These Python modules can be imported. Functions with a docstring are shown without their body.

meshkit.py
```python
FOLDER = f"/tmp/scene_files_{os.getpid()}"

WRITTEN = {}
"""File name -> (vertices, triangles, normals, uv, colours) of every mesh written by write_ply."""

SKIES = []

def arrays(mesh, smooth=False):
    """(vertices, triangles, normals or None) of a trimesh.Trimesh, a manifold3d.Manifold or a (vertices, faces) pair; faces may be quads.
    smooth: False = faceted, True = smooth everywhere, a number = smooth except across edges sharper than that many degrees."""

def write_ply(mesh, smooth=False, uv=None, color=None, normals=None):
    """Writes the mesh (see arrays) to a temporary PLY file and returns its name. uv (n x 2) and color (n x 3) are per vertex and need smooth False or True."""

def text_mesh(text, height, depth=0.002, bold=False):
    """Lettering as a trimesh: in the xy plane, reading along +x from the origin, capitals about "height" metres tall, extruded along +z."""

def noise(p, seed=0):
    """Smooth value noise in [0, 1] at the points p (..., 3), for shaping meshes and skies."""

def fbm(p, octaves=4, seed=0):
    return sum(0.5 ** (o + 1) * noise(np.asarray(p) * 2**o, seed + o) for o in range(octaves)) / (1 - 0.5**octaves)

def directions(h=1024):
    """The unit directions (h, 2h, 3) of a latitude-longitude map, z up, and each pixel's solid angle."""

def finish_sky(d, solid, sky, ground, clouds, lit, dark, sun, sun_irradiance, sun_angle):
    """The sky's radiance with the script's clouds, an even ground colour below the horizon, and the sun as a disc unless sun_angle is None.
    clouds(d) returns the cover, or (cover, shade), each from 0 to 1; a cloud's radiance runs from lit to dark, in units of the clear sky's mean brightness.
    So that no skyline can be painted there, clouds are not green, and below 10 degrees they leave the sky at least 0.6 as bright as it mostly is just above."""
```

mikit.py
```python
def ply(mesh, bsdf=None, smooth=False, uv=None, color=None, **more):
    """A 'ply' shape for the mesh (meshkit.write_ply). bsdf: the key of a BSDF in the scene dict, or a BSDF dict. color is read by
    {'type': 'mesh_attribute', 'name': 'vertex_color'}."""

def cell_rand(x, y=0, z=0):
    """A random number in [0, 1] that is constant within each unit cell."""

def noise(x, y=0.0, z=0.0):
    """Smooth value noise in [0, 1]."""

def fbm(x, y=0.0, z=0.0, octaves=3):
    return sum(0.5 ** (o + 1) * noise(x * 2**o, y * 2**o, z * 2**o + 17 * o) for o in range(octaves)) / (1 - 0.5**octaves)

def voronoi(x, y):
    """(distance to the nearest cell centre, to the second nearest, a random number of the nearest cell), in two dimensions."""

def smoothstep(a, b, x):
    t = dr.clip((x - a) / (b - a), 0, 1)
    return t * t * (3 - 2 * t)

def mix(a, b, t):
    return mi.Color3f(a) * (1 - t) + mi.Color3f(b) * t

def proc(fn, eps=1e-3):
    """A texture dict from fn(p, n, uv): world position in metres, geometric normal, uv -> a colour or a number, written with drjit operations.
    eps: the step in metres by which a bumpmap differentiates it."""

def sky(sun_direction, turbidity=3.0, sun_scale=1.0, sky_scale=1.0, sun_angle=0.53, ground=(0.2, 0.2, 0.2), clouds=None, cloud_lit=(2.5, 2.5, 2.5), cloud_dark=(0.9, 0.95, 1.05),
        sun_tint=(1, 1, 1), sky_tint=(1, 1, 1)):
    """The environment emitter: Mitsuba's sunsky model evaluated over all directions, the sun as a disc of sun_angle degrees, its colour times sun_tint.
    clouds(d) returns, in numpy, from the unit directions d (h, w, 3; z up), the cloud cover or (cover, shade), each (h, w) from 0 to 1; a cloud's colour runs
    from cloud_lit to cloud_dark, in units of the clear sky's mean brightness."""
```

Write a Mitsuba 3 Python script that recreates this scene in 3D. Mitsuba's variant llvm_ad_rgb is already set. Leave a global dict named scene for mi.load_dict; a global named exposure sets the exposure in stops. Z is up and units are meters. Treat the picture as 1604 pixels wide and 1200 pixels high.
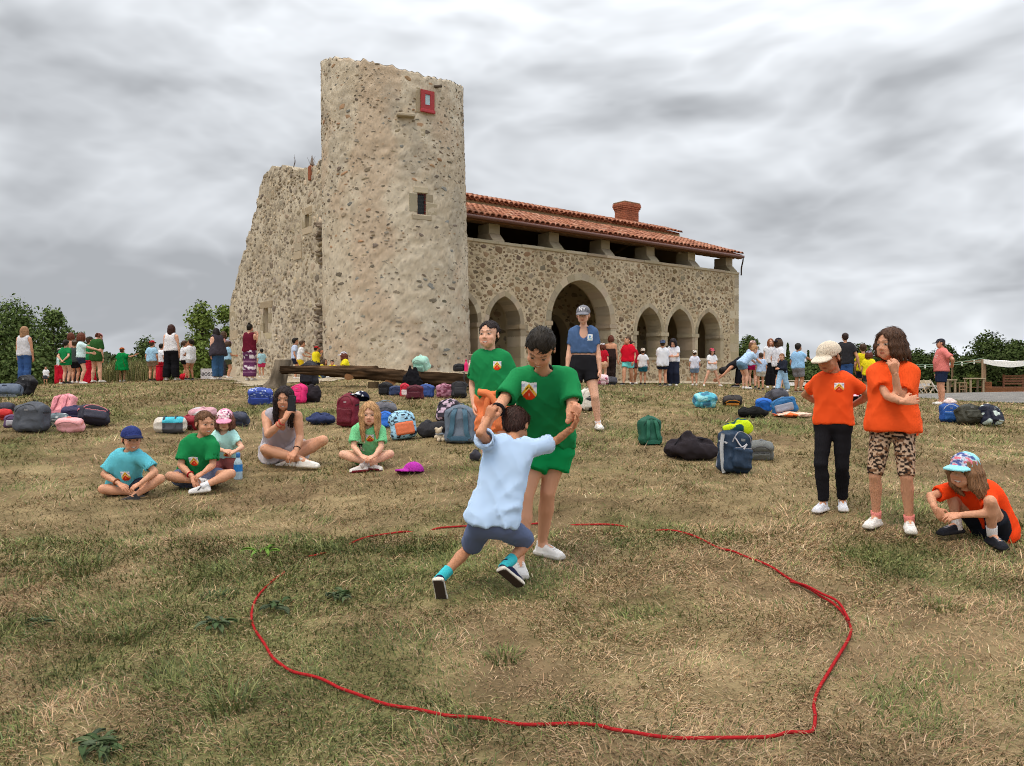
import math
import numpy as np
import trimesh
import mitsuba as mi
import drjit as dr
import meshkit
import mikit
from mikit import proc, mix, smoothstep
from shapely.geometry import Polygon, box as sbox
from scipy.ndimage import map_coordinates

T = mi.ScalarTransform4f
RNG = np.random.default_rng(7)
scene, labels = {'type': 'scene'}, {}
A = np.array
DZ = np.array([0, 0, 1.0])

# ------------------------------------------------------------------ camera, sky, exposure
FPX, U0, V0, EYE = 1235.0, 802.0, 582.0, 1.4      # focal length, centre column, horizon row of the 1604 x 1200 frame, eye height
exposure = 1.9
scene['camera'] = {
    'type': 'perspective', 'fov': 2 * math.degrees(math.atan(U0 / FPX)), 'fov_axis': 'x', 'near_clip': 0.05, 'far_clip': 3000.0,
    'principal_point_offset_y': (600 - V0) / 1200.0,
    'to_world': T().look_at(origin=[0, 0, EYE], target=[0, 10, EYE], up=[0, 0, 1])}


def cloud_layer(d):
    """An overcast layer: brighter towards the zenith, with soft banks that flatten towards the horizon."""
    x, y, z = d[..., 0], d[..., 1], np.maximum(d[..., 2], 0.0)
    q = 1.0 / (z + 0.36)
    px, py = x * q, y * q                                   # the layer seen as a plane overhead
    o = np.zeros_like(px)
    p = np.stack([px * 1.5, py * 2.1, o], -1)
    w = np.stack([meshkit.fbm(p * 0.9 + 3.1, 3, 5), meshkit.fbm(p * 0.9 + 9.7, 3, 6), o], -1)
    p = p + 0.9 * (w - 0.5)
    big = meshkit.fbm(p * 0.8 + 11.3, 3, 1)
    mid = meshkit.fbm(p * 2.0 + 4.2, 4, 2)
    small = meshkit.fbm(p * 6.0 + 1.7, 4, 3)
    az = np.degrees(np.arctan2(x, y))
    el = np.degrees(np.arcsin(np.clip(z, 0, 1)))
    # heavier cloud stands over the horizon to the west (the left), thinner cloud to the east
    heavy = np.exp(-((el - 5.5) / 3.4) ** 2) * (1 / (1 + np.exp((az + 8) / 6.0)))
    heavy2 = 0.62 * np.exp(-((el - 18) / 8.0) ** 2) * np.exp(-((az + 30) / 20.0) ** 2)
    clear = np.exp(-(el / 1.9) ** 2) * 0.13
    sn = np.sin(np.radians(el))
    law = 0.605 + 0.255 * sn + 1.20 * sn ** 2
    c = np.stack([x * 5.2 + 1.6 * (w[..., 0] - .5), y * 5.2, z * 10.5 + 1.6 * (w[..., 1] - .5)], -1)      # heaped banks seen from the side
    puff = 1 - np.abs(2 * meshkit.fbm(c + 21.0, 4, 7) - 1)
    puff2 = 1 - np.abs(2 * meshkit.fbm(c * 2.3 + 5.0, 4, 8) - 1)
    tex = 1 + 0.90 * (big - 0.5) + 0.42 * (mid - 0.5) + 0.22 * (small - 0.5) + 0.72 * (puff - 0.80) + 0.52 * (puff2 - 0.82)
    tex = 1 + .84 * (tex - 1)
    lum = law * tex * (1 - 0.17 * heavy - 0.22 * heavy2) + clear
    lum = lum * (1 + 0.16 / (1 + np.exp(-(az - 2) / 6.0)))
    return np.ones_like(lum), np.clip((2.2 - lum) / 1.95, 0, 1)


scene['sky'] = mikit.sky([-0.25, -0.35, 0.9], turbidity=3.0, sun_scale=0.3, sun_angle=28.0, clouds=cloud_layer,
                         cloud_lit=(5.72, 5.94, 6.18), cloud_dark=(0.635, 0.672, 0.735), ground=(0.13, 0.11, 0.07), sun_tint=(1, 0.98, 0.95))


# ------------------------------------------------------------------ materials (shared; most read the colour of each vertex)
VC = {'type': 'mesh_attribute', 'name': 'vertex_color'}


def principled(color, rough, spec=0.3, **more):
    return {'type': 'twosided', 'b': {'type': 'principled', 'base_color': color, 'roughness': rough, 'specular': spec, **more}}


def packed(p, n, uv):
    """A plain-coloured piece carries its colour in u (three numbers of six bits) and a slight grain of its tone in v, so that pieces share one BSDF."""
    k = dr.floor(uv.x + 0.5)
    r = dr.floor(k / 4096.0)
    g = dr.floor((k - r * 4096.0) / 64.0)
    c = mi.Color3f(r, g, k - r * 4096.0 - g * 64.0) / 63.0
    return c * c * uv.y


PACK = proc(packed)
for _n, _m in {'cloth': (0.85, 0.15), 'skin': (0.52, 0.35), 'hair': (0.55, 0.22), 'satin': (0.38, 0.45), 'nylon': (0.6, 0.3)}.items():
    scene[_n] = principled(VC, *_m)                        # a colour at each vertex
    scene[_n + '_plain'] = principled(PACK, *_m)           # one colour
scene['matte'] = {'type': 'twosided', 'b': {'type': 'diffuse', 'reflectance': VC}}
scene['matte_plain'] = {'type': 'twosided', 'b': {'type': 'diffuse', 'reflectance': PACK}}
scene['clear_plastic'] = {'type': 'thindielectric', 'int_ior': 1.2}


def fb(P, s, o=3, seed=0):
    """Fractal noise at points P, s cells per metre."""
    return meshkit.fbm(np.asarray(P) * s, o, seed)


def sm(a, b, x):
    t = np.clip((x - a) / (b - a), 0, 1)
    return t * t * (3 - 2 * t)


def mx(a, b, t):
    return np.asarray(a, float) * (1 - t[:, None]) + np.asarray(b, float) * t[:, None]


def ashlar_color(P, seed=0):
    c = mx((0.38, 0.315, 0.215), (0.50, 0.43, 0.32), sm(.3, .7, fb(P, 1.3, 3, seed)))
    return mx(c, (0.25, 0.215, 0.155), 0.55 * sm(.50, .72, fb(P, 7, 3, seed + 1)))


def tower_color(P):
    """Cream lime render, patchy, with pinkish clay stains, grey weathering and grit."""
    a, b, g = fb(P, .55, 4, 1), fb(P, 3.5, 3, 2), fb(P, 22, 2, 3)
    c = mx((0.50, 0.425, 0.32), (0.64, 0.57, 0.455), sm(.34, .64, a * .5 + b * .5))
    c = mx(c, (0.50, 0.375, 0.27), .55 * sm(.50, .62, fb(P * [1, 1, .6], .9, 4, 4)))
    c = mx(c, (0.38, 0.345, 0.285), .5 * sm(.52, .68, fb(P * [1, 1, .45], 1.7, 4, 5)))
    c = mx(c, (0.27, 0.22, 0.165), .6 * sm(.60, .78, g))
    return c * (1 + .18 * (fb(P, 13, 2, 15) - .5) + .14 * (np.random.default_rng(4).random(len(P)) - .5))[:, None]


def hall_color(P):
    c = mx((0.47, 0.385, 0.26), (0.60, 0.505, 0.36), sm(.3, .7, fb(P, .8, 3, 6)))
    return mx(c, (0.24, 0.18, 0.11), .7 * sm(.54, .70, fb(P, 14, 3, 7)))


def ruin_color(P):
    c = mx((0.47, 0.405, 0.305), (0.60, 0.53, 0.415), sm(.3, .7, fb(P, .7, 3, 8)))
    return mx(c, (0.21, 0.175, 0.135), .7 * sm(.54, .68, fb(P, 10, 3, 9)))


# ------------------------------------------------------------------ lawn patches: the same noise for the ground's colour and for the blades
def np_noise(x, y, z=0.0):
    x, y = np.broadcast_arrays(np.asarray(x, float), np.asarray(y, float))
    return meshkit.noise(np.stack([x, y, np.full_like(x, z)], -1))


def patches(x, y):
    """(greenness, bareness), both 0 to 1."""
    nz = np_noise
    g = 0.5 * nz(x * 0.42 + 7.3, y * 0.42, 1.0) + 0.3 * nz(x * 1.3, y * 1.3, 2.0) + 0.2 * nz(x * 3.7, y * 3.7, 3.0)
    b = 0.5 * nz(x * 0.9 + 3.0, y * 0.9, 8.0) + 0.3 * nz(x * 2.6, y * 2.6, 9.0) + 0.2 * nz(x * 6.0, y * 6.0, 10.0)
    return g, b


def lawn_color(P):
    Q = np.c_[P[:, :2], np.zeros(len(P))]
    g, b = patches(P[:, 0], P[:, 1])
    f, k = fb(Q, 6, 3, 11), fb(Q * [1, .6, 1], 22, 2, 12)
    c = mx((0.15, 0.115, 0.06), (0.30, 0.232, 0.13), f)
    c = mx(c, (0.135, 0.135, 0.055), .7 * sm(.48, .70, g))
    c = mx(c, (0.15, 0.10, 0.06), .6 * sm(.58, .74, b))
    m_ = fb(Q, 2.2, 3, 16)
    return c * ((0.55 + 0.8 * k) * (.62 + .76 * m_))[:, None]


def gravel_color(P):
    r = np.random.default_rng(len(P))
    return mx((0.36, 0.30, 0.215), (0.50, 0.44, 0.335), np.clip(.5 * fb(P, 2, 3, 13) + .5 * r.random(len(P)), 0, 1))


def grey_gravel_color(P):
    r = np.random.default_rng(len(P))
    return mx((0.15, 0.145, 0.14), (0.28, 0.27, 0.255), np.clip(.5 * fb(P, 1.4, 3, 14) + .5 * r.random(len(P)), 0, 1))


# ------------------------------------------------------------------ helpers: entries, numbers, meshes
def lin(*rgb):
    """sRGB 0..255 -> linear reflectance."""
    c = A(rgb, float) / 255
    return np.where(c <= 0.04045, c / 12.92, ((c + 0.055) / 1.055) ** 2.4)


_taken = {}


def numbered(name):
    n = _taken.get(name, 0)
    _taken[name] = n + 1
    return name if n == 0 else f'{name}_{n:03d}'


def tag(key, label, cat=None, group=None, kind=None):
    e = {}
    if label:
        e['label'] = label
    if cat:
        e['category'] = cat
    if group:
        e['group'] = group
    if kind:
        e['kind'] = kind
    labels[key] = e
    return key


def thing(name, label, cat, group=None):
    """The key that the parts' keys start with."""
    return tag(numbered(name), label, cat, group)


def put(name, mesh, bsdf, parent=None, color=None, smooth=False, label=None, exact=False, **more):
    """One shape entry. color: one colour, or one per vertex."""
    key = name if exact else numbered((parent + '__' if parent else '') + name)
    if hasattr(mesh, 'vertices'):
        v, f = np.asarray(mesh.vertices, float), np.asarray(mesh.faces)
    else:
        v, f = mesh
    if color is not None:
        if smooth is not False and smooth is not True:
            v, f, _ = meshkit.arrays((v, f), smooth)
            smooth = True
        color = color(v) if callable(color) else color
        tone = None
        if isinstance(color, tuple) and np.ndim(color[0]) == 1:
            color, tone = color
        color = np.asarray(color, float)
        if color.ndim == 1:
            q = np.round(np.sqrt(np.clip(color, 0, 1)) * 63)
            uv = np.c_[np.full(len(v), q[0] * 4096 + q[1] * 64 + q[2]), np.ones(len(v)) if tone is None else tone]
            scene[key] = mikit.ply((v, f), bsdf + '_plain', smooth=smooth, uv=uv, **more)
        else:
            scene[key] = mikit.ply((v, f), bsdf, smooth=smooth, color=color, **more)
    else:
        scene[key] = mikit.ply((v, f), bsdf, smooth=smooth, **more)
    if label:
        labels[key] = {'label': label}
    return key


def unit(v):
    v = np.asarray(v, float)
    return v / (np.linalg.norm(v) + 1e-12)


def join(parts):
    """[(v, f, colours)] -> one."""
    at, V, F, C = 0, [], [], []
    for v, f, c in parts:
        c = np.asarray(c, float)
        V.append(v)
        F.append(np.asarray(f) + at)
        C.append(np.tile(c, (len(v), 1)) if c.ndim == 1 else c)
        at += len(v)
    return np.vstack(V), np.vstack(F), np.vstack(C)


def sheet_of(poly, step, seed=0):
    """A polygon filled with small triangles -> (points 2-D, faces)."""
    from scipy.spatial import Delaunay
    from shapely import contains_xy, prepare
    r = np.random.default_rng(seed)
    P = []
    for ring in [poly.exterior, *poly.interiors]:
        L = ring.length
        P += [ring.interpolate(q).coords[0] for q in np.linspace(0, L, max(int(L / (step * .8)), 4), endpoint=False)]
        P += list(ring.coords)[:-1]
    x0, y0, x1, y1 = poly.bounds
    X, Y = np.meshgrid(np.arange(x0, x1, step), np.arange(y0, y1, step))
    Q = np.c_[X.ravel(), Y.ravel()] + r.uniform(-.25, .25, (X.size, 2)) * step
    inn = poly.buffer(-step * .4)
    prepare(inn)
    P = np.unique(np.round(np.vstack([A(P), Q[contains_xy(inn, Q[:, 0], Q[:, 1])]]), 5), axis=0)
    f = Delaunay(P).simplices
    c = P[f].mean(1)
    prepare(poly)
    f = f[contains_xy(poly, c[:, 0], c[:, 1])]
    e1, e2 = P[f[:, 1]] - P[f[:, 0]], P[f[:, 2]] - P[f[:, 0]]
    k = e1[:, 0] * e2[:, 1] - e1[:, 1] * e2[:, 0] < 0
    f[k] = f[k][:, ::-1]
    return P, f


def boxm(lo, hi, bevel=0.0):
    """A box, optionally with chamfered edges."""
    lo, hi = A(lo, float), A(hi, float)
    if bevel <= 0:
        m = trimesh.creation.box(extents=hi - lo)
        m.apply_translation((lo + hi) / 2)
        return A(m.vertices), A(m.faces)
    c, e = (lo + hi) / 2, (hi - lo) / 2
    b = min(bevel, 0.45 * e.min())
    pts = []
    for sx in (-1, 1):
        for sy in (-1, 1):
            for sz in (-1, 1):
                s = A([sx, sy, sz])
                for k in range(3):
                    q = e - b
                    q[k] = e[k]
                    pts.append(c + s * q)
    m = trimesh.convex.convex_hull(A(pts))
    return A(m.vertices), A(m.faces)


def placed(mesh, o, X, Y, Z):
    """Local (x, y, z) of the mesh -> o + x X + y Y + z Z."""
    v = np.asarray(mesh[0])
    w = A(o) + v[:, :1] * A(X) + v[:, 1:2] * A(Y) + v[:, 2:3] * A(Z)
    f = np.asarray(mesh[1])
    if np.dot(np.cross(X, Y), Z) < 0:
        f = f[:, ::-1]
    return w, f


def prism(poly, h0, h1):
    """A shapely polygon in (a, b) extruded along the third axis from h0 to h1 -> (v, f), local (a, b, h)."""
    V, F, at = [], [], 0
    for g in getattr(poly, 'geoms', [poly]):
        if g.geom_type != 'Polygon' or g.area < 1e-6:
            continue
        m = trimesh.creation.extrude_polygon(g, h1 - h0, engine='earcut')
        V.append(A(m.vertices) + [0, 0, h0])
        F.append(A(m.faces) + at)
        at += len(m.vertices)
    return np.vstack(V), np.vstack(F)


def tube(pts, radii, sides=8, cap=True):
    """A tube along the points; radii: one or one per point."""
    P = A(pts, float)
    n = len(P)
    R = np.broadcast_to(np.asarray(radii, float), (n,))
    t = np.gradient(P, axis=0)
    t /= np.linalg.norm(t, axis=1, keepdims=True) + 1e-12
    a = np.cross(t[0], [0, 0, 1.0] if abs(t[0][2]) < 0.9 else [1.0, 0, 0])
    a = unit(a)
    rings = []
    ang = np.arange(sides) / sides * 2 * np.pi
    for i in range(n):
        a = unit(a - t[i] * np.dot(a, t[i]))
        b = np.cross(t[i], a)
        rings.append(P[i] + R[i] * (np.cos(ang)[:, None] * a + np.sin(ang)[:, None] * b))
    V = np.vstack(rings)
    i, j = np.meshgrid(np.arange(n - 1), np.arange(sides), indexing='ij')
    k = (j + 1) % sides
    q = np.stack([i * sides + j, i * sides + k, (i + 1) * sides + k, (i + 1) * sides + j], -1).reshape(-1, 4)
    F = np.vstack([q[:, [0, 1, 2]], q[:, [0, 2, 3]]])
    if cap:
        V = np.vstack([V, P[:1], P[-1:]])
        j = np.arange(sides)
        k = (j + 1) % sides
        F = np.vstack([F, np.stack([k, j, j * 0 + n * sides], 1), np.stack([(n - 1) * sides + j, (n - 1) * sides + k, j * 0 + n * sides + 1], 1)])
    return V, F


def spline(pts, n):
    """Catmull-Rom through the points."""
    P = A(pts, float)
    P = np.vstack([2 * P[0] - P[1], P, 2 * P[-1] - P[-2]])
    out = []
    m = len(P) - 3
    for s in np.linspace(0, m - 1e-9, n):
        i = int(s)
        t = s - i
        a, b, c, d = P[i:i + 4]
        out.append(0.5 * ((2 * b) + (c - a) * t + (2 * a - 5 * b + 4 * c - d) * t * t + (3 * b - 3 * c + d - a) * t ** 3))
    return A(out)


def strap(pts, width, thick, side, n=24):
    """A flat band along the points; side: the direction of its width."""
    P = spline(pts, n)
    t = np.gradient(P, axis=0)
    t /= np.linalg.norm(t, axis=1, keepdims=True) + 1e-12
    s = A(side, float) - t * (t @ A(side, float))[:, None]
    s /= np.linalg.norm(s, axis=1, keepdims=True) + 1e-12
    u = np.cross(t, s)
    ring = [P + s * width / 2 + u * thick / 2, P - s * width / 2 + u * thick / 2, P - s * width / 2 - u * thick / 2, P + s * width / 2 - u * thick / 2]
    V = np.stack(ring, 1).reshape(-1, 3)
    i, j = np.meshgrid(np.arange(n - 1), np.arange(4), indexing='ij')
    k = (j + 1) % 4
    q = np.stack([i * 4 + j, i * 4 + k, (i + 1) * 4 + k, (i + 1) * 4 + j], -1).reshape(-1, 4)
    F = np.vstack([q[:, [0, 1, 2]], q[:, [0, 2, 3]], [[0, 1, 2], [0, 2, 3]], [[4 * n - 4, 4 * n - 2, 4 * n - 3], [4 * n - 4, 4 * n - 1, 4 * n - 2]]])
    return V, F[:, ::-1]


# ------------------------------------------------------------------ implicit surfaces on a grid (bodies, clothes, bags)
class SDF:
    def __init__(s, lo, hi, h):
        s.h = h
        s.lo = A(lo, float) - 2.5 * h
        s.n = np.ceil((A(hi, float) + 2.5 * h - s.lo) / h).astype(int) + 1
        s.d = np.full(s.n, 9.0, np.float32)
        s.ax = [s.lo[i] + h * np.arange(s.n[i]) for i in range(3)]

    def win(s, lo, hi):
        a = np.clip(np.floor((A(lo) - s.lo) / s.h).astype(int), 0, s.n - 1)
        b = np.clip(np.ceil((A(hi) - s.lo) / s.h).astype(int) + 1, 1, s.n)
        sl = tuple(slice(a[i], max(b[i], a[i] + 1)) for i in range(3))
        X, Y, Z = np.meshgrid(*[s.ax[i][sl[i]] for i in range(3)], indexing='ij')
        return sl, np.stack([X, Y, Z], -1)

    def op(s, fn, lo, hi, k, kind='u'):
        pad = 2.5 * s.h + k
        sl, P = s.win(A(lo) - pad, A(hi) + pad)
        if P.size == 0:
            return s
        e, a = fn(P).astype(np.float32), s.d[sl]
        if kind == 's':
            e = -e
            t = np.clip(0.5 - 0.5 * (a - e) / max(k, 1e-6), 0, 1)
            s.d[sl] = a * (1 - t) + e * t + k * t * (1 - t)
            return s
        t = np.clip(0.5 + 0.5 * (a - e) / max(k, 1e-6), 0, 1)
        s.d[sl] = a * (1 - t) + e * t - k * t * (1 - t)
        return s

    def cone(s, a, b, ra, rb, k=0.01, kind='u'):
        a, b = A(a, float), A(b, float)
        ba = b - a
        L = max(ba @ ba, 1e-12)

        def fn(P):
            t = np.clip(((P - a) @ ba) / L, 0, 1)
            return np.linalg.norm(P - a - t[..., None] * ba, axis=-1) - (ra + t * (rb - ra))
        r = max(ra, rb)
        return s.op(fn, np.minimum(a, b) - r, np.maximum(a, b) + r, k, kind)

    def ell(s, c, r, R=None, k=0.01, kind='u'):
        """An ellipsoid; the rows of R are its axes."""
        c, r = A(c, float), A(r, float)
        R = np.eye(3) if R is None else A(R)

        def fn(P):
            q = (P - c) @ R.T
            k0 = np.linalg.norm(q / r, axis=-1)
            k1 = np.linalg.norm(q / (r * r), axis=-1)
            return k0 * (k0 - 1) / (k1 + 1e-9)
        m = np.sqrt(((R * r[:, None]) ** 2).sum(0))
        return s.op(fn, c - m, c + m, k, kind)

    def rbox(s, c, half, R=None, round_=0.01, k=0.01, kind='u'):
        c, half = A(c, float), A(half, float)
        R = np.eye(3) if R is None else A(R)

        def fn(P):
            q = np.abs((P - c) @ R.T) - (half - round_)
            return np.linalg.norm(np.maximum(q, 0), axis=-1) + np.minimum(q.max(-1), 0) - round_
        m = np.sqrt(((R * half[:, None]) ** 2).sum(0))
        m = np.abs(R.T) @ half
        return s.op(fn, c - m, c + m, k, kind)

    def cut(s, point, normal, lip=0.0, wall=0.013):
        """Removes what lies on the side the normal points to; lip: hollows the cut end that deep, leaving a wall of cloth."""
        n = unit(normal)
        X = (s.ax[0] - point[0]) * n[0]
        Y = (s.ax[1] - point[1]) * n[1]
        Z = (s.ax[2] - point[2]) * n[2]
        e = (X.astype(np.float32)[:, None, None] + Y.astype(np.float32)[None, :, None]) + Z.astype(np.float32)[None, None, :]
        inner = np.maximum(s.d + wall, -lip - e) if lip else None
        s.d = np.maximum(s.d, e)
        if lip:
            s.d = np.maximum(s.d, -inner)
        return s

    def part(s, lo, hi):
        """An empty field over a window of this grid."""
        o = SDF.__new__(SDF)
        a = np.clip(np.floor((A(lo) - s.lo) / s.h).astype(int), 0, s.n - 2)
        b = np.clip(np.ceil((A(hi) - s.lo) / s.h).astype(int) + 1, a + 1, s.n)
        o.h, o.lo, o.n = s.h, s.lo + s.h * a, b - a
        o.ax = [s.ax[i][a[i]:b[i]] for i in range(3)]
        o.d = np.full(o.n, 9.0, np.float32)
        o.sl = tuple(slice(a[i], b[i]) for i in range(3))
        return o

    def merge(s, o, k):
        e, a = o.d, s.d[o.sl]
        t = np.clip(0.5 + 0.5 * (a - e) / k, 0, 1)
        s.d[o.sl] = np.minimum(a * (1 - t) + e * t - k * t * (1 - t), 9.0)
        return s

    def wrinkle(s, fn):
        """fn(points near the surface) -> metres added to the distance."""
        m = np.abs(s.d) < 4 * s.h
        i = np.argwhere(m)
        s.d[m] += fn(s.lo + s.h * i).astype(np.float32)
        return s

    def mesh(s):
        """Surface nets: one vertex in each cell the surface crosses, one quad for each grid edge it crosses."""
        neg = s.d < 0
        box_ = []
        for ax in range(3):
            k = np.flatnonzero(neg.any(axis=tuple(i for i in range(3) if i != ax)))
            if len(k) == 0:
                return np.zeros((0, 3)), np.zeros((0, 3), int)
            box_.append((max(k[0] - 1, 0), min(k[-1] + 2, s.n[ax])))
        sl = tuple(slice(a, b) for a, b in box_)
        o = A([a for a, b in box_])
        neg, d = np.ascontiguousarray(neg[sl]), np.ascontiguousarray(s.d[sl])
        any_, all_ = neg, neg
        for ax in range(3):
            a, b = [slice(None)] * 3, [slice(None)] * 3
            a[ax], b[ax] = slice(0, -1), slice(1, None)
            a, b = tuple(a), tuple(b)
            any_, all_ = any_[a] | any_[b], all_[a] & all_[b]
        nx, ny, nz = any_.shape
        fl = np.flatnonzero(any_ & ~all_)
        if len(fl) == 0:
            return np.zeros((0, 3)), np.zeros((0, 3), int)
        idx = np.stack(np.unravel_index(fl, any_.shape), 1)
        NY, NZ = neg.shape[1:]
        st = A([NY * NZ, NZ, 1])
        base, dr_, ng = idx @ st, d.ravel(), neg.ravel()
        acc, cnt = np.zeros((len(idx), 3)), np.zeros(len(idx))
        for ax in range(3):
            b, e = [i for i in range(3) if i != ax]
            for p in (0, 1):
                for q in (0, 1):
                    i0 = base + p * st[b] + q * st[e]
                    i1 = i0 + st[ax]
                    x = np.flatnonzero(ng[i0] != ng[i1])
                    d0, d1 = dr_[i0[x]].astype(float), dr_[i1[x]].astype(float)
                    acc[x, ax] += d0 / (d0 - d1)
                    acc[x, b] += p
                    acc[x, e] += q
                    cnt[x] += 1
        v = s.lo + s.h * (idx + o + acc / np.maximum(cnt, 1)[:, None])
        num = np.full(nx * ny * nz, -1, np.int32)
        num[fl] = np.arange(len(fl))
        cs = A([ny * nz, nz, 1])
        F = []
        for ax in range(3):
            b, e = [(1, 2), (2, 0), (0, 1)][ax]
            x = np.flatnonzero((ng[base] != ng[base + st[ax]]) & (idx[:, b] > 0) & (idx[:, e] > 0))
            c = fl[x]
            q = np.stack([num[c - cs[b] - cs[e]], num[c - cs[e]], num[c], num[c - cs[b]]], 1)
            ins = ng[base[x]]
            F.append(np.where(ins[:, None], q, q[:, ::-1]))
        q = np.vstack(F)
        q = q[(q >= 0).all(1)]
        return v, np.vstack([q[:, [0, 1, 2]], q[:, [0, 2, 3]]])


# ------------------------------------------------------------------ the lie of the land
_ctrl = A([(0, -8, 0), (-8, -8, 0), (8, -8, 0), (-6, 0, 0), (6, 0, 0), (0, 0, 0), (0, 3, .09), (-3, 3, .09), (3, 3, .1), (0, 5, .25), (-3.4, 7, .33), (-2.3, 8.3, .43), (2.4, 5.2, .36), (4.5, 5.2, .33), (.9, 10, .64),
           (-.6, 9.3, .59), (-5.5, 9.3, .68), (2.3, 8.4, .42), (7.1, 12.3, .57), (2, 10, .56), (-9.5, 23, 1.1), (-15, 24.5, .97), (-7.8, 23.5, 1.12), (-2.5, 16, 1.08), (-3, 18.7, 1.36), (-9, 14.5, .85), (-5.8, 17, 1.0), (-6.8, 20, 1.05), (3, 20, .96), (-13.5, 21, .97),
           (8.6, 29.5, .96), (3, 23.5, 1.03), (5, 21, .97), (8, 22, .80), (10.8, 20.6, .55), (17, 26, .3), (-11, 31, 1.12), (-13, 28, 1.0), (-3.5, 26, 1.25), (0, 30, 1.2), (0, 38, .8), (-14, 38, -.4), (-22, 28, .4), (-30, 26, .1), (-20, 45, -1.6), (0, 60, -1.5),
           (16, 36, .1), (25, 40, .2), (36, 50, .16), (52, 52, .16), (20, 60, -.6), (45, 70, -.6), (-40, 60, -3), (-50, 20, -.6), (60, 25, .1), (0, 90, -3.5), (60, 90, -2.5), (-60, 90, -4.5), (-60, -8, -.4), (60, -8, 0)])


def _tps(P, C):
    r2 = ((P[:, None] - C[None]) ** 2).sum(-1)
    return 0.5 * r2 * np.log(r2 + 1e-9)


_n = len(_ctrl)
_M = np.zeros((_n + 3, _n + 3))
_M[:_n, :_n] = _tps(_ctrl[:, :2], _ctrl[:, :2]) + np.eye(_n) * 1.5
_M[:_n, _n:] = np.c_[np.ones(_n), _ctrl[:, :2]]
_M[_n:, :_n] = _M[:_n, _n:].T
_w = np.linalg.solve(_M, np.r_[_ctrl[:, 2], 0, 0, 0])
_gx, _gy = np.arange(-60, 60.1, 0.5), np.arange(-8, 90.1, 0.5)
_GX, _GY = np.meshgrid(_gx, _gy, indexing='ij')
_P = np.c_[_GX.ravel(), _GY.ravel()]
_H = (_tps(_P, _ctrl[:, :2]) @ _w[:_n] + np.c_[np.ones(len(_P)), _P] @ _w[_n:]).reshape(_GX.shape)


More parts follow.
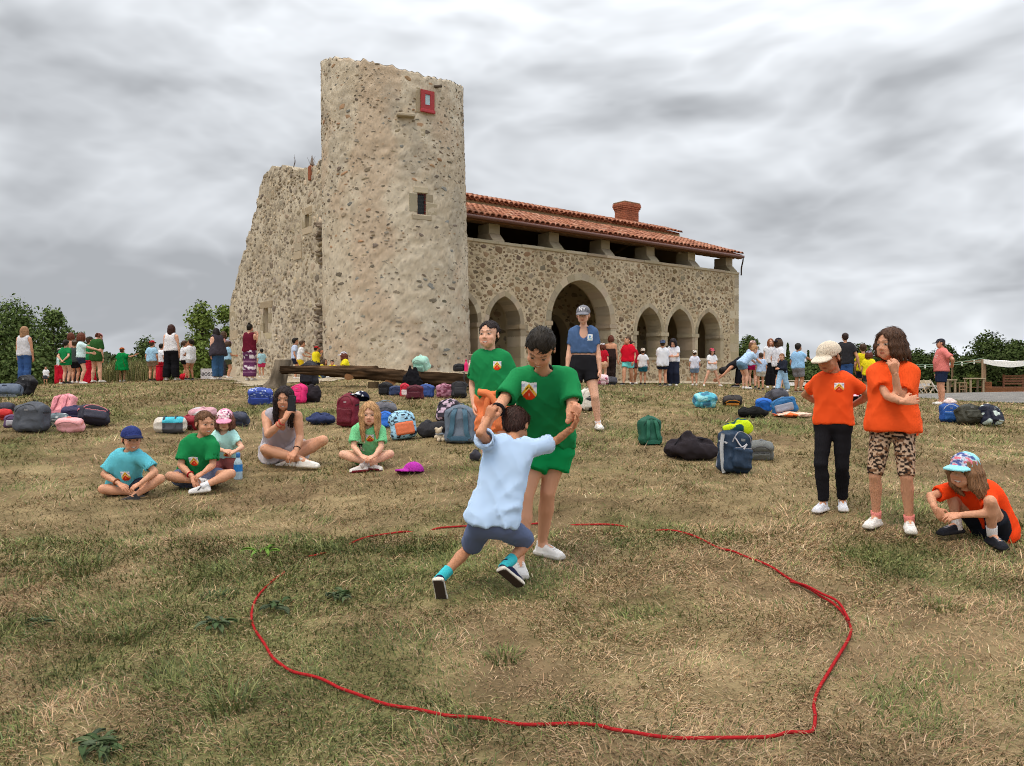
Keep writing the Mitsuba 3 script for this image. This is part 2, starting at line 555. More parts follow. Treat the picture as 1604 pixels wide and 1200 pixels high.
def ground(x, y):
    """Height of the lawn, metres."""
    x, y = np.broadcast_arrays(np.asarray(x, float), np.asarray(y, float))
    h = map_coordinates(_H, [(np.clip(x, -60, 60).ravel() + 60) / 0.5, (np.clip(y, -8, 90).ravel() + 8) / 0.5], order=1, mode='nearest').reshape(x.shape)
    far = np.maximum(np.maximum(np.abs(x) - 60, y - 90), 0)
    h = h - 0.02 * np.minimum(far, 300)
    near = np.clip((14 - np.hypot(x, y - 5)) / 6, 0, 1)
    return h + near * 0.05 * (np_noise(x * 1.1, y * 1.1, 50.0) - 0.5) + near * 0.03 * (np_noise(x * 3.3, y * 3.3, 51.0) - 0.5)


def at(u, v, y):
    """The point at depth y that the photograph shows at pixel (u, v)."""
    return A([(u - U0) / FPX * y, y, EYE + (V0 - v) / FPX * y])


def on_ground(u, v, y0=2.0, y1=60.0):
    ys = np.arange(y0, y1, 0.05)
    xs, zs = (u - U0) / FPX * ys, EYE + (V0 - v) / FPX * ys
    below = np.nonzero(zs <= ground(xs, ys))[0]
    y = ys[below[0]] if len(below) else y1
    if len(below):
        a, b = y - 0.05, y
        for _ in range(14):
            m = 0.5 * (a + b)
            q = at(u, v, m)
            a, b = (a, m) if q[2] <= ground(q[0], m) else (m, b)
        y = b
    p = at(u, v, y)
    p[2] = ground(p[0], y)
    return p


# ================================================================== THE SETTING: ground, paths
def sheet(xs, ys, lift, keep=None):
    X, Y = np.meshgrid(xs, ys, indexing='ij')
    Z = ground(X, Y) + lift
    n, m = X.shape
    i, j = np.meshgrid(np.arange(n - 1), np.arange(m - 1), indexing='ij')
    q = np.stack([i * m + j, (i + 1) * m + j, (i + 1) * m + j + 1, i * m + j + 1], -1).reshape(-1, 4)
    V = np.c_[X.ravel(), Y.ravel(), Z.ravel()]
    if keep is not None:
        c = V[q].mean(1)
        q = q[keep(c[:, 0], c[:, 1])]
        used, inv = np.unique(q, return_inverse=True)
        V, q = V[used], inv.reshape(-1, 4)
    return V, np.vstack([q[:, [0, 1, 2]], q[:, [0, 2, 3]]])


_xs = np.r_[-900, -500, -300, -180, -120, -90, -70, np.arange(-60, -18, 1.5), np.arange(-18, -9, 0.3), np.arange(-9, 9, 0.12), np.arange(9, 18, 0.3), np.arange(18, 60.1, 1.5), 70, 90, 120, 180, 300, 500, 900]
_ys = np.r_[-300, -100, -40, -20, -10, np.arange(-8, 1, 0.5), np.arange(1, 14, 0.12), np.arange(14, 34, 0.3), np.arange(34, 90.1, 1.5), 100, 120, 160, 220, 300, 450, 700, 1200]
put('ground', sheet(_xs, _ys, 0.0), 'matte', smooth=True, exact=True, color=lawn_color)
tag('ground', 'sloping dried lawn in front of the castle', kind='structure')

# castle frame: s runs leftwards along the front from the right corner, n runs inwards, z up
CO, DS, DN = A([8.62, 30.0, 0]), A([-0.7848, -0.6198, 0]), A([-0.6198, 0.7848, 0])


def FS(s, n, z):
    return CO + s * DS + n * DN + z * DZ


def hall(mesh_szn):
    return placed(mesh_szn, CO, DS, DZ, DN)


TC = A([-3.03, 20.8])          # tower axis at its foot
_front = Polygon([tuple(FS(s, n, 0)[:2]) for s, n in ((-1.2, 6), (-1.0, -1.5), (3, -1.7), (8, -1.5), (12.5, -1.3))] + [(-1.2, 19.6), (-2.2, 18.2), (-4.2, 17.7), (-6.2, 18.4)]
                 + [(-3.03 - .62 * t - 1.9, 20.8 + .785 * t - 1.6) for t in (5, 9, 13.8)] + [(-14, 33), (-6, 34)])
from shapely import contains_xy
_wob = lambda x, y: 0.5 * (np_noise(x * 1.2, y * 1.2, 70.0) - 0.5) + 0.3 * (np_noise(x * 4, y * 4, 71.0) - 0.5)
put('gravel_apron', sheet(np.arange(-15, 10, 0.14), np.arange(16.5, 34, 0.14), 0.012, lambda x, y: contains_xy(_front, x + _wob(x, y), y + _wob(y, x))), 'matte', smooth=True, exact=True, color=gravel_color)
tag('gravel_apron', 'pale gravel strip along the foot of the castle', kind='structure')
_path = Polygon([(13, 33), (18, 31.2), (26, 30.2), (40, 31), (62, 33), (62, 47), (40, 46.5), (30, 47.5), (20, 46), (13, 40)])
put('gravel_path', sheet(np.arange(12, 62, 0.4), np.arange(29, 50, 0.3), 0.03, lambda x, y: contains_xy(_path, x + 2 * _wob(x * .5, y * .5), y + 2 * _wob(y * .5, x * .5))), 'matte', smooth=True, exact=True, color=grey_gravel_color)
tag('gravel_path', 'grey gravel path in front of the wooden terrace', kind='structure')


# ================================================================== THE CASTLE
_rt = np.random.default_rng(77)


def stone_tint():
    """A colour function for one dressed block: its own tone, with a grain."""
    k, sd = _rt.uniform(.86, 1.12), int(_rt.integers(1000))
    return lambda v: (ashlar_color(v[:1], sd)[0] * k, 1 + .16 * (np.random.default_rng(sd).random(len(v)) - .5))


def stone_plate(w, h, depth, rng, sink=0.03):
    """A rough flat-faced stone, local (a, b, out)."""
    n = rng.integers(5, 9)
    ang = np.sort((np.arange(n) + rng.uniform(-.33, .33, n)) / n * 2 * np.pi)
    r = rng.uniform(.66, 1.10, n)
    sq = (np.abs(np.cos(ang)) ** 3 + np.abs(np.sin(ang)) ** 3) ** (-1 / 3)
    o = np.c_[np.cos(ang) * w / 2, np.sin(ang) * h / 2] * (r * sq * 0.92)[:, None]
    b = min(w, h) * 0.14
    k = 1 - b / (min(w, h) / 2)
    V = np.vstack([np.c_[o, np.full(n, -sink)], np.c_[o * 0.99, np.full(n, depth * .45)], np.c_[o * k, depth * (1 + rng.uniform(-.25, .25, n))], [[0, 0, depth * 1.06]]])
    i, j = np.arange(n), (np.arange(n) + 1) % n
    F = [np.stack([i + a, j + a, j + a + n], 1) for a in (0, n)] + [np.stack([i + a, j + a + n, i + a + n], 1) for a in (0, n)] + [np.stack([i + 2 * n, j + 2 * n, np.full(n, 3 * n)], 1)]
    return V, np.vstack(F)


def scatter(width, height, sizes, ok, rng, gap=0.8, aniso=1.7, tries=1):
    """Places stones (w, h) largest first without overlap in a width x height field."""
    out = np.zeros((0, 4))
    for w, h in sorted(sizes, key=lambda q: -q[0] * q[1]):
        for _ in range(tries):
            a, b = rng.uniform(0, width), rng.uniform(0, height)
            if not ok(a, b, w, h):
                continue
            if len(out):
                dx = (out[:, 0] - a) / ((out[:, 2] + w) / 2)
                dy = (out[:, 1] - b) / ((out[:, 3] + h) / 2)
                if ((dx * dx + dy * dy) < gap ** 2).any():
                    continue
            out = np.vstack([out, [a, b, w, h]])
            break
    return out


def emit_stones(holder, stones, base_pt, colors, rng, depth, parts=300, name='stone'):
    """stones: (a, b, w, h); base_pt(a, b) -> point, A axis, B axis, outward. The largest are parts, the rest one part of kind stuff."""
    order = np.argsort(-stones[:, 2] * stones[:, 3])
    rest = []
    for q, i in enumerate(order):
        a, b, w, h = stones[i]
        o, X, Y, Z = base_pt(a, b)
        tl = rng.normal(0, .24)
        X, Y = X * math.cos(tl) + Y * math.sin(tl), -X * math.sin(tl) + Y * math.cos(tl)
        v, f = placed(stone_plate(w, h, depth * rng.uniform(.6, 1.5), rng), o, X, Y, Z)
        c = colors[rng.choice(len(colors))] * rng.uniform(.75, 1.25)
        tn = 1 + rng.normal(0, .07, len(v))
        if q < parts:
            put(name, (v, f), 'matte', holder, color=(c, tn))
        else:
            rest.append((v, f, np.clip(c * tn[:, None], .01, .9)))
    if rest:
        v, f, c = join(rest)
        k = put('small_' + name + '_field', (v, f), 'matte', holder, color=c)
        labels[k] = {'kind': 'stuff'}


# ------------------------------------------------------------------ the hall with its arcade
hk = thing('castle_hall', 'rubble stone castle hall with pointed arches, open upper gallery and clay tile roof', 'castle')
WALL_TOP, LOW = 5.08, 0.3


def pointed(sc, a, z0, zs, rise, t=0.0, m=14):
    """Outline (s, z) of a pointed arch opening: half width a, foot z0, spring zs; t thickens it outwards."""
    R = (a * a + rise * rise) / (2 * a)
    cx = a - R
    top = math.acos(max(-1, min(1, -cx / (R + t))))
    th = np.linspace(0, top, m)
    right = np.c_[sc + cx + (R + t) * np.cos(th), zs + (R + t) * np.sin(th)]
    left = np.c_[2 * sc - right[::-1, 0], right[::-1, 1]]
    return np.vstack([[[sc + a + t, z0]], right, left[1:], [[sc - a - t, z0]]]), (R, cx, top)


#          centre, half width, foot, spring, rise, ring
ARCHES = [(12.95, 0.72, LOW, 2.80, 0.86, 0.15), (11.255, 0.585, LOW, 2.80, 0.80, 0.15), (8.175, 1.285, LOW, 2.95, 1.335, 0.22),
          (5.02, 0.62, 1.88, 2.76, 0.84, 0.14), (3.42, 0.67, 1.88, 2.76, 0.86, 0.14), (1.785, 0.655, 1.88, 2.76, 0.82, 0.14)]
mid_lines = {3: (4.245, 9), 4: (2.595, 4.245), 5: (-1, 2.595), 0: (12.1, 20), 1: (-1, 12.1)}
wallp = sbox(0, LOW, 13.3, WALL_TOP)
openings = []
for i, (sc, a, z0, zs, rise, t) in enumerate(ARCHES):
    outer = Polygon(pointed(sc, a, z0, zs, rise, t)[0])
    lo, hi = mid_lines.get(i, (-1, 20))
    wallp = wallp.difference(outer.intersection(sbox(lo, -1, hi, 9)).buffer(1e-4))
    openings.append(Polygon(pointed(sc, a, z0, zs, rise)[0]))
wv, wf = hall(prism(wallp, 0.02, 0.7))
_p, _f = sheet_of(wallp, .07)
_r = np.c_[_p, -.008 + .02 * (fb(np.c_[_p, _p[:, 0] * 0], 5, 3, 5) - .5)]
wv, wf, _ = join([(wv, wf, A([0, 0, 0])), (*hall((_r, _f[:, ::-1])), A([0, 0, 0]))])
wall = put('wall', (wv, wf), 'matte', hk, color=hall_color, smooth=30)
from shapely.ops import unary_union
from shapely import prepare
solid = wallp.buffer(-0.02)
prepare(solid)
# corner quoins
quoin_polys = []
z = 0.62
rq = np.random.default_rng(3)
while z < WALL_TOP - 0.05:
    h = min(rq.uniform(.26, .36), WALL_TOP - 0.01 - z)
    w = rq.choice([.26, .5]) * rq.uniform(.9, 1.15)
    quoin_polys.append(sbox(0.0, z + .006, w, z + h - .006))
    put('quoin', hall(prism(quoin_polys[-1], -0.014, 0.4)), 'matte', hk, color=stone_tint())
    z += h
taken = unary_union(quoin_polys).buffer(.02)
prepare(taken)
from shapely.geometry import Point


def ok_hall(a, b, w, h):
    return solid.contains(sbox(a - w * .48, LOW + b - h * .45, a + w * .48, LOW + b + h * .45)) and not taken.intersects(Point(a, LOW + b).buffer(w * .45))


rs = np.random.default_rng(11)
sizes = [(w, w * rs.uniform(.4, .85)) for w in np.clip(rs.lognormal(-2.28, .45, 9500), .045, .32)]
st = scatter(13.2, WALL_TOP - LOW, sizes, ok_hall, rs, gap=.93, tries=3)
HALL_COL = [A(c) for c in ((.235, .165, .10), (.28, .20, .125), (.195, .142, .095), (.32, .245, .155), (.23, .18, .12), (.35, .275, .18), (.165, .12, .08), (.30, .20, .12), (.25, .21, .155))]
emit_stones(wall, st, lambda a, b: (FS(a, 0, LOW + b), DS, DZ, -DN), HALL_COL, rs, .018)
# arch rings, jambs, imposts
for i, (sc, a, z0, zs, rise, t) in enumerate(ARCHES):
    _, (R, cx, top) = pointed(sc, a, z0, zs, rise, t)
    lo, hi = mid_lines.get(i, (-1, 20))
    clip = sbox(lo + .003, -1, hi - .003, 9)
    ak = put('arch', hall(prism(Polygon(pointed(sc, a + .012, z0, zs, rise, t - .014)[0]).difference(Polygon(pointed(sc, a + .012, z0 - .1, zs, rise)[0])).intersection(clip), .006, .69)), 'matte', hk, color=(.43, .34, .215))
    nv = 5 if t < .2 else 7
    top_in = math.acos(max(-1, min(1, -cx / R)))
    for side in (1, -1):
        for q in range(nv):
            f0, f1 = q / nv, (q + 1) / nv
            e = 0.0035 / R
            ths = np.linspace(f0 * top_in + e, f1 * top_in - e, 5)
            tho = np.linspace(f0 * top + e, f1 * top - e, 5)
            pin = np.c_[cx + R * np.cos(ths), zs + R * np.sin(ths)]
            pout = np.c_[cx + (R + t) * np.cos(tho), zs + (R + t) * np.sin(tho)]
            pl = np.vstack([pin, pout[::-1]])
            pl[:, 0] = sc + side * pl[:, 0]
            g = Polygon(pl).buffer(0).intersection(clip)
            if g.area > 1e-4:
                put('voussoir', hall(prism(g, -0.012 - .004 * (q % 2), 0.62)), 'matte', ak, color=stone_tint())
        z = z0 + (0.2 if z0 < 1 else 0)
        rj = np.random.default_rng(40 + i)
        while z < zs - .02:
            h = min(rj.uniform(.27, .36), zs - z)
            if zs - z - h < .1:
                h = zs - z
            w = t + rj.choice([0.0, .14]) if i < 3 else .2
            e0, e1 = (sc + a, sc + a + w) if side > 0 else (sc - a - w, sc - a)
            g = sbox(e0, z + .004, e1, z + h - .004).intersection(clip)
            put('jamb_block', hall(prism(g, -0.012 - .004 * rj.random(), .62)), 'matte', ak, color=stone_tint())
            z += h
        g = sbox(*((sc + a - .05, zs - .13, sc + a + t + .03, zs - .003) if side > 0 else (sc - a - t - .03, zs - .13, sc - a + .05, zs - .003))).intersection(clip)
        put('impost', hall(prism(g, -0.035, .66)), 'matte', ak, color=stone_tint())
for k in range(6):                                                       # sill slabs of the low parapet
    put('sill_slab', hall(prism(sbox(1.13 + k * .755, 1.80, 1.13 + (k + 1) * .755 - .008, 1.882), -.05, .66)), 'matte', hk, color=stone_tint())
for k in range(15):                                                      # coping
    w = 13.3 / 15
    put('coping_slab', hall(boxm((k * w + .004, WALL_TOP + .001, -.045 - .008 * (k % 3)), ((k + 1) * w - .004, 5.17 + .006 * (k % 2), .78), .012)), 'matte', hk, color=stone_tint())
# inner walls of the loggia and the loft
inner = sbox(0.02, LOW, 14.2, 4.7).difference(Polygon(pointed(10.6, .6, LOW, 2.5, .8)[0])).difference(Polygon(pointed(6.4, .8, LOW, 2.6, .9)[0]))
ik = put('inner_wall', hall(prism(inner, 3.42, 3.9)), 'matte', hk, color=(.43, .34, .215))
ri = np.random.default_rng(12)
inp = inner.buffer(-.05)
st2 = scatter(13.5, 3.9, [(w, w * ri.uniform(.4, .85)) for w in np.clip(ri.lognormal(-1.75, .45, 1500), .07, .4)], lambda a, b, w, h: inp.contains(Point(a, b + .8).buffer(w * .5)), ri, gap=.95, tries=2)
emit_stones(ik, st2, lambda a, b: (FS(a, 3.42, b + .8), DS, DZ, -DN), HALL_COL, ri, .018, parts=0)
put('loft_floor', hall(boxm((.0, 4.72, .702), (14.2, 4.95, 8.0))), 'matte', hk, color=(.22, .15, .095))
put('loggia_floor', hall(boxm((.0, .3, .702), (14.2, .98, 3.418))), 'matte', hk, color=(.4, .34, .25))
put('end_wall', hall(prism(sbox(2.5, LOW, 8.0, 6.55).union(sbox(.702, LOW, 2.5, 4.71)), 0, .5)), 'matte', hk, color=(.43, .34, .215))
_v, _f = prism(Polygon([(2.5, LOW), (7.99, LOW), (7.99, 5.9), (4.0, 7.16), (2.86, 6.62), (2.5, 6.58)]).union(sbox(.702, LOW, 2.5, 4.71)), 0.02, .5)
scene[hk + '__end_wall'] = mikit.ply(placed((_v, _f), CO, DN, DZ, DS), 'matte', smooth=False, color=np.tile([.43, .34, .215], (len(_v), 1)))
put('rear_wall', hall(boxm((0, LOW, 7.5), (14.2, 6.3, 8.0))), 'matte', hk, color=(.43, .34, .215))
put('cross_wall', hall(boxm((13.6, LOW, .71), (14.1, 6.5, 7.49))), 'matte', hk, color=(.43, .34, .215))
# gallery pillars
for k, sc in enumerate((13.7, 11.5, 9.18, 6.93, 4.75, 2.55, 0.33)):
    prof = [(0.0, 5.18), (0.0, 5.215), (.20, 5.42), (.20, 5.71), (.74, 5.71), (.74, 5.18)]
    pk = put('pillar', placed(prism(Polygon(prof[:2] + [(.2, 5.418), (.74, 5.418), (.74, 5.18)]), sc - .235, sc + .195), CO, DN, DZ, DS), 'matte', hk, color=stone_tint())
    put('upper_block', placed(prism(Polygon([(.2, 5.424), (.2, 5.71), (.74, 5.71), (.74, 5.424)]), sc - .22, sc + .18), CO, DN, DZ, DS), 'matte', pk, color=stone_tint())
# roof
rk = put('roof', placed(prism(Polygon([(-.22, 5.76), (2.8, 6.78), (4.0, 7.36), (8.4, 5.95), (8.4, 5.87), (4.0, 7.25), (2.85, 6.70), (-.22, 5.70)]), .12, 13.9), CO, DN, DZ, DS), 'matte', hk, color=(.20, .13, .08))
put('wall_plate', hall(boxm((-.1, 5.715, .26), (13.5, 5.86, .48))), 'matte', hk, color=(.19, .11, .065))
put('fascia_board', hall(boxm((.0, 5.66, -.15), (13.9, 5.735, -.11))), 'matte', hk, color=(.20, .10, .06))
for k in range(26):
    s0 = .1 + k * .52
    put('rafter', placed(prism(Polygon([(-.10, 5.64), (-.10, 5.75), (2.7, 6.68), (2.7, 6.56)]), s0, s0 + .09), CO, DN, DZ, DS), 'matte', hk, color=(.20, .13, .08))
gk = put('gutter', tube([FS(.10, -.29, 5.72), FS(7, -.29, 5.725), FS(13.6, -.29, 5.73)], .055, 10), 'satin', hk, color=(.135, .055, .04), smooth=40)
put('downpipe', tube(spline([FS(.12, -.29, 5.68), FS(.10, -.27, 5.58), FS(.02, -.18, 5.46), FS(-.04, -.10, 5.32), FS(-.05, -.09, 5.05)], 16), .028, 8), 'satin', hk, color=(.05, .035, .03), smooth=40)
put('roof_step', hall(boxm((-.02, 6.72, 2.86), (13.9, 7.02, 3.0))), 'matte', hk, color=(.43, .34, .215))


def tile_mesh(L, r0, r1, m=6):
    """A canal tile: a tapered half pipe, local (across, along, up), the wide end at along = 0."""
    th = np.linspace(0, np.pi, m + 1)
    V = np.vstack([np.c_[r * np.cos(th), np.full(m + 1, y), r * .8 * np.sin(th) + dz] for r, y, dz in ((r0, 0, .012), (r1, L, 0), (r0 - .014, 0, .0), (r1 - .014, L, -.012))])
    F = []
    for i in range(m):
        a, b, c, d = i, i + 1, m + 1 + i, m + 2 + i
        F += [[a, b, d], [a, d, c]]
        a2, b2 = 2 * (m + 1) + i, 2 * (m + 1) + i + 1
        F += [[a, a2, b2], [a, b2, b]]
    return V, A(F)


TILE_COL = [A(c) for c in ((.40, .185, .12), (.36, .16, .10), (.46, .24, .165), (.32, .14, .092), (.43, .205, .135), (.50, .31, .225), (.29, .14, .10))]
rt = np.random.default_rng(5)


def tiles(n0, z0, n1, z1, s0, s1, pitch, expo, out):
    a = math.atan2(z1 - z0, n1 - n0)
    up, along = -DN * math.sin(a) + DZ * math.cos(a), DN * math.cos(a) + DZ * math.sin(a)
    L = math.hypot(n1 - n0, z1 - z0)
    for r in range(int(L / expo) + 1):
        for k in range(int((s1 - s0) / pitch)):
            s = s0 + (k + .5) * pitch + rt.normal(0, .006)
            o = FS(s, n0, z0) + along * (r * expo + rt.normal(0, .012)) + up * (.03 + rt.normal(0, .004))
            yaw = rt.normal(0, .02)
            X, Y = DS * math.cos(yaw) + along * math.sin(yaw), along * math.cos(yaw) - DS * math.sin(yaw)
            v, f = placed(tile_mesh(min(expo * 1.25, L - r * expo + .1), .096, .078), o, X, Y, up)
            c = TILE_COL[rt.choice(len(TILE_COL), p=[.22, .2, .16, .14, .16, .06, .06])] * rt.uniform(.8, 1.15)
            out.append((np.linalg.norm(o - [0, 0, 1.4]), v, f, np.clip(c, .01, .9)))


tl = []
tiles(-.27, 5.79, 2.8, 6.80, .10, 13.6, .205, .335, tl)
n_low = len(tl)
tiles(2.72, 7.02, 4.02, 7.44, -.05, 13.6, .205, .30, tl)
order = sorted(range(len(tl)), key=lambda i: tl[i][0] + (4 if i >= n_low else 0))
for i in order[:300]:
    put('matte', tl[i][1:3], 'matte', rk, color=tl[i][3])
v, f, c = join([tl[i][1:] for i in order[300:]])
labels[put('tile_field', (v, f), 'matte', rk, color=c)] = {'kind': 'stuff'}
pans = []
for (n0, z0, n1, z1, e) in ((-.26, 5.77, 2.8, 6.79, 0), (2.75, 7.0, 4.0, 7.41, 0)):
    sp = np.arange(.10, 13.7, .205 / 6)
    h = .028 * np.cos((sp - .10) / .205 * 2 * np.pi)
    V = np.vstack([FS(0, 0, 0) + sp[:, None] * DS + n * DN + (z + h)[:, None] * DZ for n, z in ((n0, z0), (n1, z1))])
    i = np.arange(len(sp) - 1)
    m = len(sp)
    pans.append((V, np.vstack([np.stack([i, i + 1, i + 1 + m], 1), np.stack([i, i + 1 + m, i + m], 1)]), A([.26, .09, .05])))
v, f, c = join(pans)
put('pan_tiles', (v, f), 'matte', rk, color=c)
put('ridge_mortar', tube([FS(-.1, 4.02, 7.44), FS(13.6, 4.02, 7.44)], .07, 8), 'matte', rk, color=(.33, .16, .10), smooth=True)
# chimney: s 1.3..2.1, n 3.9..4.5
ck = put('chimney', hall(boxm((1.30, 6.9, 3.92), (2.10, 8.02, 4.46))), 'matte', hk, color=(.30, .19, .13))
br = []
rb = np.random.default_rng(8)


def brick_course(z, s0, s1, n0, n1, h, off):
    for k in np.arange(s0 - off, s1, .225):
        a, b = max(k, s0), min(k + .213, s1)
        if b - a > .03:
            for q in (n0,):
                m = hall(boxm((a, z, q), (b, z + h, q + .1), .004))
                br.append((*m, A([.37, .135, .08]) * rb.uniform(.75, 1.2)))
    for k in np.arange(n0 - off, n1, .225):
        a, b = max(k, n0 + .003), min(k + .213, n1 - .003)
        if b - a > .03:
            for lo_, hi_ in ((s0, s0 + .1), (s1 - .1, s1)):
                m = hall(boxm((lo_, z, a), (hi_, z + h, b), .004))
                br.append((*m, A([.37, .135, .08]) * rb.uniform(.75, 1.2)))


for q in range(9):
    brick_course(7.28 + q * .073, 1.285, 2.115, 3.905, 4.475, .063, .11 * (q % 2))
for q, e in ((0, .02), (1, .05), (2, .07), (3, .06)):
    brick_course(7.94 + q * .073, 1.285 - e, 2.115 + e, 3.905 - e, 4.475 + e, .066, .11 * (q % 2))
v, f, c = join(br)
labels[put('brick_field', (v, f), 'matte', ck, color=c)] = {'kind': 'stuff'}
put('chimney_cap', hall(boxm((1.24, 8.235, 3.86), (2.16, 8.28, 4.52), .02)), 'matte', ck, color=(.30, .22, .16))
_pr = [(1.24, 7.2), (2.16, 7.2), (2.16, 7.34), (1.9, 7.50), (1.75, 7.42), (1.5, 7.34), (1.24, 7.32)]
put('lime_flashing', hall(prism(Polygon(_pr), 3.86, 4.5)), 'matte', ck, color=(.55, .53, .50))

# ------------------------------------------------------------------ the round tower
tk = thing('stone_tower', 'round stone tower with a broken top, a red shuttered window and a small barred window', 'tower')
vC = unit(A([-TC[0], -TC[1], 0]))                     # from the axis towards the place one stands at
vR = A([-vC[1], vC[0], 0])                            # to the right as seen from there
ZT = (A([-180, -130, -90, -29, -7, 14, 38, 57, 82, 130, 180]), A([8.9, 9.1, 9.46, 8.95, 8.80, 8.66, 8.66, 8.74, 8.90, 8.9, 8.9]))


def tower_r(z):
    return 1.915 - .010 * (z - 1.4)


def tower_axis(z):
    return A([TC[0] + .02 - .018 * (z - 1.4), TC[1], 0])


def tower_frame(phi, z, r=None):
    """Point on the face, tangent (to the right), up, outward."""
    out = vC * math.cos(phi) + vR * math.sin(phi)
    tan = -vC * math.sin(phi) + vR * math.cos(phi)
    return tower_axis(z) + out * (tower_r(z) if r is None else r) + A([0, 0, z]), tan, DZ, out


NA, NZ = 320, 140
ph = np.arange(NA) / NA * 2 * np.pi - np.pi
ztop = np.interp(np.degrees(ph), *ZT) + .045 * (meshkit.noise(np.c_[np.cos(ph) * 9, np.sin(ph) * 9, ph * 0]) - .5) * 2 + .045 * (meshkit.noise(np.c_[np.cos(ph) * 24, np.sin(ph) * 24, ph * 0 + 3]) - .5) * 2
fr = np.linspace(0, 1, NZ)
Zg = 1.0 + fr[None] * (ztop[:, None] - 1.0)
OUT = np.cos(ph)[:, None] * vC + np.sin(ph)[:, None] * vR
Rg = 1.915 - .010 * (Zg - 1.4)
axx = TC[0] + .02 - .018 * (Zg - 1.4)
PT = np.stack([axx, np.full_like(Zg, TC[1]), Zg], -1) + OUT[:, None] * Rg[..., None]
dn = .03 * (meshkit.fbm(PT * 1.7, 4, 3) - .5) * 2 + .016 * (meshkit.noise(PT * 8) - .5) * 2 + .010 * (meshkit.noise(PT * 19) - .5) * 2
PT += OUT[:, None] * dn[..., None]
inn = PT[:, -1] - OUT * .55 + A([0, 0, .02])
V = np.vstack([PT.transpose(1, 0, 2).reshape(-1, 3), inn, [[TC[0] - .12, TC[1], 8.3]], [[TC[0], TC[1], 1.0]]])
i, j = np.meshgrid(np.arange(NZ), np.arange(NA), indexing='ij')
i, j = i.ravel(), j.ravel()
k = (j + 1) % NA
F = np.vstack([np.stack([i * NA + j, i * NA + k, (i + 1) * NA + k], 1), np.stack([i * NA + j, (i + 1) * NA + k, (i + 1) * NA + j], 1)])
j = np.arange(NA)
k = (j + 1) % NA
F = np.vstack([F, np.stack([NZ * NA + j, NZ * NA + k, j * 0 + NZ * NA + NA], 1), np.stack([k, j, j * 0 + NZ * NA + NA + 1], 1)])
import manifold3d as m3


def manifold(v, f):
    return m3.Manifold(m3.Mesh(vert_properties=np.ascontiguousarray(v, np.float32), tri_verts=np.ascontiguousarray(f, np.uint32)))


def demanifold(m):
    q = m.to_mesh()
    return A(q.vert_properties[:, :3], float), A(q.tri_verts, int)


def phi_of(u):
    return math.asin(max(-1, min(1, (u - 613.5 - (u - 613.5) * .02) / 112.0)))


W1, W2 = phi_of(664), phi_of(653)
tm = manifold(V, F)
if tm.volume() < 0:
    tm = manifold(V, F[:, ::-1])
for (p_, z0, z1, w, dep) in ((W1, 7.77, 8.23, .34, .45), (W2, 5.21, 5.73, .235, .5)):
    o, X, Y, Z = tower_frame(p_, (z0 + z1) / 2)
    bv, bf = placed(boxm((-w / 2, -(z1 - z0) / 2, -dep), (w / 2, (z1 - z0) / 2, .3)), o, X, Y, Z)
    tm = tm - manifold(bv, bf)
tw = put('wall', demanifold(tm), 'matte', tk, smooth=True, color=tower_color)


def near_window(a, b):
    return (abs(a - W1) < .16 and 7.55 < b < 8.4) or (abs(a - W2) < .22 and 5.0 < b < 5.95)


rw = np.random.default_rng(21)
TPH = math.radians(112)


def ok_tower(a, b, w, h):
    p_, z_ = a / 1.9 - TPH, 1.1 + b
    return z_ + h / 2 < np.interp(math.degrees(p_), *ZT) - .12 and not near_window(p_, z_)


sizes = [(w, w * rw.uniform(.22, .62)) for w in np.clip(rw.lognormal(-2.66, .50, 4800), .03, .27)]
st = scatter(2 * TPH * 1.9, 8.4, sizes, ok_tower, rw, gap=1.22, tries=2)
_thin = rw.random(len(st)) < np.clip(.42 + .065 * (st[:, 1] - 1), 0, 1)
st = st[_thin | (st[:, 2] > .16)]
TOWER_COL = [A(c) * 1.85 for c in ((.125, .105, .082), (.16, .13, .095), (.095, .082, .066), (.20, .165, .12), (.17, .15, .125), (.13, .13, .118), (.11, .09, .075), (.21, .135, .085))]
emit_stones(tw, st, lambda a, b: tower_frame(a / 1.9 - TPH, 1.1 + b), TOWER_COL, rw, .008)
for k in range(80):                                        # loose stones on the broken rim
    p_ = rw.uniform(-TPH, TPH)
    zt = np.interp(math.degrees(p_), *ZT)
    o, X, Y, Z = tower_frame(p_, zt - .02)
    w = rw.uniform(.08, .24)
    vv, ff = placed(stone_plate(w, w * .45, .02, rw, .12), o - Z * rw.uniform(.0, .25) + DZ * rw.uniform(-.06, .02), X, Y * .9 + Z * .2, Z)
    put('rim_stone', (vv, ff), 'matte', tw, color=TOWER_COL[rw.integers(len(TOWER_COL))] * 1.25)


def tower_block(p_, z_, w, h, name, depth=.02, bsdf='matte', holder=None, color=None, bevel=.006, sink=.1):
    o, X, Y, Z = tower_frame(p_, z_)
    return put(name, placed(boxm((-w / 2, -h / 2, -sink), (w / 2, h / 2, depth), bevel), o, X, Y, Z), bsdf, holder or tw, color=stone_tint() if color is None else color)


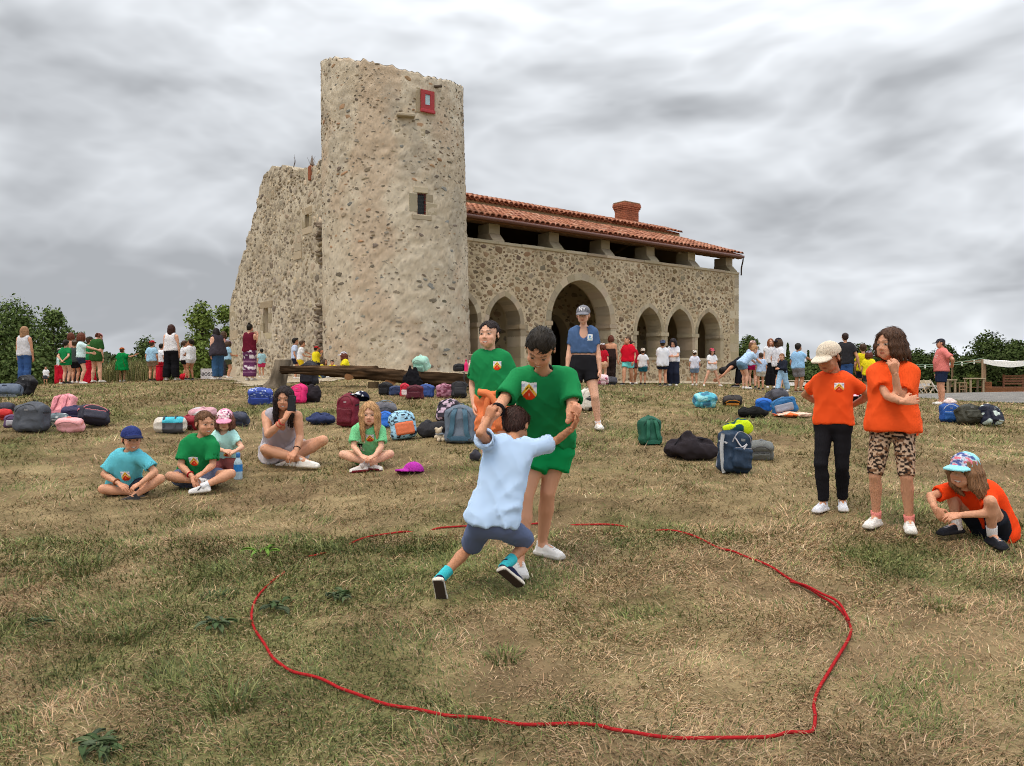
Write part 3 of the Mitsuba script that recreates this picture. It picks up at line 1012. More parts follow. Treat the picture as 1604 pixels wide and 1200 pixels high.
# red shuttered window
tower_block(W1 - .125, 8.0, .11, .60, 'surround_block', .012)
tower_block(W1 + .115, 8.0, .07, .60, 'surround_block', .012)
tower_block(phi_of(657), 7.22, .12, .17, 'surround_block', .010)
o, X, Y, Z = tower_frame(W1, 8.0)
fr_ = Polygon([(-.185, -.26), (.185, -.26), (.185, .26), (-.185, .26)]).difference(sbox(-.07, -.10, .07, .16))
wk = put('shutter', placed(prism(fr_, .02, .05), o, X, Y, Z), 'satin', tk, color=lin(158, 42, 46), label='bright red shutter board')
put('pane', placed(boxm((-.072, -.102, .026), (.072, .162, .030)), o, X, Y, Z), 'satin', wk, color=lin(168, 196, 204))
put('sill', placed(boxm((-.195, -.29, .02), (.195, -.215, .085), .01), o, X, Y, Z), 'satin', wk, color=lin(172, 50, 56))
for dz_, sg in ((.163, 1), (-.108, 1)):
    put('inner_frame', placed(boxm((-.078, dz_, .045), (.078, dz_ + .012, .056)), o, X, Y, Z), 'satin', wk, color=lin(160, 30, 34))
# ledge, spout
tower_block(phi_of(631.5), 7.57,   .44, .075, 'ledge', .13, 'matte', tw, bevel=.02)
o, X, Y, Z = tower_frame(phi_of(676), 8.42)
put('water_spout', tube([o - Z * .1 - X * .06, o + Z * .12 + X * .14 + DZ * .01], .038, 8), 'matte', tw, color=(.12, .10, .085), smooth=True)
# barred window
for (dx, dz_, w, h) in ((-.22, .02, .20, .44), (.21, .16, .18, .18), (.26, -.10, .28, .28), (-.02, .34, .38, .14), (.0, -.33, .50, .11)):
    tower_block(W2 + dx / 1.87, 5.47 + dz_, w, h, 'surround_block', .016)
o, X, Y, Z = tower_frame(W2, 5.47)
bk = put('barred_window', placed(prism(sbox(-.117, -.258, .117, .258).difference(sbox(-.088, -.235, .088, .235)), -.09, -.05), o, X, Y, Z), 'satin', tk, color=lin(112, 34, 32), label='small window with a red frame and black bars')
put('pane', placed(boxm((-.117, -.258, -.11), (.117, .258, -.105)), o, X, Y, Z), 'satin', bk, color=(.03, .04, .05))
for x_ in (-.045, 0, .045):
    put('bar', placed(boxm((x_ - .006, -.256, -.04), (x_ + .006, .256, -.028)), o, X, Y, Z), 'satin', bk, color=(.015, .015, .017))
for z_ in (-.18, -.09, 0, .09, .18):
    put('bar', placed(boxm((-.116, z_ - .006, -.027), (.116, z_ + .006, -.016)), o, X, Y, Z), 'satin', bk, color=(.015, .015, .017))

# ------------------------------------------------------------------ the ruined wall behind the tower
uk = thing('ruined_wall', 'tall ruined rubble wall with a sloping broken edge and small windows beside the tower', 'wall')
RW0 = A([TC[0], TC[1], 0])


def ruin_tz(u, v):
    k_ = (u - U0) / FPX
    t = (k_ * RW0[1] - RW0[0]) / (DN[0] - k_ * DN[1])
    return t, EYE + (V0 - v) / FPX * (RW0[1] + t * DN[1])


def RWP(t, z, out=0.0):
    return RW0 + t * DN + z * DZ + out * DS


prof = [ruin_tz(*q) for q in ((360, 480), (366, 455), (372, 432), (381, 400), (388, 375), (396, 345), (402, 318), (407, 292), (413, 275), (425, 260), (440, 259), (453, 262), (463, 266), (473, 267), (483, 263), (492, 258), (500, 251), (507, 246))]
dense = []
for a_, b_ in zip(prof[:-1], prof[1:]):
    for q in np.linspace(0, 1, 9)[:-1]:
        dense.append(A(a_) * (1 - q) + A(b_) * q)
dense = A(dense + [prof[-1]])
rr = np.random.default_rng(31)
stepn = np.repeat(rr.normal(0, .06, len(dense) // 3 + 1), 3)[:len(dense)]
dense[1:-1, 0] += stepn[1:-1] * .8
dense[1:-1, 1] += stepn[1:-1] * .7 + rr.normal(0, .02, len(dense) - 2)
rp = Polygon([(1.2, .8), (prof[0][0], .8)] + [tuple(q) for q in dense] + [(1.2, dense[-1][1])]).buffer(0)
rp = max(getattr(rp, 'geoms', [rp]), key=lambda g: g.area)
wA = [ruin_tz(*q) for q in ((413, 522), (420.5, 482))]
wB = [ruin_tz(*q) for q in ((478.5, 357), (484.5, 335))]
holes = [sbox(min(a_[0], b_[0]), a_[1], max(a_[0], b_[0]), b_[1]) for a_, b_ in (wA, wB)]
# the two surfaces: a relief front, cut to the outline
solid_r = rp
for h_ in holes:
    solid_r = solid_r.difference(h_)
_p, _f = sheet_of(solid_r, .09)
_r = np.c_[_p, .0 + .09 * (fb(np.c_[_p, _p[:, 0] * 0], 3.5, 4, 6) - .5)]
_a = placed(prism(solid_r, -.9, -.06), RW0, DN, DZ, DS)
_b = placed((_r, _f), RW0, DN, DZ, DS)
_v, _f2, _ = join([(*_a, A([0, 0, 0])), (*_b, A([0, 0, 0]))])
rk2 = put('masonry', (_v, _f2), 'matte', uk, color=ruin_color, smooth=30)
prepare(solid_r)
sur = []


def ruin_block(t0, z0, t1, z1, out=.02, name='surround_block'):
    sur.append(sbox(t0, z0, t1, z1))
    put(name, placed(boxm((t0 + .004, z0 + .004, -.3), (t1 - .004, z1 - .004, out), .008), RW0, DN, DZ, DS), 'matte', rk2, color=stone_tint())


for hh_, w_ in ((holes[0], .34), (holes[1], .24)):
    t0, z0, t1, z1 = hh_.bounds
    ruin_block(t0 - w_, z1, t1 + w_, z1 + .24)
    ruin_block(t0 - w_, z0 - .22, t1 + w_, z0)
    zz, q = z0, 0
    while zz < z1 - .02:
        h_ = min(.34, z1 - zz)
        ruin_block(t0 - w_ * (1.0 if q % 2 else .7), zz, t0, zz + h_)
        ruin_block(t1, zz, t1 + w_ * (.7 if q % 2 else 1.0), zz + h_)
        zz += h_
        q += 1
t0, z0 = ruin_tz(472, 405)
t1, z1 = ruin_tz(460, 372)
for q in range(3):
    ruin_block(t0, z0 + q * .27, t1 - .1 * (q % 2), z0 + (q + 1) * .27, .015, 'ashlar_block')
zz, q = .9, 0
while zz < prof[0][1] - .2:                                             # quoins at the far end
    h_ = rr.uniform(.28, .4)
    ruin_block(prof[0][0] - (.8 if q % 2 else .45), zz, prof[0][0], min(zz + h_, prof[0][1]), .015, 'quoin')
    zz += h_
    q += 1
surU = unary_union(sur).buffer(.01)
prepare(surU)
rin = solid_r.buffer(.03)
prepare(rin)


def ok_ruin(a, b, w, h):
    return rin.contains(sbox(1.2 + a - w * .4, .8 + b - h * .4, 1.2 + a + w * .4, .8 + b + h * .4)) and not surU.intersects(Point(1.2 + a, .8 + b).buffer(w * .4))


sizes = [(w, w * rr.uniform(.4, .8)) for w in np.clip(rr.lognormal(-1.95, .42, 6500), .07, .40)]
st = scatter(12.2, 8.2, sizes, ok_ruin, rr, gap=.96, tries=2)
RUIN_COL = [A(c) * 1.55 for c in ((.25, .205, .15), (.31, .26, .19), (.20, .165, .122), (.36, .305, .225), (.17, .14, .108), (.27, .235, .185), (.23, .198, .158), (.135, .113, .09))]
emit_stones(rk2, st, lambda a, b: (RWP(1.2 + a, .8 + b), DN, DZ, DS), RUIN_COL, rr, .017)
# toothing of dark rough stones where the wall meets the tower
for k_ in range(70):
    z_ = 1.2 + k_ * .052 + rr.normal(0, .03)
    t_ = 4.62 + rr.uniform(-.25, .25)
    w = rr.uniform(.14, .36)
    vv, ff = placed(stone_plate(w, w * .6, .16 * rr.uniform(.4, 1.4), rr, .05), RWP(t_, z_ + (1.2 if z_ > 3.5 else 0)), DN, DZ, DS)
    put('toothing_stone', (vv, ff), 'matte', rk2, color=RUIN_COL[rr.choice([0, 2, 4, 6])] * .8)
# crest: a red tile spike and dry twigs growing from the top
o = RWP(ruin_tz(486.5, 268)[0], 0)
t_, z_ = ruin_tz(486.5, 268)
put('red_tile_stub', placed(boxm((-.08, -.30, -.2), (.08, .16, .06), .02), RWP(t_, z_), DN, DZ, DS), 'matte', rk2, color=(.30, .115, .065))
put('stone_spike', tube([RWP(t_, z_ + .2, -.05), RWP(t_, z_ + .5, -.05)], [.07, .012], 6), 'matte', rk2, color=(.22, .19, .16))
for q, (uu, vv_) in enumerate(((478, 263), (480, 262), (450, 259))):
    t_, z_ = ruin_tz(uu, vv_)
    for w_ in range(2):
        put('dry_twig', tube(spline([RWP(t_, z_ - .1, -.2), RWP(t_ + rr.normal(0, .1), z_ + .12, -.2), RWP(t_ + rr.normal(0, .25), z_ + .33, -.2 + rr.normal(0, .1))], 6), [.012, .010, .009, .007, .005, .004], 5), 'matte', rk2, color=(.13, .10, .08))


# ================================================================== GRASS AND PLANTS
def blades(x, y, h, w, lean, az, bend, col, z=None, simple=False):
    """One bent blade per row -> (v, f, c): two segments and a tip; simple: one triangle."""
    n = len(x)
    z = ground(x, y) if z is None else z
    dx, dy = np.cos(az), np.sin(az)
    sx, sy = -dy, dx
    wob = RNG.uniform(-1, 1, n) * .6
    sx, sy = sx * np.cos(wob) - sy * np.sin(wob), sx * np.sin(wob) + sy * np.cos(wob)
    V = np.zeros((n, 5, 3))
    a1, a2 = lean, np.minimum(lean + bend, 1.75)
    p0 = np.stack([x, y, z - .004], -1)
    h1 = h * .5
    p1 = p0 + np.stack([dx * np.sin(a1) * h1, dy * np.sin(a1) * h1, np.cos(a1) * h1], -1)
    p2 = p1 + np.stack([dx * np.sin(a2) * h1, dy * np.sin(a2) * h1, np.cos(a2) * h1], -1)
    s = np.stack([sx, sy, 0 * sx], -1) * (w / 2)[:, None]
    if simple:
        V = np.stack([p0 - s * 1.1, p0 + s * 1.1, p2], 1)
        return V.reshape(-1, 3), np.arange(3 * n).reshape(-1, 3), np.repeat(col, 3, axis=0)
    V[:, 0], V[:, 1], V[:, 2], V[:, 3], V[:, 4] = p0 - s, p0 + s, p1 - s * .85, p1 + s * .85, p2
    F = (np.arange(n) * 5)[:, None, None] + A([[0, 1, 3], [0, 3, 2], [2, 3, 4]])[None]
    return V.reshape(-1, 3), F.reshape(-1, 3), np.repeat(col, 5, axis=0)


STRAW = A([1.05, .925, .98]) * A([(.44, .35, .195), (.375, .29, .155), (.54, .45, .285), (.29, .215, .115), (.41, .35, .20), (.33, .24, .135), (.22, .155, .09)])
GREEN = 1.02 * A([(.15, .18, .062), (.20, .215, .085), (.11, .145, .05), (.25, .245, .11), (.13, .16, .075)])
# places that the photograph shows greener (x, y, radius, strength)
_green = [(*on_ground(u, v)[:2], r, k) for u, v, r, k in ((330, 880, .55, .32), (130, 885, .5, .25), (60, 960, .5, .2), (230, 830, .7, .22), (450, 870, .4, .22), (560, 880, .5, .1), (360, 1010, .35, .15), (90, 760, 1.0, .15), (40, 820, .8, .16),
                                                          (1060, 690, .8, .14), (960, 690, .9, .12), (1500, 920, .5, .1), (700, 760, .7, .12), (900, 640, 1.5, .12), (520, 655, 1.0, .12), (650, 1000, .5, .08))]
_bare = [(*on_ground(u, v)[:2], r, k) for u, v, r, k in ((470, 1100, .25, .3), (250, 935, .35, .2), (60, 1180, .3, .22), (1120, 1090, .16, .35), (700, 940, .2, .25), (640, 850, .4, .12), (1560, 1000, .4, .12), (330, 1030, .3, .15), (980, 930, .3, .08))]


def lawn_state(x, y):
    g, b = patches(x, y)
    g = g - .075
    for px, py, r, k in _green:
        g = g + .62 * k * np.exp(-((x - px) ** 2 + (y - py) ** 2) / (r * r))
    for px, py, r, k in _bare:
        b = b + .8 * k * np.exp(-((x - px) ** 2 + (y - py) ** 2) / (r * r))
    return g, b


def field(n, y0, y1, power, scale, wide=.70, side=1.2):
    """n blades between depths y0 and y1, denser near."""
    q = RNG.random(n)
    y = (y0 ** (1 - power) + q * (y1 ** (1 - power) - y0 ** (1 - power))) ** (1 / (1 - power)) if power != 1 else y0 * (y1 / y0) ** q
    x = RNG.uniform(-1, 1, n) * (y * wide + side)
    g, b = lawn_state(x, y)
    clump = np_noise(x * 7 + 3, y * 7, 30.0)
    keep = RNG.random(n) < np.clip(1.1 - 1.0 * sm(.57, .78, b), .5, 1) * (.5 + .7 * clump)
    keep &= ~contains_xy(_front, x, y) & ~contains_xy(_path, x, y)
    x, y, g, b, clump = x[keep], y[keep], g[keep], b[keep], clump[keep]
    n = len(x)
    green = RNG.random(n) < .13 + .08 * np.clip((y - 4) / 6, 0, 1) + .45 * sm(.70, .84, np_noise(x * 2.7, y * 2.7, 60.0)) + .56 * sm(.46, .68, g + .16 * (clump - .5))
    swirl = 2 * np.pi * (np_noise(x * .9, y * .9, 40.0) * .9 + np_noise(x * 3.5, y * 3.5, 41.0) * .8)
    az = swirl + RNG.normal(0, 1.15, n)
    tall = .65 + .8 * np_noise(x * 2.1, y * 2.1, 33.0)
    h = scale * RNG.gamma(7, 1 / 7, n) * tall * np.where(green, .95, 1.1)
    w = np.clip(.00075 * y, .0028, .03) * RNG.uniform(.6, 1.6, n) * np.where(green, 1.25, 1)
    lean = np.where(green, RNG.uniform(.3, 1.15, n), RNG.uniform(.75, 1.45, n))
    bend = RNG.uniform(.2, .9, n)
    base = np.where(green[:, None], GREEN[RNG.integers(0, len(GREEN), n)], STRAW[RNG.choice(len(STRAW), n, p=[.22, .2, .12, .14, .14, .1, .08])])
    tone = (.55 + .50 * np_noise(x * 1.5, y * 1.5, 36.0) + .42 * np_noise(x * 4.6, y * 4.6, 37.0)) * RNG.uniform(.6, 1.35, n)
    return blades(x, y, h, w, lean, az, bend, np.clip(base * tone[:, None], .01, .8), simple=y0 > 5)


_g = [field(320000, 2.1, 5.5, 0.3, .046), field(170000, 5.5, 9.5, .8, .050), field(105000, 9.5, 17, .9, .07), field(65000, 17, 34, 1.0, .085, .72, 2)]
v, f, c = join(_g)
put('grass', (v, f), 'matte', color=c, exact=True)
tag('grass', 'short sun-dried grass with greener patches covering the slope', 'grass', kind='stuff')

# tall grass on the crest
n = 2600
u = RNG.uniform(158, 262, n)
yy = RNG.uniform(25.5, 29, n)
x = (u - U0) / FPX * yy
k = RNG.random(n) < np.exp(-((u - 205) / 55) ** 2)
x, yy = x[k], yy[k]
n = len(x)
put('tall_grass', (lambda q: (q[0], q[1]))(q := blades(x, yy, RNG.uniform(.35, .95, n), RNG.uniform(.012, .03, n), RNG.uniform(0, .35, n), RNG.uniform(0, 6.3, n), RNG.uniform(.1, .6, n),
    A([(.26, .25, .11), (.33, .29, .15), (.17, .20, .08)])[RNG.integers(0, 3, n)] * RNG.uniform(.7, 1.15, (n, 1)))), 'matte', color=q[2], exact=True)
tag('tall_grass', 'tall pale uncut grass on the crest of the slope', 'grass', kind='stuff')


def tuft(u, v, r, n, h, label, broad=False, cols=GREEN):
    """A green tuft, or a rosette of broad leaves, standing in the lawn."""
    p = p0 = on_ground(u, v)
    if not broad:
        a, d = RNG.uniform(0, 6.28, n), r * np.sqrt(RNG.random(n))
        x, y = p[0] + np.cos(a) * d, p[1] + np.sin(a) * d
        vv, ff, cc = blades(x, y, h * RNG.uniform(.6, 1.2, n), RNG.uniform(.004, .007, n), RNG.uniform(.1, .9, n), a + RNG.normal(0, .5, n), RNG.uniform(.2, .9, n), cols[RNG.integers(0, len(cols), n)] * RNG.uniform(.8, 1.2, (n, 1)))
        k = put('grass_tuft', (vv, ff), 'matte', color=cc)
        tag(k, label, 'grass tuft')
        return
    V, F, C, at_ = [], [], [], 0
    for q in range(n):
        a = q * 2.4 + RNG.normal(0, .5)
        L, W = h * RNG.uniform(.5, 1.25), h * RNG.uniform(.16, .40)
        p = p0 + A([RNG.normal(0, h * .35), RNG.normal(0, h * .35), 0])
        t = np.linspace(0, 1, 7)
        el = RNG.uniform(.25, .75) - 1.1 * t
        step = L / 6
        pr, pz = np.cumsum(np.cos(el) * step), np.cumsum(np.sin(el) * step)
        wd = W * np.sin(np.pi * np.clip(t * .93 + .05, 0, 1)) ** .7 * .5
        dx, dy = math.cos(a), math.sin(a)
        mid = np.c_[p[0] + dx * pr, p[1] + dy * pr, p[2] + .012 + pz]
        sd = A([-dy, dx, 0])
        ring = np.stack([mid - sd * wd[:, None] + [0, 0, .012], mid, mid + sd * wd[:, None] + [0, 0, .012]], 1).reshape(-1, 3)
        for i in range(6):
            for j in range(2):
                a0 = at_ + i * 3 + j
                F += [[a0, a0 + 3, a0 + 4], [a0, a0 + 4, a0 + 1]]
        V.append(ring)
        C.append(np.tile(cols[RNG.integers(len(cols))] * RNG.uniform(.75, 1.2), (len(ring), 1)))
        at_ += len(ring)
    k = put('weed_plant', (np.vstack(V), A(F)), 'matte', color=np.vstack(C), smooth=True)
    tag(k, label, 'weed')


WEED = A([(.07, .11, .05), (.095, .13, .065), (.08, .105, .065)])
BRIGHT = A([(.14, .26, .05), (.17, .29, .07)])
tuft(125, 893, .16, 170, .11, 'bright green grass tuft below the boy in the navy cap')
tuft(362, 1105, .10, 150, .10, 'dense green grass tuft below the bend of the red rope')
tuft(205, 998, .09, 110, .07, 'low dark green grass tuft in dry lawn, far to the left of the rope')
tuft(790, 1032, .09, 120, .06, 'small green tuft inside the rope ring below the feet')
tuft(1475, 952, .10, 110, .06, 'dark green tuft outside the rope near the squatting girl')
tuft(345, 935, .10, 110, .05, 'low green clump left of the open end of the rope', cols=WEED)
tuft(500, 860, .13, 150, .05, 'wide green clump hiding part of the far rope', cols=GREEN)
tuft(620, 905, .16, 140, .05, 'pale green clump left of the lunging boy', cols=GREEN)
tuft(155, 1180, .0, 26, .085, 'large broad-leaved weed at the bottom left corner of the lawn', True, WEED)
tuft(410, 868, .0, 9, .085, 'bright green broad-leaved weed above the rope end', True, BRIGHT)
tuft(432, 955, .0, 11, .075, 'broad-leaved weed just inside the rope on the left', True, WEED)
tuft(530, 938, .0, 22, .07, 'leafy weed inside the rope between rope end and boy', True, WEED)
tuft(60, 980, .0, 16, .06, 'flat dark weed near the left edge of the lawn', True, WEED)
tuft(340, 985, .0, 18, .07, 'grey-green weed left of the rope bend', True, WEED)


# ------------------------------------------------------------------ trees
def tree(name, u, y, v_top, width, label, cat='tree', dark=1.0, hue=0, n=5000, blobs=9, leaf=.17, low=0.0, group=None, airy=1.0, seed=0, cone=False, trunk=True):
    """Crown: leaves in clumps held by limbs; the crown top shows at row v_top and is width metres wide."""
    r = np.random.default_rng(1000 + seed)
    x = (u - U0) / FPX * y
    z0 = float(ground(x, y))
    top = EYE + (V0 - v_top) / FPX * y
    H = top - z0
    key = thing(name, label, cat, group)
    cz0 = z0 + H * low
    C = []
    for b in range(blobs):
        t = (b + r.uniform(.1, .9)) / blobs
        ww = width / 2 * (math.sqrt(max(0.02, 1 - (2 * t - .85) ** 2 / 1.4)) if not cone else (1.05 - t))
        rr_ = width * r.uniform(.15, .27) * (1 if not cone else (1.1 - t) * .8)
        zc = cz0 + (top - cz0 - rr_) * t + rr_ * .2
        for q in range(1 if cone else 2):
            a = r.uniform(0, 6.28)
            d = max(0, ww - rr_ * .7) * math.sqrt(r.random()) if not cone else 0
            C.append((x + math.cos(a) * d, y + math.sin(a) * d, zc, rr_))
    C.append((x, y, top - width * .15, width * .16))
    C = A(C)
    w = C[:, 3] ** 2
    n, leaf = int(n * 1.9), leaf * .66
    idx = r.choice(len(C), n, p=w / w.sum())
    d = r.normal(0, 1, (n, 3))
    d /= np.linalg.norm(d, axis=1, keepdims=True)
    rad = C[idx, 3] * 1.12 * (1 - .62 * r.random(n) ** 1.6 * airy) * r.uniform(.82, 1.12, n)
    lump = .72 + .56 * meshkit.noise(d * 2.3 + C[idx, :3])
    P = C[idx, :3] + d * (rad * lump)[:, None]
    if cone:
        t = r.random(n) ** 1.35
        a = r.uniform(0, 6.28, n)
        rad = width / 2 * (1.02 - t) * np.sqrt(r.uniform(.15, 1, n)) * (.8 + .35 * np.sin(t * 40))
        P = np.c_[x + np.cos(a) * rad, y + np.sin(a) * rad, z0 + (top - z0) * t]
        d = np.c_[np.cos(a), np.sin(a), 0 * a + .3]
    P[:, 2] = np.maximum(P[:, 2], z0 + .05)
    t1 = r.normal(0, 1, (n, 3))
    t1 /= np.linalg.norm(t1, axis=1, keepdims=True)
    nn = d * .7 + r.normal(0, .6, (n, 3)) + [0, 0, .35]
    t2 = np.cross(nn, t1)
    t2 /= np.linalg.norm(t2, axis=1, keepdims=True)
    t1 = np.cross(t2, nn)
    t1 /= np.linalg.norm(t1, axis=1, keepdims=True)
    s = leaf * r.uniform(.55, 1.3, n)[:, None]
    V = np.stack([P - t1 * s, P + t2 * s * .55, P + t1 * s, P - t2 * s * .55], 1).reshape(-1, 3)
    i = np.arange(n)[:, None] * 4
    F = np.vstack([i + [0, 1, 2], i + [0, 2, 3]])
    base = A([(.085, .125, .040), (.11, .15, .055), (.062, .095, .032), (.13, .17, .065)]) * min(1.35, dark * 1.12)
    if hue:
        base = base * A([1.25, 1.2, .9])
    c = base[r.choice(4, n, p=[.4, .3, .2, .1])] * r.uniform(.75, 1.25, (n, 1))
    put('crown', (V, F), 'matte', key, color=np.repeat(c, 4, axis=0))
    if trunk:
        R = max(.07, H * .026)
        parts = [tube(spline([(x, y, z0 - .3), (x + .1, y, z0 + H * .3), (x - .05, y + .1, z0 + H * .75)], 8), np.linspace(R, R * .4, 8), 8)]
        for q in r.choice(len(C), min(7, len(C)), replace=False):
            b0 = A([x, y, z0 + H * r.uniform(.2, .5)])
            parts.append(tube(spline([b0, (b0 + C[q, :3]) / 2 + [0, 0, .1], C[q, :3]], 6), np.linspace(R * .45, R * .12, 6), 5))
        v_, f_, c_ = join([(*p_, A([.07, .055, .04])) for p_ in parts])
        put('trunk', (v_, f_), 'matte', key, color=A([.07, .055, .04]), smooth=True)
    return key


tree('broadleaf_tree', 22, 45, 474, 5.2, 'large dark green tree cut by the left edge, behind the blonde woman', n=9000, blobs=12, leaf=.15, seed=1)
tree('broadleaf_tree', 82, 47, 482, 3.4, 'round green tree behind the group with red sacks', n=6500, blobs=10, leaf=.15, dark=1.1, seed=2)
tree('broadleaf_tree', 126, 50, 520, 1.9, 'low green tree edge behind the heads of the sack group', n=1800, blobs=6, leaf=.14, seed=3)
tree('shrub', 40, 40, 545, 5.5, 'dark dense shrub mass below the left tree', 'shrub', n=4500, blobs=6, dark=.75, leaf=.16, seed=4, trunk=False)
tree('broadleaf_tree', 228, 62, 529, 3.9, 'dark rounded tree behind the boy in the red cap', n=5000, blobs=8, dark=.75, leaf=.18, seed=5)
tree('shrub', 180, 60, 562, 3.0, 'low dark shrub on the horizon left of the girl with outstretched arm', 'shrub', n=1800, blobs=5, dark=.75, leaf=.17, seed=6, trunk=False)
tree('broadleaf_tree', 316, 40, 471, 2.5, 'light green airy tree left of the ruined wall', n=3000, blobs=10, dark=1.35, hue=1, leaf=.15, airy=1.4, seed=7)
tree('broadleaf_tree', 350, 42, 478, 1.9, 'slender tree half hidden by the ruined wall', n=2000, blobs=9, dark=1.15, hue=1, leaf=.15, airy=1.4, seed=8)
tree('shrub', 300, 43, 538, 3.3, 'dark green shrub behind the woman in black trousers', 'shrub', n=4200, blobs=7, dark=.85, leaf=.15, seed=9, trunk=False)
tree('shrub', 345, 43, 548, 2.4, 'dark shrub at the far end of the ruined wall', 'shrub', n=2200, blobs=6, dark=.7, leaf=.15, seed=10, trunk=False)
tree('broadleaf_tree', 1172, 58, 526, 2.6, 'dark tree rising beside the right corner of the hall', n=3600, blobs=8, dark=.75, leaf=.17, seed=11)
tree('broadleaf_tree', 1212, 60, 540, 2.6, 'dark tree behind the woman in black with long hair', n=3600, blobs=9, dark=.75, leaf=.17, seed=12)
tree('conifer', 1234, 58, 538, 1.1, 'small pointed conifer on the horizon', n=1600, blobs=8, dark=.8, leaf=.14, seed=13, cone=True)
tree('conifer', 1266, 60, 549, 1.0, 'thin pointed conifer behind the man with grey shorts', n=1300, blobs=8, dark=.75, leaf=.14, seed=14, cone=True)
tree('shrub', 1270, 56, 570, 3.6, 'dark shrub row piece left of the girl in the beige cap', 'shrub', n=2600, blobs=5, dark=.7, leaf=.16, seed=15, trunk=False)
for q, (u_, v_, w_, d_, lb) in enumerate(((1352, 541, 3.2, 62, 'dark tree between the two standing girls in orange'), (1436, 548, 4.2, 66, 'dark tree left of the man in pink'), (1482, 540, 3.4, 64, 'dark tree behind the man in pink'),
                                          (1548, 522, 4.6, 62, 'tall dark tree above the white canopy'), (1592, 534, 3.8, 60, 'dark tree at the right edge of the picture'), (1625, 528, 4.0, 62, 'dark tree just past the right edge'))):
    tree('broadleaf_tree', u_, d_, v_, w_, lb, n=4600, blobs=9, dark=.62, leaf=.19, seed=20 + q)
for q, (u_, v_, w_, lb) in enumerate(((1395, 566, 5.0, 'dark hedge shrub left of the folding chairs'), (1450, 562, 5.0, 'dark hedge shrub behind the folding chairs'), (1505, 560, 5.0, 'dark hedge shrub behind the bar tables'), (1560, 556, 5.0, 'dark hedge shrub behind the terrace'), (1610, 556, 5.0, 'dark hedge shrub behind the pallet bench'))):
    tree('shrub', u_, 58, v_, w_, lb, 'shrub', n=5200, blobs=6, dark=.45, leaf=.19, seed=30 + q, trunk=False)
tree('young_tree', 1524, 52, 583, 1.25, 'slim light green young tree beside the canopy post', n=900, blobs=7, dark=1.1, hue=1, leaf=.12, airy=1.5, low=.28, seed=40)
tree('young_tree', 1496, 52, 590, .8, 'thin sapling between man in pink and bar table', n=260, blobs=5, dark=.9, leaf=.10, airy=1.6, low=.3, seed=41)
# a wooded horizon
r = np.random.default_rng(55)
n = 34000
az = r.uniform(-.75, .75, n)
D = r.uniform(180, 230, n)
topz = EYE + D * (.0045 + .011 * meshkit.noise(np.c_[az * 34, az * 0, az * 0]) + .004 * meshkit.noise(np.c_[az * 150, az * 0, az * 0 + 4]))
P = np.c_[np.sin(az) * D, np.cos(az) * D, topz - (topz + 9) * r.random(n) ** 1.5]
s = r.uniform(.5, 1.1, (n, 1))
t1, t2 = r.normal(0, 1, (n, 3)), r.normal(0, 1, (n, 3))
t1 /= np.linalg.norm(t1, axis=1, keepdims=True)
t2 /= np.linalg.norm(t2, axis=1, keepdims=True)
V = np.stack([P - t1 * s, P + t2 * s, P + t1 * s, P - t2 * s], 1).reshape(-1, 3)
i = np.arange(n)[:, None] * 4
put('far_wood', (V, np.vstack([i + [0, 1, 2], i + [0, 2, 3]])), 'matte', color=np.repeat(A([.055, .075, .035]) * r.uniform(.7, 1.2, (n, 1)), 4, axis=0), exact=True)
tag('far_wood', 'low dark line of woods along the horizon', 'woods', kind='stuff')


# ================================================================== LOG BENCH, STUMP, ROPE, TERRACE
def log_mesh(pts, rad, n=90, m=40, rough=.02, flat=None, seed=0):
    P = spline(pts, n)
    R = np.interp(np.linspace(0, 1, n), np.linspace(0, 1, len(rad)), rad)
    V, F = tube(P, R, m)
    body = V[:n * m].reshape(n, m, 3)
    out = body - P[:, None]
    out /= np.linalg.norm(out, axis=2, keepdims=True) + 1e-9
    th = np.arctan2(out[..., 2], np.linalg.norm(out[..., :2], axis=2) * np.sign(out[..., 1] + 1e-9))
    q = np.stack([np.linspace(0, 1, n)[:, None] * 6 + 0 * th, np.cos(th) * 3.5, np.sin(th) * 3.5], -1)
    d = (meshkit.fbm(q + seed, 3, 4) - .5) * 2 * rough + (np.abs(meshkit.noise(q * [1.4, 5, 5] + 9) - .5) - .25) * rough * 1.2
    body = body + out * d[..., None]
    return body, V[n * m:], F, P


key = thing('log_bench', 'long split tree trunk bench with dark bark lying in front of the round tower', 'bench')
pL, pR = at(440, 580, 16.4), at(752, 594, 15.6)
pts = [pL, at(520, 581, 16.2) + [0, 0, -.0], at(590, 585, 16.0), at(660, 590, 15.8), pR]
body, caps, F, P = log_mesh(pts, [.075, .11, .15, .185, .175], rough=.045, seed=2)
tt = np.linspace(0, 1, len(body))
cut = P[:, 2] + np.interp(tt, [0, .4, .52, 1], [.4, .4, .125, .105])
is_cut = body[..., 2] > cut[:, None]
body[..., 2] = np.minimum(body[..., 2], cut[:, None] + .004 * (meshkit.noise(body * 8) - .5))
V = np.vstack([body.reshape(-1, 3), caps])
fbv = meshkit.fbm(V * [3, 3, 14], 3, 5)
col = mx((.028, .018, .011), (.105, .066, .04), sm(.3, .7, fbv))
worn = sm(.62, .72, meshkit.fbm(V * [1.3, 1.3, 3.0] + 2, 3, 8))
col = mx(col, (.20, .115, .062), worn * .7)
cl = np.r_[is_cut.ravel(), True, True]
col[cl] = mx((.52, .41, .28), (.62, .52, .38), meshkit.fbm(V[cl] * [2, 2, 20], 2, 5))
put('trunk', (V, F), 'matte', key, color=col, smooth=True)
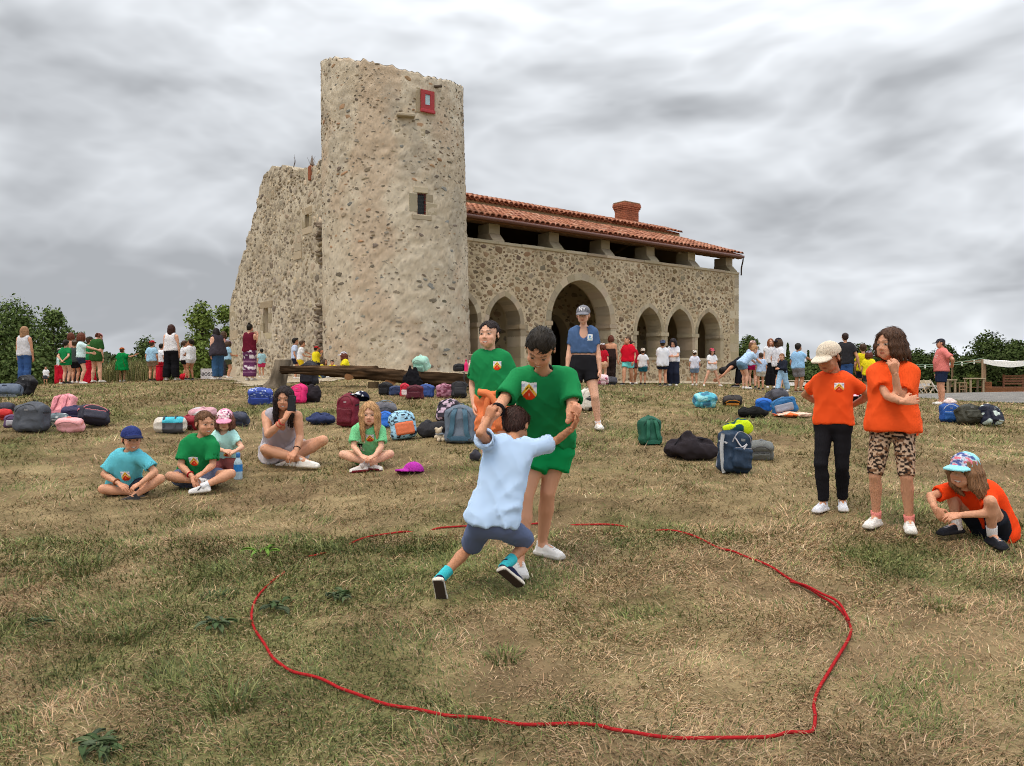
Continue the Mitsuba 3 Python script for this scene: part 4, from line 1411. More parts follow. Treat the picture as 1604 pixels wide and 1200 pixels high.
for u_, v_, y_, r_ in ((547, 590, 15.98, .10), (612, 598, 15.8, .12)):
    c0 = at(u_, v_, y_)
    put('cut_branch', placed((lambda q: (q[0], q[1]))(tube([(0, 0, -.10), (0, 0, -.035), (0, 0, -.02)], [r_ * 1.05, r_, r_ * .6], 14)), c0, (1, .1, .1), (0, .45, .8), (.05, -.85, -.25)), 'matte', key, color=(.19, .095, .045), smooth=30)
for u_ in (585, 690):                                                   # short legs under the trunk
    c0 = at(u_, 600, 15.95)
    g_ = float(ground(c0[0], c0[1]))
    put('support_block', tube([(c0[0], c0[1], g_ - .05), (c0[0], c0[1], c0[2] + .02)], .11, 12), 'matte', key, color=(.10, .07, .045), smooth=40)

key = thing('tree_stump', 'cut grey tree stump with flared roots at the left end of the log bench', 'stump')
b0 = on_ground(432, 607)
top = at(444, 563, b0[1])
R0 = .165
n, m = 40, 40
zz = np.linspace(0, 1, n)
th = np.arange(m) / m * 2 * np.pi
cx = b0[0] + (top[0] - b0[0]) * zz
cz = b0[2] - .05 + (top[2] - b0[2] + .05) * zz
fl = np.exp(-zz * 5.0)
Rr = R0 * (1.0 + fl[:, None] * (.35 + 1.25 * np.clip(np.cos(th - math.pi), 0, 1) ** 3 + .5 * np.clip(np.cos(th - 4.2), 0, 1) ** 4 + .3 * np.clip(np.cos(th - 5.6), 0, 1) ** 4)[None])
V = np.stack([cx[:, None] + Rr * np.cos(th), b0[1] + Rr * np.sin(th), np.broadcast_to(cz[:, None], Rr.shape)], -1)
q = np.stack([np.cos(th)[None] * 5 + 0 * zz[:, None], np.sin(th)[None] * 5 + 0 * zz[:, None], zz[:, None] * 1.6 + 0 * th[None]], -1)
V[..., :2] += (.03 * (meshkit.fbm(q, 3, 3) - .5))[..., None] * np.stack([np.cos(th), np.sin(th)], -1)[None] * 2
V = np.vstack([V.reshape(-1, 3), [[cx[-1], b0[1], cz[-1] + .004]], [[cx[0], b0[1], cz[0]]]])
i, j = np.meshgrid(np.arange(n - 1), np.arange(m), indexing='ij')
i, j = i.ravel(), j.ravel()
k = (j + 1) % m
F = np.vstack([np.stack([i * m + j, i * m + k, (i + 1) * m + k], 1), np.stack([i * m + j, (i + 1) * m + k, (i + 1) * m + j], 1), np.stack([(n - 1) * m + np.arange(m), (n - 1) * m + (np.arange(m) + 1) % m, np.full(m, n * m)], 1)])
col = mx((.10, .082, .062), (.26, .215, .165), sm(.3, .7, meshkit.fbm(V * [9, 9, 2.5], 3, 6)))
put('trunk', (V, F), 'matte', key, color=col, smooth=40) if False else put('trunk', (V, F), 'matte', key, color=col, smooth=True)
put('cut_face', tube([(cx[-1], b0[1], cz[-1] + .0), (cx[-1], b0[1], cz[-1] + .012)], [R0 * 1.0, R0 * .97], 24), 'matte', key, color=(.58, .49, .36), smooth=30)
# a second, shorter stump behind the boy with the orange jacket
key = thing('tree_stump', 'short pale stump seat at the right end of the log bench', 'stump')
b0 = at(745, 600, 17.0)
b0[2] = ground(b0[0], b0[1])
put('trunk', tube([b0 - [0, 0, .05], b0 + [0, 0, .2], b0 + [0, 0, .62]], [.17, .16, .155], 18), 'matte', key, color=(.20, .16, .12), smooth=40)
put('cut_face', tube([b0 + [0, 0, .62], b0 + [0, 0, .63]], [.155, .15], 18), 'matte', key, color=(.58, .49, .36), smooth=30)

# the rope ring
ROPE = [(445, 898), (420, 918), (402, 940), (394, 965), (399, 990), (415, 1015), (432, 1040), (455, 1057), (490, 1066), (520, 1077), (545, 1090), (600, 1107), (650, 1119), (700, 1128), (760, 1134), (830, 1140), (930, 1142), (965, 1150),
        (1020, 1160), (1100, 1164), (1200, 1163), (1240, 1153), (1266, 1153), (1274, 1148), (1277, 1130), (1275, 1110), (1282, 1085), (1300, 1055), (1322, 1020), (1333, 992), (1325, 972), (1310, 955), (1290, 942), (1272, 930), (1240, 912),
        (1210, 892), (1180, 878), (1150, 868), (1125, 860), (1100, 848), (1080, 840), (1045, 832), (985, 826), (920, 823), (870, 820), (830, 823), (750, 825), (700, 828), (660, 832), (615, 837), (570, 845), (530, 860), (500, 870), (484, 874)]
rp_ = spline([on_ground(u_, v_) for u_, v_ in ROPE], 520)
lift = .010 + .012 * meshkit.noise(np.c_[np.arange(520) * .11, np.zeros(520), np.zeros(520)])
back = np.clip((rp_[:, 1] - 3.9) / 1.2, 0, 1)
rp_[:, 2] = ground(rp_[:, 0], rp_[:, 1]) + lift - .008 * back
dip = np.exp(-((np.arange(520)[:, None] - A([470, 500, 430, 408])[None]) / 4.0) ** 2).sum(1)
rp_[:, 2] -= .03 * np.clip(dip, 0, 1)
V, F = tube(rp_, .0066, 10)
tw_ = np.arange(520)[:, None] * 0.9 + np.arange(10)[None] * 2 * np.pi / 10 * 1
col = A([.36, .022, .025])[None] * (1 + .16 * np.sin(tw_ * 2).ravel())[:, None]
key = put('rope', (V, F), 'matte', color=np.vstack([col, col[:2]]), smooth=True)
tag(key, 'red rope laid out as a ring in the dry grass', 'rope')
col2 = spline([on_ground(1238, 915) + [0, 0, .014], on_ground(1262, 928) + [.0, .015, .035], on_ground(1290, 944) + [0, .02, .04], on_ground(1316, 958) + [0, .02, .04], on_ground(1330, 985) + [0, .0, .04]], 60)
key = put('rope', tube(col2, .0062, 10), 'matte', color=(.36, .022, .025), smooth=True)
tag(key, 'short doubled length of red rope beside the right bend of the ring', 'rope')

# ------------------------------------------------------------------ the terrace beyond the path
DY = 50.0
WOOD = A([.26, .15, .085])


def planks(key, name, lo, hi, axis, n, gap, color, r=RNG, mat='matte'):
    lo, hi = A(lo, float), A(hi, float)
    w = (hi[axis] - lo[axis]) / n
    for q in range(n):
        a, b = lo.copy(), hi.copy()
        a[axis] = lo[axis] + q * w + gap / 2
        b[axis] = lo[axis] + (q + 1) * w - gap / 2
        put(name, boxm(a, b, .006), mat, key, color=A(color) * r.uniform(.8, 1.2))


key = thing('wooden_deck', 'low reddish wooden deck under the white canopy', 'deck')
x0, x1 = (1537 - U0) / FPX * DY, 37.0
zd = float(ground(30, DY)) + .30
planks(key, 'deck_board', (x0, DY, zd - .03), (x1, DY + 4.5, zd), 0, 26, .012, (.24, .125, .075))
planks(key, 'fascia_board', (x0, DY - .03, zd - .34), (x1, DY - .002, zd - .005), 2, 2, .015, (.25, .11, .06))
key = thing('canopy', 'white fabric canopy on leaning wooden posts over the deck', 'canopy')
zc = EYE + (V0 - 562) / FPX * DY
n, m = 30, 12
X, Y = np.meshgrid(np.linspace(x0 + .12, x1 + 1, n), np.linspace(0, 1, m), indexing='ij')
sag = .16 * np.sin(np.clip((X - x0) / 3.6, 0, 3) % 1 * np.pi)
Z = zc - sag - Y * 0 - .1 * np.sin(Y * np.pi)
V = np.stack([X, DY + Y * 4.2, Z], -1).reshape(-1, 3)
i, j = np.meshgrid(np.arange(n - 1), np.arange(m - 1), indexing='ij')
q = np.stack([i * m + j, (i + 1) * m + j, (i + 1) * m + j + 1, i * m + j + 1], -1).reshape(-1, 4)
F = np.vstack([q[:, [0, 1, 2]], q[:, [0, 2, 3]]])
put('roof_cloth', (V, F), 'cloth', key, color=(.78, .77, .75), smooth=True)
Vd = np.stack([np.stack([X[:, 0], X[:, 0] * 0 + DY - .01, Z[:, 0]], -1), np.stack([X[:, 0], X[:, 0] * 0 + DY - .04, Z[:, 0] - .26 - .12 * np.sin(np.clip((X[:, 0] - x0) / 3.6, 0, 3) % 1 * np.pi)], -1)], 1).reshape(-1, 3)
k = np.arange(n - 1) * 2
put('valance', (Vd, np.vstack([np.stack([k, k + 1, k + 3], 1), np.stack([k, k + 3, k + 2], 1)])), 'cloth', key, color=(.80, .79, .77), smooth=True)
for (xa, ya, xb, yb) in ((x0 + .02, DY - .1, x0 + .22, DY - .1), (x0 + .42, DY + .3, x0 + .42, DY + .3), (x0 + .4, DY + 4.0, x0 + .4, DY + 4.0)):
    put('post', boxm((min(xa, xb) - .05, ya - .05, zd - .02), (min(xa, xb) + .05, ya + .05, zc - .04), .012), 'matte', key, color=(.33, .23, .14))
put('brace', tube([(x0 + .05, DY - .1, zd + .2), (x0 + .40, DY + .25, zc - .3)], .035, 6), 'matte', key, color=(.30, .20, .12))
key = thing('planter', 'square wooden planter at the foot of the canopy post', 'planter')
planks(key, 'plank', (x0 + .3, DY + .1, zd), (x0 + .75, DY + .5, zd + .36), 2, 3, .012, (.22, .09, .05))
key = thing('pallet_bench', 'reddish slatted pallet bench on the deck under the canopy', 'bench')
xb0, xb1 = (1572 - U0) / FPX * (DY + 1), 35.6
for q in range(4):
    put('back_slat', boxm((xb0, DY + 1.0, zd + .18 + q * .165), (xb1, DY + 1.03, zd + .18 + q * .165 + .11), .006), 'matte', key, color=A([.33, .165, .10]) * RNG.uniform(.85, 1.15))
for q in range(4):
    put('post', boxm((xb0 + q * (xb1 - xb0 - .1) / 3, DY + 1.031, zd), (xb0 + q * (xb1 - xb0 - .1) / 3 + .1, DY + 1.12, zd + .82), .008), 'matte', key, color=(.30, .15, .09))
planks(key, 'seat_slat', (xb0, DY + 1.13, zd + .36), (xb1, DY + 1.7, zd + .39), 1, 4, .03, (.31, .155, .095))


def high_table(u, w, h, label, top_c=(.40, .32, .22)):
    key = thing('bar_table', label, 'table')
    x = (u - U0) / FPX * DY
    g = float(ground(x, DY)) + .0
    put('tabletop', boxm((x - w / 2, DY - .4, g + h - .07), (x + w / 2, DY + .4, g + h), .012), 'matte', key, color=top_c)
    for sx in (-1, 1):
        for sy in (-1, 1):
            put('leg', boxm((x + sx * (w / 2 - .1) - .05, DY + sy * .3 - .05, g), (x + sx * (w / 2 - .1) + .05, DY + sy * .3 + .05, g + h - .072), .01), 'matte', key, color=A(top_c) * .9)
    return x, g


high_table(1526, 1.0, .92, 'tall rustic wooden table next to the canopy post')
high_table(1486, .66, .86, 'smaller tall wooden table beside the man in pink')
key = thing('wooden_stool', 'slatted wooden stool between the two tall tables', 'stool')
x = (1505.5 - U0) / FPX * DY
g = float(ground(x, DY))
put('seat', boxm((x - .27, DY - .25, g + .60), (x + .27, DY + .25, g + .65), .01), 'matte', key, color=(.34, .24, .15))
for sx in (-1, 1):
    for sy in (-1, 1):
        put('leg', boxm((x + sx * .22 - .03, DY + sy * .2 - .03, g), (x + sx * .22 + .03, DY + sy * .2 + .03, g + .598)), 'matte', key, color=(.32, .22, .14))
for zz_ in (.18, .40):
    put('stretcher', boxm((x - .19, DY - .215, g + zz_), (x + .19, DY - .185, g + zz_ + .05)), 'matte', key, color=(.32, .22, .14))


def folding_chair(u, y, rot, label, c=(.55, .44, .30)):
    key = thing('folding_chair', label, 'chair')
    x = (u - U0) / FPX * y
    g = float(ground(x, y))
    X, Y = A([math.cos(rot), math.sin(rot), 0]), A([-math.sin(rot), math.cos(rot), 0])
    P = lambda a, b, z: A([x, y, g]) + X * a + Y * b + A([0, 0, z])
    for s in (-1, 1):
        put('leg', tube([P(s * .21, -.28, 0), P(s * .21, .22, .84)], .022, 6), 'matte', key, color=c)
        put('leg', tube([P(s * .18, .28, 0), P(s * .18, -.2, .46)], .022, 6), 'matte', key, color=c)
    put('seat', placed(boxm((-.2, -.2, .44), (.2, .2, .475)), A([x, y, g]), X, Y, DZ), 'matte', key, color=A(c) * 1.05)
    put('backrest', placed(boxm((-.21, .17, .62), (.21, .2, .82)), A([x, y, g]), X, Y, DZ), 'matte', key, color=A(c) * 1.05)


folding_chair(1449, 47, .5, 'pale wooden folding chair left of the man in pink')
folding_chair(1455, 47.6, 2.2, 'pale wooden folding chair turned away, close to the man in pink', (.62, .54, .40))
folding_chair(1463, 48.5, 1.0, 'light metal folding chair partly behind the man in pink', (.60, .58, .54))
folding_chair(1437, 49, 3.4, 'white folding chair at the left end of the terrace', (.68, .66, .62))
for q, u_ in enumerate((1242, 1262)):
    folding_chair(u_, 46, q * 2.0, ('white garden chair under the hand of the man in grey shorts', 'white garden chair left of the girl in the beige cap')[q], (.74, .73, .70))
key = thing('draped_table', 'low table under a pale cloth beside the folding chairs', 'table')
x = (1440 - U0) / FPX * 48
g = float(ground(x, 48))
put('cloth', boxm((x - .5, 47.6, g + .3), (x + .45, 48.3, g + .74), .06), 'cloth', key, color=(.60, .61, .64), smooth=30)
for s in (-.4, .35):
    put('leg', tube([(x + s, 47.9, g), (x + s, 47.9, g + .31)], .03, 6), 'matte', key, color=(.3, .2, .12))
key = thing('rail_fence', 'low pale wooden rail fence beyond the right corner of the hall', 'fence')
xa, xb = (1180 - U0) / FPX * 45, (1300 - U0) / FPX * 45
for q in range(6):
    xx = xa + (xb - xa) * q / 5
    g = float(ground(xx, 45))
    put('post', boxm((xx - .04, 44.96, g - .1), (xx + .04, 45.04, g + 1.02)), 'matte', key, color=(.42, .37, .29))
for zz_ in (.5, .9):
    g0, g1 = float(ground(xa, 45)), float(ground(xb, 45))
    put('rail', tube([(xa, 44.93, g0 + zz_), ((xa + xb) / 2, 44.93, float(ground((xa + xb) / 2, 45)) + zz_), (xb, 44.93, g1 + zz_)], .04, 6), 'matte', key, color=(.48, .43, .34))
key = thing('light_string', 'string of small white bulbs hung across in front of the dark trees', 'string lights')
for (ua, va, ub, vb, nm) in ((1400, 571, 1540, 561, 'upper_cable'), (1400, 573, 1540, 565, 'lower_cable')):
    a, b = at(ua, va, DY - 1), at(ub, vb, DY)
    q = np.linspace(0, 1, 30)
    L = a[None] * (1 - q[:, None]) + b[None] * q[:, None]
    L[:, 2] -= .18 * np.sin(q * np.pi)
    put(nm, tube(L, .02, 5), 'matte', key, color=(.25, .36, .28))
    for t_ in range(2, 29, 4):
        put('bulb', tube([L[t_] - [0, 0, .02], L[t_] - [0, 0, .09], L[t_] - [0, 0, .13]], [.03, .055, .02], 8), 'satin', key, color=(.85, .85, .8), smooth=True)
a = at(1400, 571, DY - 1)
g = float(ground(a[0], a[1]))
key = thing('wooden_pole', 'wooden pole that carries the light string, behind the standing girls', 'pole')
put('post', tube([(a[0], a[1], g - .1), (a[0], a[1], a[2] + .1)], .06, 8), 'matte', key, color=(.3, .22, .14), smooth=40)
# white game box with lettering
key = thing('game_box', 'white cardboard box with BOSS in black letters beside the woman in jeans', 'box')
p = on_ground(325, 594)
put('carton', boxm(p + [-.22, -.0, .0], p + [.22, .26, .33], .008), 'matte', key, color=(.74, .74, .78))
tmm = meshkit.text_mesh('BOSS', .10, .004, bold=True)
tv = A(tmm.vertices)
tv[:, 0] -= (tv[:, 0].max() + tv[:, 0].min()) / 2
tv[:, 0] *= 1.05
put('lettering', placed((tv, A(tmm.faces)), p + [0, -.001, .115], (1, 0, 0), (0, 0, 1), (0, -1, 0)), 'matte', key, color=(.015, .015, .02))
put('lid_edge', boxm(p + [-.225, -.006, .318], p + [.225, .266, .335], .004), 'matte', key, color=(.68, .68, .72))


# ================================================================== PEOPLE: the builder
def frame_from(f, up):
    """Rows right, forward, up."""
    f = unit(f)
    r = unit(np.cross(f, up))
    return np.stack([r, f, np.cross(r, f)])


_cache = {}


def cached(key, fn):
    if key not in _cache:
        _cache[key] = fn()
    return _cache[key]


def head_local(div, kind):
    """A head of height 1 about its centre (x right, y forward, z up) -> v, f, with a face; kind: child, adult, smile adds an open smile."""
    s = SDF((-.46, -.55, -.56), (.46, .56, .56), 1.0 / div)
    child = 'child' in kind
    jw = .275 if child else .262
    s.ell((0, -.07, .13), (.350, .42, .37), k=.02)
    s.ell((0, .09, -.14), (jw, .285, .345), k=.10)
    s.ell((0, .21, -.36), (.13 if child else .145, .14, .13), k=.08)
    for q in (-1, 1):
        s.ell((q * .155, .235, -.16), (.12, .12, .12), k=.08)
        s.ell((q * .15, .26, -.30), (.09, .09, .09), k=.07)
        s.cone((q * .05, .345, .115), (q * .19, .29, .10), .040, .035, k=.05)
    for q in (-1, 1):
        s.ell((q * .145, .405, .015), (.082, .06, .052), k=.05, kind='s')
    for q in (-1, 1):
        s.ell((q * .142, .300, .012), (.070, .062, .058), k=.012)
    nl = .0 if child else .015
    s.cone((0, .345, .03), (0, .405 + nl, -.115), .030, .045, k=.035)
    for q in (-1, 1):
        s.ell((q * .045, .375, -.135), (.035, .04, .028), k=.03)
    for q in (-1, 1):
        s.ell((q * .022, .41 + nl, -.165), (.014, .02, .012), k=.01, kind='s')
    if 'smile' in kind:
        for q in (-1, 1):
            s.ell((q * .17, .25, -.13), (.10, .10, .085), k=.05)
        for a, b in (((-.125, .275, -.235), (-.05, .345, -.262)), ((-.05, .345, -.262), (.05, .345, -.262)), ((.05, .345, -.262), (.125, .275, -.235))):
            s.cone(a, b, .021, .024, k=.02)
            s.cone(A(a) - [0, .012, .058], A(b) - [0, .012, .07], .024, .026, k=.025)
    else:
        for a, b in (((-.095, .30, -.262), (-.03, .348, -.25)), ((-.03, .348, -.25), (.03, .348, -.25)), ((.03, .348, -.25), (.095, .30, -.262))):
            s.cone(a, b, .020, .024, k=.02)
            s.cone(A(a) * [.95, .99, 1] - [0, .0, .012], A(b) * [.9, .99, 1] - [0, 0, .046], .020, .028, k=.02)
    for q in (-1, 1):
        s.ell((q * .355, -.06, -.03), (.038, .085, .125), frame_from((q * .35, 1, 0), (0, .15, 1)), k=.02)
        s.ell((q * .385, -.03, -.02), (.018, .04, .07), k=.015, kind='s')
    s.cone((0, -.09, -.28), (0, -.12, -.56), .19, .19, k=.06)
    return s.mesh()


def head_colors(v, skin, hair, kind, lips=None):
    """Skin with lips, brows, eyes and (for a smile) teeth."""
    x, y, z = np.abs(v[:, 0]), v[:, 1], v[:, 2]
    skin = A(skin)
    c = np.tile(skin, (len(v), 1))
    c *= (1 + .05 * (meshkit.noise(v * 9) - .5))[:, None]
    ch = np.exp(-((x - .17) / .10) ** 2 - ((z + .15) / .09) ** 2) * (y > .1)
    c = c * (1 - .35 * ch[:, None]) + skin * [1.1, .78, .74] * (.35 * ch[:, None])
    front = y > .2
    lip = A(lips) if lips is not None else skin * [.85, .50, .48]
    if 'smile' in kind:
        zz = z + .292 - 2.3 * x ** 2
        wd = np.clip(1 - (x / .135) ** 2, 0, 1)
        c[front & (x < .13) & (np.abs(zz) < .046 * wd + .008)] = lip
        c[front & (x < .115) & (np.abs(zz - .004) < .026 * wd + .002)] = (.10, .03, .03)
        c[front & (x < .10) & (np.abs(zz - .010) < .019 * wd + .001)] = (.66, .62, .56)
    else:
        m = front & (x < .095) & (np.abs(z + .270) < .036 * (1 - (x / .11) ** 2) + .006)
        c[m] = lip
        m = front & (x < .085) & (np.abs(z + .270) < .006)
        c[m] = lip * .45
    ex, ez = (x - .142) / .072, (z - .012 - .02 * (x - .142)) / (.024 if 'smile' in kind else .032)
    e = front & (ex ** 2 + ez ** 2 < 1)
    c[e] = (.50, .46, .43)
    i = front & (((x - .142) / .036) ** 2 + ((z - .013) / .038) ** 2 < 1) & e
    c[i] = (.035, .022, .014)
    lid = front & (ex ** 2 + ((z - .022) / .042) ** 2 < 1.25) & ~e & (z > .02)
    c[lid] = skin * .55
    b = front & (x > .055) & (x < .225) & (np.abs(z - .134 + 1.2 * (x - .15) ** 2) < .017)
    c[b] = A(hair) * .55 + skin * .30
    return np.clip(c, .004, .9)


def hand_local(curl, spread, div):
    s = SDF((-.5, -.2, -.55), (.32, 1.1, .2), 1.0 / div)
    s.cone((0, -.14, 0), (0, .08, 0), .105, .115, k=.03)
    for i, x in enumerate((-.155, -.05, .055, .15)):
        s.cone((x * .55, .06, 0), (x, .47 - .03 * abs(i - 1.3), .0), .095, .072, k=.05)
    s.ell((-.13, .2, -.05), (.10, .17, .075), k=.05)
    for i, (x, L) in enumerate(zip((-.155, -.05, .055, .15), (.42, .47, .43, .34))):
        p = A([x, .47 - .03 * abs(i - 1.3), 0.0])
        d0 = (i - 1.5) * spread * .16
        a1, a2, a3 = curl * 1.15, curl * 2.3, curl * 3.0
        r0 = .058 if i < 3 else .05
        for a, f, ra, rb in ((a1, .42, r0, r0 * .94), (a2, .32, r0 * .94, r0 * .86), (a3, .26, r0 * .86, r0 * .72)):
            q = p + A([math.sin(d0), math.cos(a) * math.cos(d0), -math.sin(a)]) * L * f
            s.cone(p, q, ra, rb, k=.012)
            p = q
    t0, t1 = A([-.11, .13, -.03]), A([-.29, .30, -.09 - .1 * curl])
    t2 = t1 + A([-.08 + .14 * curl, .14, -.08 * curl - .02])
    t3 = t2 + A([.0 + .12 * curl, .11, -.05 * curl])
    for a, b, ra, rb in ((t0, t1, .085, .068), (t1, t2, .066, .058), (t2, t3, .057, .044)):
        s.cone(a, b, ra, rb, k=.02)
    return s.mesh()


def shoe_local(div, kind):
    s = SDF((-.26, -.56, -.02), (.26, .62, .56), 1.0 / div)
    s.rbox((0, .02, .07), (.185, .51, .07), round_=.06, k=.02)
    s.ell((0, .30, .06), (.195, .25, .06), k=.05)
    s.ell((0, .26, .155), (.175, .27, .125), k=.05)
    s.ell((0, -.02, .20), (.155, .34, .18), k=.06)
    s.ell((0, -.30, .17), (.15, .19, .17), k=.05)
    if kind == 'high':
        s.cone((0, -.26, .16), (0, -.27, .46), .145, .14, k=.05)
        s.cut((0, 0, .47), (0, 0, 1))
    else:
        s.cone((0, -.27, .18), (0, -.27, .42), .16, .15, k=.05)
        s.cut((0, -.2, .40), (0, .30, 1))
    s.cut((0, 0, 0.0), (0, 0, -1))
    return s.mesh()


def hair_local(style, div, seed, drift=(0, 0)):
    """Hair for a head of height 1. drift: sideways/forward sway of loose ends."""
    long_ = {'long': -1.30, 'mid': -.86, 'bob': -.55}.get(style.split('+')[0])
    low = min(-.5, (long_ or 0) - .15)
    s = SDF((-.72 - abs(drift[0]), -.98, low if long_ else -.75), (.72 + abs(drift[0]), .66, .78), 1.0 / div)
    e = {'crop': .016, 'short': .034, 'tight': .022}.get(style.split('+')[0], .042)
    if 'hat' in style:
        e = .012
    s.ell((0, -.08, .14), (.355 + e, .43 + e, .375 + e), k=.02)
    if style.startswith('short') or style.startswith('crop'):
        s.ell((0, -.26, -.08), (.29, .215, .26), k=.06)
        if style.startswith('short') and 'hat' not in style:
            s.ell((.04, .22, .40), (.27, .17, .12), k=.07)
    else:
        s.ell((0, -.24, -.12), (.31, .22, .30), k=.06)
    s.op(lambda P: np.maximum(np.maximum(.075 - P[..., 1] - .10 * np.clip(P[..., 2], 0, 1), P[..., 2] - (.295 - 1.2 * P[..., 0] ** 2 + .05 * np.sin(P[..., 0] * 17 + 1))), -.62 - P[..., 2]), (-.5, .0, -.62), (.5, .66, .3), .02, 's')
    for q in (-1, 1):
        s.ell((q * .37, .02, -.10), (.06, .11, .16), k=.03, kind='s')
    s.cut((0, 0, -.34 if 'tight' not in style else -.20), (0, .25, -1))
    r = np.random.default_rng(seed)
    if long_:
        n = 13
        for i in range(n):
            a = -2.35 + 4.7 * i / (n - 1)                       # from one temple round the back to the other
            bx, by = math.sin(a) * .36, -math.cos(a) * .42 - .06
            L = long_ * r.uniform(.88, 1.05) * (1 if abs(a) < 1.9 else .92)
            p = [(bx * .93, by * .9, .28), (bx * 1.10, by * 1.05, -.05), (bx * 1.12 + drift[0] * .3, by * 1.08 + drift[1] * .3, -.05 + (L + .05) * .55), (bx * 1.05 + drift[0] + r.normal(0, .03), by * 1.0 + drift[1] + r.normal(0, .03), L)]
            rad = (.065, .10, .095, .035)
            for k in range(3):
                s.cone(p[k], p[k + 1], rad[k], rad[k + 1], k=.05)
    if 'pony' in style:
        p = [(0, -.47, .16), (0.02, -.62, .10), (.05 + drift[0] * .5, -.66, -.18), (.06 + drift[0], -.56 + drift[1], -.62)]
        for k in range(3):
            s.cone(p[k], p[k + 1], (.09, .12, .11)[k], (.12, .11, .035)[k], k=.05)
    if 'bun' in style:
        s.ell((0, -.28, .52), (.17, .17, .15), k=.03)
    if 'side' in style:                                         # plaits or bunches below the ears
        for q in (-1, 1):
            s.cone((q * .36, -.15, -.12), (q * .47, .0, -.50), .085, .10, k=.04)
            s.cone((q * .47, .0, -.50), (q * .46, .08, -.85), .09, .03, k=.04)

    def strands(P):
        a = np.arctan2(P[:, 0], -P[:, 1])
        return .030 * (meshkit.noise(np.c_[a * 9 + P[:, 2] * 1.2, P[:, 2] * 1.6, a * 0 + seed]) - .5) + .022 * (meshkit.noise(np.c_[a * 24, P[:, 2] * 3, a * 0 + seed + 7]) - .5)
    s.wrinkle(strands)
    return s.mesh()


def hair_strands(v, f, n, style, seed):
    """Loose locks over the mass of the hair: thin leaf-shaped strips that follow its fall."""
    r = np.random.default_rng(seed + 17)
    m = trimesh.Trimesh(v, f, process=False)
    i = r.integers(0, len(v), n)
    if 'hat' in style:
        i = i[v[i, 2] < .04]
        n = len(i)
    p, nn = v[i], A(m.vertex_normals)[i]
    flow = p - A([0, -.12, .52])
    flow = flow / (np.linalg.norm(flow, axis=1, keepdims=True) + 1e-9)
    dn = np.clip((.25 - p[:, 2:3]) / .4, 0, 1)
    flow = flow * (1 - dn) + A([0, 0, -1.0]) * dn + r.normal(0, .22, (n, 3))
    if 'tight' in style:                                        # combed back to the nape
        flow = A([0, -1.0, -.25]) + r.normal(0, .10, (n, 3)) + (p[:, 1:2] < -.44) * A([0, .5, -1.5])
    t = flow - nn * (flow * nn).sum(1, keepdims=True)
    t /= np.linalg.norm(t, axis=1, keepdims=True) + 1e-9
    L = (.13 if style.startswith(('crop', 'short')) else .24) * r.uniform(.6, 1.4, (n, 1))
    s = np.cross(nn, t) * r.uniform(.010, .020, (n, 1))
    up = nn * r.uniform(.008, .030, (n, 1)) * (.35 if 'tight' in style else 1)
    V = np.stack([p - t * L * .5, p + s + up * .6, p + t * L * .5 + up, p - s + up * .6], 1).reshape(-1, 3)
    k = np.arange(n)[:, None] * 4
    return V, np.vstack([k + [0, 1, 2], k + [0, 2, 3]])


def cap_local(div, back=False):
    s = SDF((-.55, -.75, -.05), (.55, 1.0, .72), 1.0 / div)
    s.ell((0, -.07, .15), (.405, .485, .415), k=.02)
    s.ell((0, -.07, .13), (.372, .452, .385), k=.01, kind='s')
    s.cut((0, 0, .10), (0, -.10, -1))

    def brim(P):
        x, y = P[..., 0], P[..., 1]
        d2 = (np.sqrt((x / .36) ** 2 + ((y - .34) / .44) ** 2) - 1) * .36
        zz = P[..., 2] - .185 + .75 * x * x + .20 * (y - .34)
        return np.maximum(np.maximum(d2, np.abs(zz) - .026), .30 - y) - .008
    s.op(brim, (-.42, .28, 0), (.42, .82, .30), .02)
    s.ell((0, -.07, .565), (.04, .04, .025), k=.01)
    v, f = s.mesh()
    if back:
        v = v * [-1, -1, 1] + [0, -.12, 0]
    return v, f


def sample(s, P):
    i = ((P - s.lo) / s.h).T
    return map_coordinates(s.d, i, order=1, mode='nearest')


def patch_on(s, c, right, up, w, h, n, paint, lift=.0022):
    """A printed patch laid on the surface of s: marches from c along its normal; paint(a, b) -> colours, a and b from 0 to 1; None leaves a hole."""
    out = unit(np.cross(right, up))
    out = -out if False else out
    a, b = np.meshgrid(np.linspace(0, 1, n), np.linspace(0, 1, n), indexing='ij')
    P = A(c) + ((a - .5) * w).ravel()[:, None] * right + ((b - .5) * h).ravel()[:, None] * up + out * .12
    for _ in range(40):
        d = sample(s, P)
        P = P - out * np.clip(d - lift, -.01, .02)[:, None] * .8
    C = paint(a.ravel(), b.ravel())
    i, j = np.meshgrid(np.arange(n - 1), np.arange(n - 1), indexing='ij')
    q = np.stack([i * n + j, (i + 1) * n + j, (i + 1) * n + j + 1, i * n + j + 1], -1).reshape(-1, 4)
    ok = ~np.isnan(C[q]).any((1, 2))
    ok &= (np.linalg.norm(P[q[:, 0]] - P[q[:, 2]], axis=1) < 4 * max(w, h) / n)
    q = q[ok]
    return P, np.vstack([q[:, [0, 1, 2]], q[:, [0, 2, 3]]]), np.nan_to_num(C)


